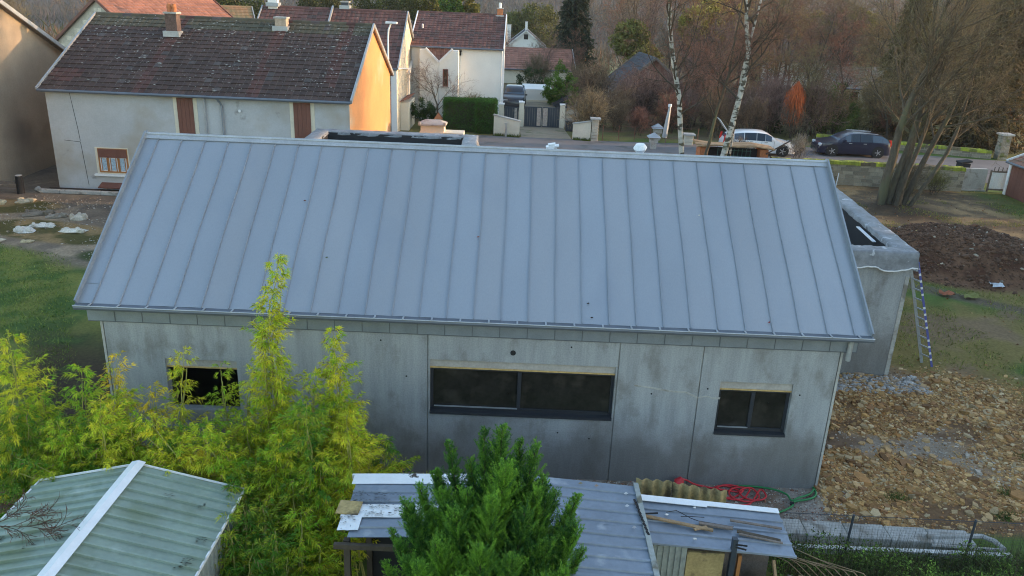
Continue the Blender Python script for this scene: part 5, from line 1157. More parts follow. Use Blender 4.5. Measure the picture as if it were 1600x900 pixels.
def px(u, v, y):
    """point of the plane y = const that the photograph shows at pixel (u, v) of 1600 x 900 (used once to survey the plants)"""
    p, r, yw = R(20.304), R(2.395), R(-0.047)
    F = Vector((math.sin(yw)*math.cos(p), math.cos(yw)*math.cos(p), -math.sin(p))); R0 = Vector((math.cos(yw), -math.sin(yw), 0)); U0 = R0.cross(F)
    Rt = R0*math.cos(r)+U0*math.sin(r); U = U0*math.cos(r)-R0*math.sin(r); d = F+Rt*((u-800)/1266.5)-U*((v-450)/1266.5); t = (y-CAM[1])/d.y
    return (CAM[0]+d.x*t, y, CAM[2]+d.z*t)
GRN, YEL, DGR = (.27, .50, .03), (.78, .70, .045), (.12, .29, .028)
bam = [  # tip px u, v, plane y, radius, yellow share, foliage from, label
 ((12, 525), -1.9, .50, .65, .35, 'tall yellow-green bamboo clump cut off by the left edge'), ((62, 592), -1.7, .45, .3, .4, 'green bamboo right of the clump at the left edge'), ((128, 575), -1.6, .42, .25, .35, 'leafy green bamboo between the left clump and the yellow plume'),
 ((188, 548), -1.3, .36, .95, .35, 'bright yellow bamboo plume at the left corner of the concrete house'), ((240, 600), -1.4, .32, .75, .4, 'short yellow bamboo plume left of the dark window'), ((288, 540), -1.1, .30, .75, .35, 'slender yellow bamboo tip in front of the dark window opening'),
 ((345, 565), -1.0, .26, .35, .4, 'green bamboo spray over the right half of the dark window'), ((388, 592), -1.1, .22, .45, .35, 'thin bamboo stem right of the dark window'), ((435, 400), -1.3, .34, .55, .30, 'tallest bamboo spire reaching up over the zinc roof'),
 ((412, 520), -1.5, .26, .5, .4, 'bamboo stem just left of the tallest spire'), ((520, 512), -1.5, .40, .60, .25, 'second tallest bamboo spire under the roof edge'), ((545, 640), -1.8, .42, .6, .3, 'bushy yellow-green bamboo right of the second spire'),
 ((612, 722), -1.9, .34, .7, .35, 'bamboo spray reaching right towards the shed'), ((470, 640), -2.0, .42, .45, .3, 'dense bamboo below the two spires'), ((575, 690), -2.2, .40, .7, .3, 'yellowish bamboo bulge above the white sheet edge'),
 ((430, 700), -2.6, .42, .3, .25, 'green bamboo in the middle of the big clump'), ((505, 715), -2.8, .45, .45, .25, 'bamboo at the front of the big clump'), ((375, 735), -3.0, .36, .12, .2, 'dark green bamboo overhanging the green shed roof'),
 ((410, 790), -3.5, .40, .12, .2, 'dark green bamboo beside the green shed wall'), ((470, 800), -3.6, .42, .3, .15, 'lowest bamboo at the bottom of the picture'), ((330, 650), -1.9, .42, .25, .3, 'green bamboo below the dark window'),
 ((268, 660), -2.0, .42, .4, .3, 'bamboo behind the ridge end of the green shed'), ((205, 650), -2.1, .42, .3, .3, 'bamboo left of the shed ridge end'), ((140, 655), -2.2, .44, .1, .3, 'dark green bamboo behind the green shed'), ((80, 660), -2.3, .44, .15, .25, 'green bamboo behind the left half of the green shed'),
 ((20, 640), -2.3, .44, .2, .25, 'low bamboo at the left edge'), ((385, 640), -1.7, .36, .3, .3, 'bamboo below the thin stem by the window'), ((300, 700), -2.7, .30, .85, .4, 'yellow bamboo tuft hanging over the green shed ridge'), ((230, 700), -2.8, .28, .5, .4, 'olive bamboo tuft over the shed ridge end'),
 ((25, 715), -3.0, .32, .05, .2, 'dark bamboo over the left slope of the green shed'), ((540, 780), -3.1, .36, .5, .2, 'bamboo beside the brown board on the shed')]
bam += [((120, 700), -2.7, .34, .1, .2, 'dark bamboo leaves at the back left corner of the green shed'), ((345, 830), -3.9, .30, .05, .2, 'dark bamboo low beside the shed side wall'), ((450, 870), -4.2, .38, .1, .1, 'dark green bamboo at the very bottom edge'), ((500, 850), -3.7, .36, .4, .1, 'bamboo left of the gap below the middle shed'), ((180, 610), -1.7, .36, .6, .35, 'mixed yellow bamboo under the bright plume'), ((490, 580), -1.7, .34, .5, .35, 'bamboo filling between the two spires')]
fb = random.Random(17)
nine = list(range(9))
for u, v, y in ((362, 760, -3.3), (380, 790, -3.6), (352, 800, -3.9), (395, 850, -4.2), (430, 830, -4.1), (365, 745, -2.9), (400, 720, -2.8), (455, 750, -3.0), (345, 770, -3.2)):
    bam.append(((u, v), y, .36, .1, .2, 'dark green bamboo over the right eaves of the green shed, '+['next to its back corner', 'halfway along', 'in front halfway', 'low by the wall', 'low between shed and big clump', 'behind the corner', 'under the big clump', 'beside the big clump', 'hugging the roof edge'][nine.pop(0)]))
where = ['behind the green shed', 'left of the dark window', 'below the dark window', 'below the tallest bamboo spire', 'below the second bamboo spire']
for q in range(26):
    u = 15+q*23+fb.uniform(-12, 12); v = fb.uniform(600, 680) if (u < 235 or 400 < u < 560) else fb.uniform(650, 710); y = fb.uniform(-2.7, -1.2); w_ = where[0 if u < 140 else 1 if u < 250 else 2 if u < 385 else 3 if u < 470 else 4]
    yel_ = fb.choice([.1, .3, .5, .7]) if u > 150 else fb.choice([.05, .15, .3])
    bam.append(((u, v), y, fb.uniform(.36, .52), yel_, .25, ['dark green', 'fresh green', 'yellow-green', 'yellowish'][min(3, int(yel_*4.5))]+(' bamboo ' if q % 2 else ' bushy bamboo ')+w_+[', nearer the house wall', ', in the middle of the clump', ', nearer the sheds'][0 if y > -1.7 else 1 if y > -2.2 else 2]+['', ', lower', ', fuller'][q % 3]))
for i, ((u, v), y, rad, yel, f0, lb) in enumerate(bam):
    rs = np.random.RandomState(100+i); tp = px(u, v, y); y0 = y-.35-.2*rs.rand()
    b = (tp[0]+rs.uniform(-.25, .25), max(y0, -4.6), 0.)
    if 2.0 > b[0] > .5 and b[1] < -3.0: b = (b[0], -2.9, 0)
    if b[1] < -3.05 and b[0] < 4.0: b = (4.0+rs.uniform(0, .15), b[1], 0)
    lb = ' '.join(lb.split()[:16])
    t = thing('bamboo_plant', lb, 'bamboo', b, group='bamboo clumps before the concrete house'); tip = np.array(tp)-np.array(b); Hh = tp[2]
    sp_ = i in (3, 4, 5, 6, 7, 9)
    V, cc, line = plume((0, 0, 0), tip, rad*(1.25 if sp_ else 1.3), f0, rs, step=.11 if sp_ else .07 if i in (8, 10, 11, 13, 15, 16) else .09, nb=4 if sp_ else 7 if i in (8, 10, 11, 13, 15, 16) else 5, up=.30, ll=(.065, .13), lw=(.009, .015), per=11 if sp_ else 12, cstep=.065, droop=.40, cols=(GRN if yel > .2 else DGR, YEL), mixp=yel, shape=.42 if i not in (8, 10) else .55, wander=.12, bl_up=.0)
    if i in (3, 4, 27): cc = cc*np.array([1.15, .95, 1.2])
    dead = rs.rand(len(cc)) < .05; cc[dead] = np.array([.34, .22, .10])*rs.uniform(.6, 1.2, (dead.sum(), 1)); dk = rs.rand(len(cc)) < .10; cc[dk] *= .5
    quad_mesh('foliage', V, M['leaf'], cc, t)
    m = MB(); m.tube(line, [.013]*8+[.009]*3+[.004]*2, 6); 
    r = random.Random(i)
    for k in range(3):
        a = r.uniform(0, 6.28); q = [(p[0]+.12*math.cos(a)*(1-j/12)+.0, p[1]+.12*math.sin(a)*(1-j/12), p[2]*.86) for j, p in enumerate(line)]; m.tube(q, [.011]*8+[.006]*5, 5)
    m.build('culm', M['culm'], t)
# ---- dark green conifer in front of the middle shed
con = thing('conifer', 'bushy green cypress-like conifer in the bottom centre', 'conifer', (7.5, -5.1, 0)); O = np.array([7.5, -5.1, 0])
rs = np.random.RandomState(5); tips = [((785, 668), -5.0, .24), ((757, 672), -5.0, .16), ((838, 700), -5.0, .24), ((700, 692), -4.9, .16), ((682, 735), -5.0, .14), ((815, 690), -4.8, .18), ((735, 720), -4.8, .26), ((790, 730), -5.4, .28), ((850, 745), -5.0, .22), ((655, 760), -4.9, .22),
    ((905, 775), -5.0, .20), ((888, 800), -4.9, .18), ((640, 800), -5.2, .22), ((870, 770), -4.8, .2), ((770, 780), -5.7, .26), ((710, 800), -5.6, .28), ((820, 800), -5.6, .28), ((620, 850), -5.3, .24), ((912, 860), -5.2, .2), ((860, 850), -5.6, .26), ((680, 850), -5.8, .28), ((750, 860), -6.0, .28), ((800, 870), -6.0, .26), ((610, 830), -5.0, .16), ((905, 830), -5.5, .2), ((730, 770), -5.3, .28), ((840, 770), -5.3, .28), ((690, 770), -5.2, .25), ((650, 885), -5.9, .24), ((850, 905), -6.0, .26), ((720, 910), -6.1, .26), ((600, 880), -5.4, .18)]
cr = random.Random(23)
for q in range(34):
    u = cr.uniform(625, 905); e = abs(u-765)/140; v = cr.uniform(max(705, 690+e*e*95), 900); tips.append(((u, v), -4.8-1.2*(v-690)/210*cr.uniform(.5, 1), cr.uniform(.2, .3)))
VV, CC = [], []; sm = MB()
for i, ((u, v), y, rad) in enumerate(tips):
    tp = np.array(px(u, v, y))-O; bs_ = np.array([tp[0]*.62, tp[1]*.55, max(.3, tp[2]-1.15)])
    V, c_, line = plume(bs_, tp, rad*1.15, .02, rs, step=.03, nb=8, up=1.0, ll=(.014, .036), lw=(.0045, .008), per=14, cstep=.024, droop=-.05, cols=((.04, .13, .03), (.22, .44, .045)), mixp=rs.uniform(.15, .75), shape=.5, wander=.05, cnoise=.3, spread=.55, bl_up=.35)
    VV.append(V); CC.append(c_); sm.tube(line, list(np.linspace(.022, .004, 13)), 5)
quad_mesh('foliage', np.concatenate(VV), M['needle'], np.concatenate(CC), con); sm.build('branches', M['bark_dark'], con)
m = MB(); m.tube([(0, 0, -.1), (.02, 0, .8), (0, .02, 1.6), (.03, 0, 2.6)], [.11, .09, .07, .03], 8); m.build('trunk', M['bark_dark'], con)

# ---- bare trees
def bare(seed, H, r0, levels=4, kids=(7, 6, 6, 5), ratio=(.62, .55, .5, .5), ang=(.75, .8, .8, .8), upw=.25, stems=None, twigw=.012, first=.3, droop=0., wig=.18, tmin=2, segs=(9, 6, 4, 2)):
    r = random.Random(seed); wood = MB(); tw = []
    def seg(p, d, L, rad, lv):
        n = segs[min(lv, 3)]; pts = [p]; dd = d.copy(); g = upw if lv < 2 else (upw*.5-droop)
        for i in range(n):
            dd = (dd+Vector((r.gauss(0, wig), r.gauss(0, wig), r.gauss(0, wig)*.6+g/n))).normalized(); pts.append(pts[-1]+dd*(L/n))
        if lv >= levels-1:
            for i in range(n): tw.append((pts[i], pts[i+1], twigw*(1-i/n*.5)))
        else: wood.tube(pts, [max(.004, rad*(1-.82*i/n)) for i in range(n+1)], (9, 6, 4, 3)[min(lv, 3)], cap=False)
        if lv >= levels-1: return
        k = kids[lv]
        for j in range(k):
            f = first+(1-first)*(j+r.random()*.8)/k if lv == 0 else .2+.8*(j+r.random())/k; f = min(f, .99); i = int(f*n); q = pts[i].lerp(pts[i+1], f*n-i)
            ax = (pts[i+1]-pts[i]).normalized(); o = ax.orthogonal().normalized(); o.rotate(Matrix.Rotation(r.uniform(0, 6.283), 3, ax)); a = ang[min(lv, 3)]*r.uniform(.6, 1.3)
            nd = (ax*math.cos(a)+o*math.sin(a)).normalized(); seg(q, nd, L*ratio[min(lv, 3)]*(1.1-.55*f if lv == 0 else 1)*r.uniform(.7, 1.2), rad*(1-.8*f)*.45+.003, lv+1)
    for (p, d, L, rad) in (stems or [(Vector((0, 0, -.1)), Vector((r.uniform(-.05, .05), r.uniform(-.05, .05), 1)).normalized(), H, r0)]): seg(Vector(p), Vector(d).normalized(), L, rad, 0)
    A = np.array([tuple(a) for a, b, w_ in tw]); B = np.array([tuple(b) for a, b, w_ in tw]); W_ = np.array([w_ for a, b, w_ in tw])
    rsn = np.random.RandomState(seed); S_ = unit(np.cross(B-A, rsn.normal(size=A.shape)))*W_[:, None]
    return wood, np.stack([A-S_, A+S_, B+S_*.6, B-S_*.6], 1)
def tree_obj(name, label, cat, loc, wood, tq, bark, tcol, group=None, rz=0, tv=.25, tcol2=None):
    t = thing(name, label, cat, loc, rz, group); w_ = wood.build('trunk', bark, t, smooth=True); rs_ = np.random.RandomState(len(tq)); n = len(tq)
    mixv = np.repeat(rs_.rand(n//20+1), 20)[:n][:, None] if tcol2 is not None else 0
    c_ = (np.array(tcol)*(1-mixv)+(np.array(tcol2) if tcol2 is not None else 0)*mixv)*rs_.uniform(1-tv, 1+tv, n)[:, None]
    quad_mesh('crown', tq, M['twig'], c_, t); return t
# birches
def birch(label, base, pts, radii, seed, twigs=True, limbs=10, bark='birch_bark'):
    t = thing('birch_tree', label, 'tree', (*base, 0)); m = MB(); m.tube(pts, radii, 12); m.build('trunk', M[bark], t, smooth=True)
    r = random.Random(seed); wood = MB(); allq = []
    for k in range(limbs):
        f = r.uniform(.42, 1); i = int(f*(len(pts)-1)*.999); p = Vector(pts[i]).lerp(Vector(pts[i+1]), f*(len(pts)-1)-i); a = r.uniform(0, 6.28)
        w2, q2 = bare(seed*50+k, 1, .05, 4, (5, 6, 7, 4), (.6, .55, .6, .5), (.6, .7, .8, .8), .35, [(p, Vector((math.cos(a), math.sin(a), 1.1)), r.uniform(1.6, 3.2), .045)], .006, .25, .55, .16)
        wood.v += [] ; n0 = len(wood.v); wood.add(w2.v, w2.f); allq.append(q2)
    wood.build('branches', M['bark_dark'], t, smooth=True); q = np.concatenate(allq); rs_ = np.random.RandomState(seed)
    quad_mesh('crown', q, M['twig'], np.array((.24, .12, .085))*rs_.uniform(.7, 1.3, len(q))[:, None], t); return t
birch('slim white-trunked birch standing alone left of the other birches', (15.35, 23.0), [(0, 0, -.1), (-.15, 0, 1), (-.37, 0, 2.1), (-.55, 0, 3.2), (-.75, .05, 4.6), (-1.15, 0, 6.0), (-1.5, 0, 7.6), (-1.65, .1, 9.5), (-1.8, .2, 12)], [.14, .125, .12, .115, .11, .10, .085, .06, .03], 3, limbs=13)
birch('leaning white-barked birch behind the zinc ridge beside the white car', (16.55, 23.0), [(0, 0, -.1), (.1, 0, 1), (.33, 0, 2.2), (.55, .05, 3.7), (.78, 0, 5.4), (.80, 0, 6.6), (.55, 0, 7.8), (.35, .1, 9.4), (.3, .2, 12)], [.18, .16, .145, .13, .115, .10, .085, .06, .03], 5, limbs=14)
birch('thin greenish young birch crossing behind the leaning birch', (15.9, 23.6), [(0, 0, -.1), (.15, 0, 1.3), (.4, 0, 2.6), (.55, 0, 4.0), (.9, 0, 5.6), (.95, 0, 7.2), (1.1, 0, 9)], [.085, .08, .075, .07, .06, .045, .02], 7, limbs=6, bark='bark')
birch('thin birch stem forking up right from the leaning birch', (17.1, 23.2), [(0, 0, -.1), (.1, 0, 2.5), (.15, 0, 5.6), (.3, 0, 7.0), (.55, .05, 8.7), (.7, .1, 11)], [.05, .05, .055, .055, .045, .02], 8, limbs=6)
# big multi-stemmed tree
st = [((-.45, 0, -.1), (-.03, .0, 1), 11, .23), ((-.08, .12, -.1), (.04, .06, 1), 10.5, .18), ((.25, .0, -.1), (.13, .02, 1), 10.5, .22), ((.50, .05, -.1), (.25, .1, 1), 10, .15), ((.1, -.3, -.1), (.07, -.06, 1), 9, .12), ((.75, -.1, -.1), (.42, -.05, 1), 9, .11)]
wd, tq = bare(77, 1, 1, 5, (11, 8, 7, 5, 3), (.44, .48, .5, .5), (.80, .75, .8, .8), .24, st, .0052, .32, 0, .065)
tree_obj('multi_stem_tree', 'large bare multi-stemmed tree with olive lichened trunks behind the earth mound', 'tree', (24.85, 23.2, 0), wd, tq, M['bark'], (.22, .185, .10), tv=.4, tcol2=(.17, .13, .085))
# pool of bare tree meshes for the thicket
variants = []
for k in range(6):
    wd, tq = bare(200+k, 9, .15, 5, (13, 8, 6, 5, 3), (.42, .52, .52, .5), (.75, .75, .8, .8), .35, None, .012, .12, .25 if k % 2 == 0 else .0, .13)
    c1, c2 = [((.26, .125, .09), (.19, .12, .085)), ((.22, .155, .105), (.17, .13, .08)), ((.34, .13, .08), (.24, .13, .09)), ((.19, .165, .08), (.23, .17, .09)), ((.25, .155, .13), (.19, .12, .10)), ((.32, .19, .08), (.22, .16, .075))][k]
    rs_ = np.random.RandomState(k); n = len(tq); mv = np.repeat(rs_.rand(n//30+1), 30)[:n][:, None]
    variants.append((wd, tq, (np.array(c1)*(1-mv)+np.array(c2)*mv)*rs_.uniform(.7, 1.3, n)[:, None]))
vt = []
for k, (wd, tq, cc) in enumerate(variants):
    lb = ['bare reddish-twigged tree in the thicket beyond the road', 'bare grey-brown tree in the thicket beyond the road', 'bare rust-red tree in the thicket beyond the road', 'bare olive-brown tree in the thicket beyond the road', 'bare mauve-brown tree in the thicket beyond the road', 'bare ochre-twigged tree in the thicket beyond the road'][k]
    t = thing('bare_tree', lb, 'tree', (0, 0, 0), group=['reddish trees of the thicket', 'grey-brown trees of the thicket', 'rust-red trees of the thicket', 'olive trees of the thicket', 'mauve trees of the thicket', 'ochre trees of the thicket'][k]); wd.build('trunk', M['bark_dark'], t, smooth=True); quad_mesh('crown', tq, M['twig'], cc, t); vt.append(t)
used = [False]*6
kinds = ['reddish-twigged', 'grey-brown', 'rust-red', 'olive-brown', 'mauve-brown', 'ochre-twigged']; seen = {}
def place_words(x, y):
    u = 800+1266.5*(x-CAM[0])/((y-CAM[1])*.938+3.06)
    for lim, wd_ in ((60, 'at the far left skyline'), (420, 'over the long house roof'), (640, 'above the row house ridge'), (860, 'behind the white house gable end'), (930, 'below the tall dark fir'), (1000, 'just right of the tall dark fir'), (1045, 'above the slate-roofed bungalow'), (1100, 'beside the first birch trunk'), (1165, 'between birch trunks'), (1230, 'above the white car'), (1275, 'above the gap between the two cars'), (1340, 'above the front of the dark blue car'), (1400, 'around the pale house with dark windows'), (1470, 'behind the multi-stemmed tree'), (1540, 'above the far end of the roadside wall'), (9999, 'at the right edge')):
        if u < lim: break
    dpt = 'close to the road' if y < 47.5 else 'a little behind the road' if y < 53 else 'in mid thicket' if y < 60 else 'deep in the thicket' if y < 68 else 'behind the thicket' if y < 78 else 'far behind' if y < 92 else 'very far back' if y < 108 else 'on the horizon side'
    return wd_+', '+dpt
def put(k, x, y, s, rz=None):
    t = vt[k] if not used[k] else copy_tree(vt[k]); used[k] = True
    t['label'] = 'bare '+kinds[k]+(' small tree ' if s < .7 else ' tall tree ' if s > 1.15 else ' tree ')+place_words(x, y)
    t.location = (x, y, float(height(np.array([x]), np.array([y]))[0])-.05); t.rotation_euler = (0, 0, rng.uniform(0, 6.28) if rz is None else rz); t.scale = (s, s, s*rng.uniform(.9, 1.1)); return t
fr = random.Random(12)
for row, (y, x0, x1, n, s) in enumerate([(45, 19, 46, 11, .66), (49.5, 20, 50, 11, .8), (56, 24, 54, 11, .9), (63, 19, 58, 13, .95), (72, 19, 64, 13, 1.05), (84, 20, 72, 13, 1.15), (98, 14, 82, 14, 1.2), (118, 24, 92, 13, 1.3)]):
    for i in range(n):
        x = x0+(x1-x0)*(i+fr.uniform(.1, .9))/n; yy = y+fr.uniform(-2, 2)
        if 32 < x < 42 and 52 < yy < 63: continue
        if yy < 52 and 1322 < 800+1266.5*(x-CAM[0])/((yy-CAM[1])*.938+3.06) < 1412: continue
        if y < 50 and x > 35.5: continue
        put(fr.choice([0, 0, 1, 2, 2, 4, 5, 3] if x < 32 else [1, 3, 3, 0, 5, 4]), x, yy, s*fr.uniform(.75, 1.2))
for x, y, k, s in [(-24, 62, 1, .9), (-30, 66, 1, 1), (-27, 72, 3, 1), (-36, 60, 3, .9), (9, 76, 1, .5), (6.0, 80, 4, .6), (1, 85, 1, .7), (12.5, 64, 0, .5), (10, 68, 4, .45), (-14, 90, 3, .9), (16.4, 47.5, 2, .42), (20, 47, 2, .5), (22, 46, 0, .5), (17.8, 45, 4, .36), (33, 43, 3, .6), (29, 44.5, 1, .5), (34.5, 43.0, 1, .62)]: put(k, x, y, s)
# small garden tree before the white house and bare shrubs
wd, tq = bare(31, 3.3, .085, 5, (9, 7, 6, 5, 3), (.66, .58, .55, .5), (1.0, .8, .8, .8), .2, None, .006, .22, 0, .15)
tree_obj('fruit_tree', 'small bare spreading fruit tree before the white house', 'tree', (2.25, 41.2, 0), wd, tq, M['bark'], (.26, .17, .14))
wd, tq = bare(32, 1.5, .04, 4, (9, 8, 7, 4), (.8, .6, .5, .5), (.7, .8, .8, .8), .35, [((random.Random(i).uniform(-.4, .4), random.Random(i+9).uniform(-.4, .4), 0), (random.Random(i+3).uniform(-.35, .35), random.Random(i+5).uniform(-.35, .35), 1), 1.6, .025) for i in range(7)], .008, .05, 0, .12)
shrubs = [(12.1, 39.4, 1.25, 'tan bare shrub spilling over the pale wall right of the drive', (.23, .16, .09)), (14.2, 41.5, .9, 'brown bare shrub before the bungalow garden', (.14, .10, .065)), (15.5, 40.5, .75, 'reddish bare shrub behind the wire fence', (.20, .09, .065)), (17.8, 42, 1.1, 'rusty bare shrub behind the wrapped parasol', (.22, .09, .06)), (20.5, 41, 1.2, 'brown tangle of shrub behind the birches', (.13, .085, .055)), (23.2, 41.5, 1.1, 'brown shrub right behind the white car', (.14, .09, .06)),
    (26.0, 42.0, 1.0, 'grey-brown bramble left of the evergreen bush', (.14, .11, .08)), (28.3, 26.3, .55, 'pruned yellowish shrub by the rubble heap at the garden wall', (.17, .16, .05)), (27.2, 26.5, .6, 'brown brushwood pile at the garden wall', (.13, .10, .06)), (22.9, 26.6, .5, 'dry weeds at the foot of the garden wall', (.14, .10, .05)), (26.2, 24.6, .45, 'dry brushwood right of the multi-stemmed trunks', (.14, .12, .06)), (4.3, 42.5, .85, 'brown twiggy bush right of the fruit tree', (.15, .12, .06)), (9.0, 62, 1.4, 'dark brown shrub beyond the garage', (.12, .09, .055)), (12.6, 57, 1.3, 'brown shrub beyond the slate lean-to', (.14, .10, .06)), (30.6, 43.5, 1.1, 'olive-brown tangle behind the roadside wall', (.14, .12, .05)), (34.2, 42.0, 1.1, 'olive tangle at the right of the roadside wall', (.13, .11, .05)), (23.6, 33.0, .7, 'grey dead branches between the two cars', (.20, .18, .15)), (19.3, 29.5, .8, 'dark brambles along the road behind the brick shelter', (.10, .075, .05)), (13.3, 43.5, 1.0, 'thin grey shrub left of the bungalow', (.14, .11, .08))]
sf = random.Random(55)
for q in range(26):
    x = 13.5+q*1.02+sf.uniform(-.4, .4); y = sf.uniform(42.5, 47.5)
    if 29.0 < x < 32: continue
    nm, cc_ = sf.choice([('rusty', (.20, .085, .055)), ('brown', (.15, .10, .065)), ('straw-brown', (.18, .13, .07)), ('mauve-brown', (.16, .10, .085))]); shrubs.append((x, y, sf.uniform(1.0, 1.7), ('low ' if q % 3 == 0 else '')+nm+' undergrowth shrub '+['left of the first birch', 'behind the first birch', 'between the birches', 'behind the white car', 'between the two cars', 'behind the dark blue car', 'right of the pale house'][min(6, int((x-13.5)/3.8))]+[' near the road', ' set back from the road', ' deeper in'][min(2, int((y-42.5)/1.7))]+(', bushy' if q % 2 else ', thin'), cc_))
for i, (x, y, s, lb, c_) in enumerate(shrubs):
    if i == 0: s0 = thing('bare_shrub', lb, 'shrub', (x, y, 0)); wmesh = wd.build('stems', M['bark_dark'], s0, smooth=True); t = s0
    else: t = thing('bare_shrub', lb, 'shrub', (x, y, 0), i*1.3); wc = wmesh.copy(); link(wc, t)
    quad_mesh('twigs', tq[::1 if s > .7 else 2], M['twig'], 1.45*np.array(c_)*np.random.RandomState(i).uniform(.7, 1.3, len(tq[::1 if s > .7 else 2]))[:, None], t); t.scale = (s*.8, s*.8, s)
# ---- leafy masses
def clump_quads(cen, rad, n, size, rs, clumps=40, csize=.35, flat=.0, asp=.6):
    cen, rad = np.array(cen, float), np.array(rad, float); d = unit(rs.normal(size=(clumps, 3))); rr_ = rs.uniform(.45, 1.0, (clumps, 1))**.5; cc = cen+d*rr_*rad; sz = rs.uniform(.6, 1.3, (clumps, 1))*csize*rad.min()
    i = rs.randint(0, clumps, n); P = cc[i]+unit(rs.normal(size=(n, 3)))*(rs.rand(n, 1)**.4)*sz[i]; D = unit(rs.normal(size=(n, 3))+(P-cen)/rad*.5+[0, 0, .2])
    return leaf_quads(P, D, rs.uniform(.7, 1.3, n)*size, rs.uniform(.7, 1.3, n)*size*asp, rs, .1), rs.uniform(.6, 1.35, clumps)[i]
def bush(name, label, cat, loc, parts_, n, size, col, col2, seed, mat='needle', trunk=None, clumps=40, csize=.35, group=None):
    rs = np.random.RandomState(seed); t = thing(name, label, cat, loc, group=group); VV, CC = [], []
    for cen, rad in parts_:
        V, b = clump_quads(cen, rad, n, size, rs, clumps, csize); m_ = np.clip(rs.normal(.5, .3, len(V)), 0, 1)[:, None]; VV.append(V); CC.append((np.array(col)*(1-m_)+np.array(col2)*m_)*b[:, None])
    quad_mesh('crown', np.concatenate(VV), M[mat], np.concatenate(CC), t)
    m = MB(); h = trunk or 1.0; m.tube([(0, 0, -.3), (.02, 0, h*.5), (0, .02, h)], [.05+h*.015, .04+h*.01, .02], 7)
    r = random.Random(seed)
    for k in range(5): a = r.uniform(0, 6.28); m.tube([(0, 0, h*.3), (math.cos(a)*h*.2, math.sin(a)*h*.2, h*.7), (math.cos(a)*h*.3, math.sin(a)*h*.3, h)], [.04, .025, .01], 5)
    m.build('trunk', M['bark_dark'], t); return t
def hz(x, y): return float(height(np.array([float(x)]), np.array([float(y)]))[0])
bush('thuja_bush', 'bright green conifer bush behind the garage wall', 'conifer', (10.9, 53.6, 0), [((-.7, 0, 1.3), (.75, .7, 1.2)), ((0, 0, 1.8), (.65, .6, 1.7)), ((.7, 0, 1.25), (.75, .7, 1.2)), ((-.1, -.2, .9), (1.3, .7, .8))], 4200, .11, (.06, .14, .02), (.16, .26, .03), 61, trunk=2)
bush('round_bush', 'dark green round bush left of the clipped hedge', 'bush', (1.35, 39.6, 0), [((0, 0, 1.15), (.85, .6, .75)), ((.3, 0, .7), (.6, .5, .6))], 5000, .07, (.025, .055, .012), (.05, .10, .02), 62, trunk=1)
bush('evergreen_bush', 'dark green evergreen bush behind the roadside wall left of the pale house', 'bush', (29.2, 43.0, 0), [((0, 0, 1.9), (1.4, 1, 1.8)), ((-.7, .2, 1.4), (1.0, .8, 1.4)), ((.7, 0, 1.2), (.9, .8, 1.2))], 5000, .10, (.05, .09, .025), (.14, .18, .045), 63, trunk=2.4)
bush('evergreen_bush', 'dark evergreen shrub behind the white car beneath the bare trees', 'bush', (24.6, 43.8, 0), [((0, 0, 1.4), (1.1, .8, 1.4)), ((1, 0, 1.2), (.8, .7, 1.1))], 4200, .10, (.025, .04, .015), (.05, .07, .02), 64, trunk=1.6)
bush('dark_bush', 'dark bush between the black car and the bright green conifer', 'bush', (8.5, 60.0, 0), [((0, 0, 1.2), (1.3, .8, 1.1))], 3200, .12, (.025, .045, .018), (.05, .08, .02), 65, trunk=1)
rs = np.random.RandomState(66); n = 2600; t = thing('weeping_shrub', 'orange-red weeping shrub behind the road', 'shrub', (26.0, 42.0, 0)); az = rs.rand(n)*6.283; rr_ = rs.rand(n)**.5*.62*(1+.3*np.sin(az*3)); zz = 1.3+2.5*rs.rand(n)**.9; rr_ *= np.clip((3.9-zz)/.9, .15, 1)
az = np.floor(az*4)/4+rs.normal(size=n)*.04; V = leaf_quads(np.stack([np.cos(az)*rr_, np.sin(az)*rr_, zz], -1), unit(np.stack([np.cos(az)*.12, np.sin(az)*.12, -1+0*az], -1)+rs.normal(size=(n, 3))*.06), rs.uniform(.3, .7, n), rs.uniform(.012, .028, n), rs, 0)
quad_mesh('crown', V, M['twig'], np.array([.55, .15, .06])*rs.uniform(.5, 1.4, (n, 1)), t); m = MB(); m.tube([(0, 0, -.2), (.03, 0, 2), (0, 0, 3.7)], [.08, .06, .02], 7); m.build('trunk', M['bark_dark'], t)
for i, (u, v, y, rx, rz_, lb, c1, c2) in enumerate([(1128, 28, 64, 2.6, 1.5, 'broad yellow-twigged willow crown between the birch trunks near the top', (.30, .22, .05), (.40, .31, .09)), (1085, 40, 66, 1.3, 1.3, 'yellow-green tree just right of the first birch top', (.20, .19, .05), (.30, .26, .07)), (985, 62, 60, 1.4, 1.5, 'ivy-green tree above the bungalow roof', (.11, .12, .035), (.17, .16, .05)), (1010, 90, 57, 1.0, .8, 'yellowish bush above the ridge of the bungalow', (.19, .16, .05), (.25, .2, .06)), (1330, 30, 75, 2.4, 1.0, 'olive-yellow crown above the pale house in the thicket', (.20, .19, .06), (.27, .23, .08)), (1440, 60, 70, 2.0, 1.4, 'reddish crown seen through the multi-stemmed tree', (.26, .13, .09), (.22, .15, .10))]):
    q_ = px(u, v, y); bush('thicket_crown', lb, 'tree', (q_[0], y, hz(q_[0], y)), [((0, 0, q_[2]-hz(q_[0], y)), (rx, rx*.7, rz_))], 4200, .26, c1, c2, 160+i, mat='twig', trunk=q_[2]-hz(q_[0], y), clumps=50, csize=.5)
bush('yellow_willow', 'yellow-twigged willow crown rising behind the reddish thicket', 'tree', (34.5, 104, hz(34.5, 104)), [((0, 0, 8.8), (4.2, 3, 3.2)), ((-2, 0, 7.5), (3, 2.5, 2.5))], 9000, .38, (.30, .21, .05), (.36, .28, .09), 67, mat='twig', trunk=8, clumps=60)
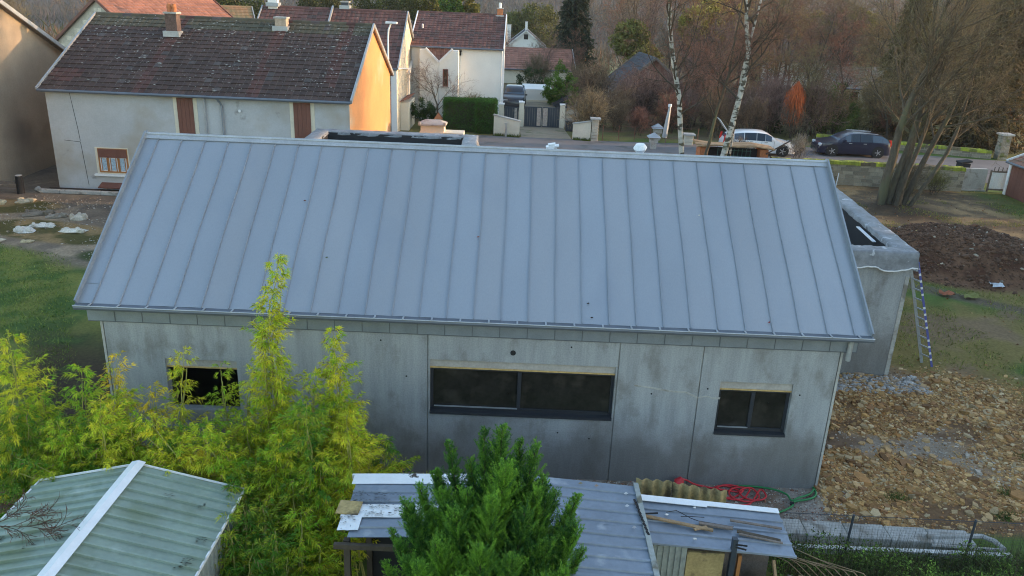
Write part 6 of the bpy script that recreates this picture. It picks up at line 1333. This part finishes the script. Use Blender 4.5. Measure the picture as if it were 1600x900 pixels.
bush('yellow_willow', 'smaller yellow-twigged tree right of the yellow willow', 'tree', (46.5, 100, hz(46.5, 100)), [((0, 0, 7.4), (3.0, 2, 2.4))], 6000, .34, (.24, .17, .05), (.28, .22, .07), 68, mat='twig', trunk=6, clumps=50)
bush('round_pine', 'yellow-green round pine behind the far white house', 'tree', (9.6, 138, hz(9.6, 138)), [((0, 0, 8.2), (4.4, 3.5, 4)), ((-3.2, 0, 7.4), (3, 3, 3.2))], 9000, .40, (.07, .095, .025), (.15, .15, .035), 69, trunk=6, clumps=70)
for i, (x, y, z, rx, rz_, lb, c1, c2) in enumerate([(-9.5, 88, 7.0, 3.2, 2.6, 'olive tree crown behind the left end of the row house ridge', (.08, .10, .03), (.13, .13, .035)), (-4.5, 90, 7.1, 2.2, 2.4, 'yellow-green crown left of the dark spruce tip', (.09, .11, .025), (.20, .19, .04)),
    (-1.0, 86, 7.3, 1.0, 2.2, 'slim bright green spruce tip above the row house ridge', (.05, .12, .03), (.13, .22, .03)), (.8, 88, 6.6, 1.3, 1.6, 'small yellow-green crown right of the slim spruce tip', (.12, .13, .03), (.22, .2, .04)), (-21, 74, 6.5, 3.2, 3.0, 'dark olive tree left of the row house', (.05, .065, .02), (.09, .10, .03)), (-26.5, 78, 7.0, 3.2, 3.4, 'olive brown tree above the small cottage', (.06, .07, .025), (.12, .10, .04)), (-32, 82, 6.6, 4.0, 3.2, 'dark tree behind the small cottage', (.05, .06, .02), (.09, .09, .03)), (-38, 84, 6.8, 4, 3.4, 'mixed olive tree at the far left skyline', (.06, .065, .03), (.11, .10, .04)), (-15, 82, 6.9, 2.6, 2.6, 'rounded olive tree above the row house chimney', (.07, .08, .03), (.12, .12, .04))]):
    g0 = hz(x, y); bush('distant_tree', lb, 'tree', (x, y, g0), [((0, 0, z-g0), (rx, rx*.8, rz_)), ((rx*.4, 0, z-g0-rz_*.8), (rx, rx*.8, rz_*.9))], 3800, .28, c1, c2, 80+i, trunk=z-g0, clumps=45)
# ivy on barn roof edge / creeper
# clipped hedge
def hedge(label, x0, x1, y0, y1, h, seed):
    rs = np.random.RandomState(seed); t = thing('clipped_hedge', label, 'hedge', ((x0+x1)/2, (y0+y1)/2, 0)); W_, D_ = (x1-x0)/2, (y1-y0)/2; n = 15000
    P = rs.uniform(-1, 1, (n, 3))*[W_, D_, h/2]+[0, 0, h/2]; f = rs.randint(0, 3, n); P[f == 0, 2] = h; P[f == 1, 1] = -D_; m_ = rs.rand(n) < .3; P[(f == 2) & m_, 0] = W_; P[(f == 2) & ~m_, 0] = -W_
    P += rs.normal(size=(n, 3))*.055; D = unit(rs.normal(size=(n, 3))+[0, -.3, .5]); V = leaf_quads(P, D, rs.uniform(.05, .10, n), rs.uniform(.03, .05, n), rs, 0)
    k = np.array([n3(a[0]*2, a[1]*2, a[2]*2) for a in P])[:, None]; quad_mesh('leaves', V, M['needle'], (np.array([.055, .135, .022])*(1-.5*k)+np.array([.02, .03, 0])*np.clip(k*2, 0, 1))*rs.uniform(.6, 1.4, (n, 1)), t)
    m = MB(); m.box(-W_+.06, -D_+.06, 0, W_-.06, D_-.06, h-.06); m.build('twig_core', M['bark_dark'], t)
hedge('left longer block of the clipped green hedge before the white house', 2.8, 4.86, 39.0, 40.1, 1.95, 91); hedge('right forward block of the clipped green hedge by the gate', 4.88, 6.1, 38.55, 39.9, 2.0, 92)
# dark fir and conifers
def fir(name, label, x, y, H, Rb, col, col2, seed, n=9000, size=.35, zb=.5, group=None):
    rs = np.random.RandomState(seed); g = hz(x, y); t = thing(name, label, 'conifer', (x, y, g), group=group); f = rs.rand(n)**.8; lay = np.floor(f*26)/26+rs.normal(size=n)*.008; az = rs.randint(0, 11, n)*2*np.pi/11+np.floor(f*26)*1.7+rs.normal(size=n)*.10
    Rr = Rb*(1-lay)**.85*(.8+.3*np.sin(az*3+lay*40)); q = rs.rand(n)**.6; z = zb+(H-zb)*lay-q*Rr*.30*(1-lay*.5)+rs.normal(size=n)*.08
    P = np.stack([np.cos(az)*Rr*q, np.sin(az)*Rr*q, z], -1); D = unit(np.stack([np.cos(az), np.sin(az), -.25+0*az], -1)+rs.normal(size=(n, 3))*.55)
    V = leaf_quads(P, D, rs.uniform(.6, 1.3, n)*size, rs.uniform(.25, .5, n)*size, rs, .25); m_ = rs.rand(n, 1)
    quad_mesh('crown', V, M['needle'], (np.array(col)*(1-m_)+np.array(col2)*m_)*rs.uniform(.7, 1.3, (n, 1)), t); m = MB(); m.tube([(0, 0, -.3), (0, 0, H*.5), (0, 0, H*.97)], [.03*H, .018*H, .01], 9); m.build('trunk', M['bark_dark'], t); return t
fir('fir_tree', 'tall dark blue-green fir right of the far white house', 12.9, 75, 12.5, 3.0, (.018, .035, .022), (.04, .055, .03), 71, 16000, .40, .3)
fir('conifer_tree', 'shaggy brown-green conifer filling the right edge behind the stone pillar', 39.4, 42.5, 12, 3.9, (.07, .065, .025), (.13, .09, .045), 72, 15000, .42, .3)
fir('conifer_tree', 'dark shaggy conifer right beside the roadside pillar', 37.7, 40.6, 9.0, 2.4, (.04, .04, .02), (.09, .075, .035), 73, 12000, .34, .2)
fir('conifer_tree', 'olive larch-like conifer behind the multi-stemmed tree', 35.2, 47.0, 11, 2.8, (.08, .075, .03), (.12, .10, .04), 74, 12000, .40, .3)
fir('conifer_tree', 'dark olive conifer in the thicket above the white car', 24.6, 66.0, 9.5, 2.2, (.04, .05, .025), (.08, .08, .035), 75, 8000, .34, .3)
fir('conifer_tree', 'far dark conifer at the top right edge', 45, 52.0, 13, 4.0, (.05, .055, .025), (.10, .085, .04), 76, 9000, .45, .3)
# unseen cypresses added outside the frame to keep sun off the site
for i, (x, y, h) in enumerate([(37, 17.2, 10.5), (36, 13.5, 12), (38, 9.8, 12), (37, 6, 11.5), (36.5, 14.9, 9), (39.5, 12, 13), (38, -12, 12), (37, -16, 12), (38, -20, 12), (39.5, 3, 12), (36.8, 11.6, 10)]):
    fir('shade_cypress', 'unseen dark cypress added beyond the right edge for shade', x, y, h, 2.5, (.03, .045, .02), (.05, .07, .025), 300+i, 5200, .75, .1, group='unseen cypresses added for shade')
# far wooded hillside
rs = np.random.RandomState(15); n = 9000; X = rs.uniform(-330, 420, n); Y = 425+rs.rand(n)**1.5*420; Z = height(X, Y); keep = ~((vnoise(X, Y, .006, 57, 2) > .53) & (X > 165)); X, Y, Z = X[keep], Y[keep], Z[keep]; n = len(X)
k = 14; P = np.repeat(np.stack([X, Y, Z+2.5], -1), k, 0)+unit(rs.normal(size=(n*k, 3)))*[2.2, 2.2, 2.6]; V = leaf_quads(P, unit(rs.normal(size=(n*k, 3))*.35+[0, 0, 1]), rs.uniform(3, 7, n*k), rs.uniform(.18, .5, n*k), rs, 0)
tc = np.array([(.075, .065, .065), (.085, .07, .06), (.06, .058, .055), (.045, .055, .045)])[rs.randint(0, 4, n)]; tag(quad_mesh('far_woods', V, M['twig'], np.repeat(tc, k, 0)*rs.uniform(.7, 1.3, (n*k, 1))), 'grey-brown woods covering the far hillside', 'woods', None, 'stuff')
n = 900; X = rs.uniform(-160, 200, n); Y = rs.uniform(150, 400, n); Z = height(X, Y); k = 40
P = np.repeat(np.stack([X, Y, Z+2.8], -1), k, 0)+unit(rs.normal(size=(n*k, 3)))*[2.2, 2.2, 2.8]; V = leaf_quads(P, unit(rs.normal(size=(n*k, 3))*.45+[0, 0, 1]), rs.uniform(1.5, 4, n*k), rs.uniform(.08, .28, n*k), rs, 0)
tc = np.array([(.10, .07, .055), (.12, .085, .05), (.07, .07, .04), (.045, .06, .03), (.15, .085, .05)])[rs.randint(0, 5, n)]; tag(quad_mesh('valley_woods', V, M['twig'], np.repeat(tc, k, 0)*rs.uniform(.7, 1.3, (n*k, 1))), 'mixed bare woods down in the valley behind the village', 'woods', None, 'stuff')

# ---- stones, clods, weeds, grass
def rock_template(seed, n=6):
    m = MB(); rock(m, (0, 0, 0), 1, 1, 1, seed, None, n); V = np.array(m.v); T = []
    for f in m.f:
        for i in range(1, len(f)-1): T.append([V[f[0]], V[f[i]], V[f[i+1]]])
    return np.array(T)
def shard_template(seed):
    r = random.Random(seed); n = r.choice([4, 5, 5, 6]); a0 = r.uniform(0, 6.28); P = [(math.cos(a0+2*math.pi*k/n+r.uniform(-.35, .35))*r.uniform(.75, 1.15), math.sin(a0+2*math.pi*k/n+r.uniform(-.35, .35))*r.uniform(.75, 1.15)) for k in range(n)]
    g, h = r.uniform(-.35, .35), r.uniform(-.35, .35); V = [(x*1.05, y*1.05, -.9) for x, y in P]+[(x*.9, y*.9, .7+g*x+h*y) for x, y in P]; T = []
    for k in range(n): j = (k+1) % n; T += [[V[k], V[j], V[n+j]], [V[k], V[n+j], V[n+k]]]
    for k in range(1, n-1): T.append([V[n], V[n+k], V[n+k+1]])
    return np.array(T)
def scatter(name, label, cat, X, Y, sx, sz, cols, rs, templates, mat, lift=.0, tilt=.25):
    out_, oc = [], []
    for k, T in enumerate(templates):
        s = np.arange(len(X)) % len(templates) == k; x, y = X[s], Y[s]; z = height(x, y); a = rs.rand(len(x))*6.283; ca, sa = np.cos(a), np.sin(a); S1 = sx[s]*rs.uniform(.7, 1.4, len(x)); S2 = sx[s]*rs.uniform(.5, 1, len(x)); Hh = sz[s]
        t = T[None]*np.stack([S1, S2, Hh], -1)[:, None, None, :]; tx = rs.normal(size=len(x))*tilt; t = np.stack([t[..., 0], t[..., 1], t[..., 2]+t[..., 0]*tx[:, None, None]], -1)
        q = np.stack([t[..., 0]*ca[:, None, None]-t[..., 1]*sa[:, None, None], t[..., 0]*sa[:, None, None]+t[..., 1]*ca[:, None, None], t[..., 2]], -1)+np.stack([x, y, z+lift], -1)[:, None, None, :]
        out_.append(q.reshape(-1, 3, 3)); oc.append(np.repeat(cols[s], len(T), 0))
    return tag(quad_mesh(name, np.concatenate(out_), mat, np.concatenate(oc), None, 3), label, cat, None, 'stuff')
tmpl = [rock_template(i+40, 5) for i in range(8)]; shards = [shard_template(i+140) for i in range(12)]
rs = np.random.RandomState(21); n = 66000; X = 13.6+rs.rand(n)*9.5; Y = -1.25+rs.rand(n)*7.4; mk = rubble_mask(X, Y)*np.clip((vnoise(X, Y, .9, 61)-.33)*3.2, .12, 1); gv = smooth(.52, .62, vnoise(X, Y, .55, 41))*smooth(18.2, 16.5, X); keep = rs.rand(n) < mk*(1-.6*gv); X, Y, gv = X[keep], Y[keep], gv[keep]; n = len(X)
sz_ = np.exp(rs.normal(-3.78, .55, n))*(1-.45*gv); pal = np.array([(.44, .25, .09), (.50, .31, .13), (.37, .19, .07), (.50, .37, .21), (.27, .14, .06)]); cl = pal[rs.randint(0, 5, n)]*rs.uniform(.55, 1.2, (n, 1)); cl = np.where((rs.rand(n) < gv*.6)[:, None], np.array([.38, .33, .27])*rs.uniform(.7, 1.2, (n, 1)), cl)
scatter('limestone_rubble', 'buff broken limestone rubble spread right of the concrete house', 'rubble', X, Y, sz_, sz_*rs.uniform(.3, .65, n), cl, rs, shards, M['stone'])
# the larger stones, one object each
rock_me = []
for i in range(6):
    m = MB(); T_ = shard_template(i+170)
    for t3 in T_: m.add([tuple(v) for v in t3], [(0, 1, 2)], (.50*(1-.05*i), .31*(1-.03*i), .14))
    o = m.build('limestone_rock', M['stone']); rock_me.append(o.data); bpy.data.objects.remove(o)
pr_ = random.Random(6); k = 0
spots = [(15.05, 2.1), (15.4, 1.85), (15.65, 1.6), (15.9, 1.35), (16.1, 1.1), (15.9, .9), (14.6, 1.9), (15.2, 1.75), (15.75, 2.05), (13.95, -.55), (14.3, -.75), (14.0, -.9), (14.7, -.85), (13.6, -.7), (15.6, -1.1), (16.3, -.9), (16.5, -.35), (16.8, -.5), (17.1, -.75), (14.1, 3.9), (14.2, 3.4), (14.6, 4.2), (16.0, -.6)]
while len(spots) < 150:
    x, y = pr_.uniform(13.8, 21), pr_.uniform(-1.1, 5.2)
    if float(rubble_mask(np.array([x]), np.array([y]))[0]) > .6: spots.append((x, y))
for x, y in spots:
    o = bpy.data.objects.new('limestone_rock', rock_me[k % 6]); k += 1; link(o); s = pr_.uniform(.05, .10); o.location = (x, y, hz(x, y)+.01); o.scale = (s*pr_.uniform(.9, 1.5), s, s*pr_.uniform(.3, .6)); o.rotation_euler = (pr_.uniform(-.15, .15), pr_.uniform(-.15, .15), pr_.uniform(0, 6.28)); tag(o, 'flat buff limestone piece among the rubble', 'stone', 'larger limestone pieces')
# clods on the mound, chippings along the wall
n = 7000; X = 24.3+rs.normal(size=n)*2.2; Y = 15.8+rs.normal(size=n)*2.0; keep = ((X-24.3)/4.1)**2+((Y-15.8)/3.8)**2 < 1.05; X, Y = X[keep], Y[keep]; n = len(X); sz_ = np.exp(rs.normal(-3.2, .45, n)); cl = np.where((rs.rand(n) < .025)[:, None], np.array([.34, .29, .22]), np.array([.12, .066, .040]))*rs.uniform(.6, 1.4, (n, 1))
scatter('earth_clods', 'dark clods and a few pale stones on the dug earth mound', 'clods', X, Y, sz_, sz_*.7, cl, rs, tmpl, M['stone'])
n = 6000; X = 5.4+rs.rand(n)*8.8; Y = -1.3+rs.rand(n)*1.35; keep = (Y < -.02); X, Y = X[keep], Y[keep]; n = len(X); sz_ = np.exp(rs.normal(-4.2, .35, n)); cl = np.array([(.34, .30, .26), (.22, .15, .11), (.42, .38, .33), (.25, .12, .08)])[rs.randint(0, 4, n)]*rs.uniform(.7, 1.2, (n, 1))
scatter('wall_foot_gravel', 'mixed gravel strip between the wall foot and the sheds', 'gravel', X, Y, sz_, sz_*.6, cl, rs, tmpl, M['stone'])
n = 3000; X = 13.7+rs.rand(n)*4.2; Y = 4.2+rs.rand(n)*.95; keep = (np.abs(X-15.6) < 2.3); X, Y = X[keep], Y[keep]; n = len(X); sz_ = np.exp(rs.normal(-3.5, .5, n)); cl = np.array([(.34, .32, .30), (.42, .40, .38), (.36, .26, .17)])[rs.randint(0, 3, n)]*rs.uniform(.7, 1.2, (n, 1))
scatter('footing_debris', 'grey mortar debris at the foot of the annex', 'debris', X, Y, sz_, sz_*.6, cl, rs, tmpl, M['stone'])
n = 2500; X = -12.5+rs.rand(n)*8; Y = 11.2+rs.rand(n)*8; sz_ = np.exp(rs.normal(-3.7, .4, n)); cl = np.array([(.36, .28, .18), (.30, .24, .18), (.44, .40, .34)])[rs.randint(0, 3, n)]*rs.uniform(.6, 1.1, (n, 1))
keep = (vnoise(X, Y, .8, 66) > .5); X, Y, sz_, cl = X[keep], Y[keep], sz_[keep], cl[keep]
scatter('path_chippings', 'loose chippings on the path before the long house', 'gravel', X, Y, sz_, sz_*.5, cl, rs, tmpl, M['stone'])
def blades(name, label, X, Y, h, wd_, c1, c2, rs, lean=.4, k=3, cat='grass'):
    n = len(X); Z = height(X, Y); P = np.stack([X, Y, Z-.01], -1); a = rs.rand(n)*6.283; s = np.stack([np.cos(a), np.sin(a), 0*a], -1)*wd_[:, None]; ln = rs.normal(size=(n, 2))*lean; T = P+np.stack([ln[:, 0]*h, ln[:, 1]*h, h], -1)
    V = np.stack([P-s, P+s, T], 1); m_ = rs.rand(n, 1); return tag(quad_mesh(name, V, M['grass'], (np.array(c1)*(1-m_)+np.array(c2)*m_)*rs.uniform(.6, 1.4, (n, 1)), None, 3), label, cat, None, 'stuff')
n = 60000; X = -10+rs.rand(n)*11; Y = -1+rs.rand(n)*14; g = (Y+.35*(X+8) < 12.0)*(rs.rand(n) < .25+vnoise(X, Y, .7, 71)); g = g*(np.abs(X+.9+.55*(Y-2)) > .6+.4*rs.rand(n)); X, Y = X[g > 0], Y[g > 0]; n = len(X)
blades('lawn_grass', 'short green winter grass of the left lawn', X, Y, rs.uniform(.03, .10, n), rs.uniform(.006, .013, n), (.05, .12, .02), (.30, .33, .07), rs, .8)
n = 80000; X = 14+rs.rand(n)*20; Y = 1+rs.rand(n)*24; dm = ((X-24.3)/4.1)**2+((Y-15.8)/3.8)**2; g = (rubble_mask(X, Y) < .3)*(dm > 1.1)*((X > 17.8) | (Y > 13.5))*(vnoise(X, Y, .8, 72) > .45+.12*(Y > 17)*(X < 30)); X, Y = X[g > 0], Y[g > 0]; n = len(X)
blades('rough_grass', 'rough mossy grass between the rubble and the earth mound', X, Y, rs.uniform(.03, .11, n), rs.uniform(.007, .016, n), (.07, .12, .025), (.34, .32, .08), rs, .8)
n = 9000; X = rs.normal(size=n)*.0+14+rs.rand(n)*8; Y = -1+rs.rand(n)*7; c = np.array([(14.4, 3.3), (14.6, 2.55), (14.25, 2.0), (17.4, .1), (16.9, -.7), (15.1, -.2), (18.5, 1.5)])[rs.randint(0, 7, n)]; X, Y = c[:, 0]+rs.normal(size=n)*.10, c[:, 1]+rs.normal(size=n)*.08
blades('weed_tufts', 'small green weed tufts growing in the rubble', X[:1800], Y[:1800], rs.uniform(.03, .10, 1800), rs.uniform(.004, .010, 1800), (.05, .08, .02), (.10, .16, .03), rs, .8, cat='weeds')
# weeds in front of the concrete strip
n = 30000; X = 11.95+rs.rand(n)*6.2; Y = -2.05-rs.rand(n)*1.9; hh = (.03+1.0*vnoise(X, Y, 1.6, 81)**1.8)*rs.uniform(.2, 1.15, n); P = np.stack([X, Y, hh], -1); D = unit(rs.normal(size=(n, 3))+[0, 0, .4]); V = leaf_quads(P, D, rs.uniform(.03, .075, n), rs.uniform(.014, .035, n), rs, .3)
m_ = np.clip(vnoise(X, Y, 2.2, 82)*2.2-.7+rs.normal(size=n)*.2, 0, 1)[:, None]; tag(quad_mesh('weed_undergrowth', V, M['grass'], (np.array([.05, .075, .025])*(1-m_)+np.array([.22, .36, .06])*m_)*rs.uniform(.5, 1.5, (n, 1))), 'tangled green weeds and nettles below the concrete strip', 'weeds', None, 'stuff')
n = 3600; X = 12.0+rs.rand(n)*5.8; Y = -1.98-rs.rand(n)*1.2; blades('dry_stalks', 'thin dark dry weed stalks standing before the concrete strip', X, Y, rs.uniform(.35, .85, n), rs.uniform(.0025, .005, n), (.05, .06, .03), (.12, .10, .06), rs, .12, cat='weeds')
n = 5200; X = 14+rs.rand(n)*18; Y = -1+rs.rand(n)*29; g = (rs.rand(n) < .25+.75*(Y > 16)); X, Y = X[g], Y[g]; n = len(X); Z = height(X, Y)+rs.uniform(.005, .04, n)
V = leaf_quads(np.stack([X, Y, Z], -1), unit(rs.normal(size=(n, 3))*[1, 1, .25]), rs.uniform(.04, .10, n), rs.uniform(.03, .06, n), rs, .1); cl = np.array([(.30, .14, .06), (.38, .22, .10), (.20, .10, .05), (.42, .30, .14)])[rs.randint(0, 4, n)]*rs.uniform(.6, 1.2, (n, 1))
tag(quad_mesh('leaf_litter', V, M['twig'], cl), 'dead brown leaves scattered over the ground on the right', 'leaves', None, 'stuff')
# a red-brown dry twig sprig in front of the green shed at the left
wd, tq = bare(402, .9, .010, 4, (6, 6, 5, 4), (.5, .5, .5, .5), (.7, .7, .8, .8), -.05, [((0, 0, 0), (1, .25, .35), .85, .008), ((0, 0, 0), (.55, .3, .6), .6, .007), ((0, 0, 0), (1, .5, .05), 1.1, .006)], .0035, .3, 0, .12)
t = thing('overhanging_twig', 'thin red-brown twig spray overhanging the green shed at the left edge', 'twig', (.95, -5.0, 2.15)); wd.build('stems', M['bark_dark'], t); quad_mesh('twigs', tq, M['twig'], np.array((.11, .05, .04))*rs.uniform(.7, 1.3, (len(tq), 1)), t)
m = MB(); m.tube([(.95, -5.0, 2.15), (.2, -5.3, 1.9), (-.6, -5.3, 0)], .02, 6); m.build('main_branch', M['bark_dark'], None)
ob = bpy.data.objects['main_branch']; ob.parent = t; ob.matrix_parent_inverse = Matrix.Translation(-Vector((.95, -5.0, 2.15)))

# ------------------------------------------------------------------ evening haze over the valley
mb = MB(); mb.box(-920, -70, -45, 1120, 1520, 220)
hm = bpy.data.materials.new('haze'); hm.use_nodes = True; t_ = hm.node_tree
for n_ in list(t_.nodes):
    if n_.type == 'BSDF_PRINCIPLED': t_.nodes.remove(n_)
pv = t_.nodes.new('ShaderNodeVolumePrincipled'); pv.inputs['Color'].default_value = (.9, .94, 1, 1); pv.inputs['Density'].default_value = .0002; pv.inputs['Anisotropy'].default_value = .2
t_.links.new(pv.outputs[0], t_.nodes['Material Output'].inputs['Volume'])
tag(mb.build('haze', hm), kind='stuff')
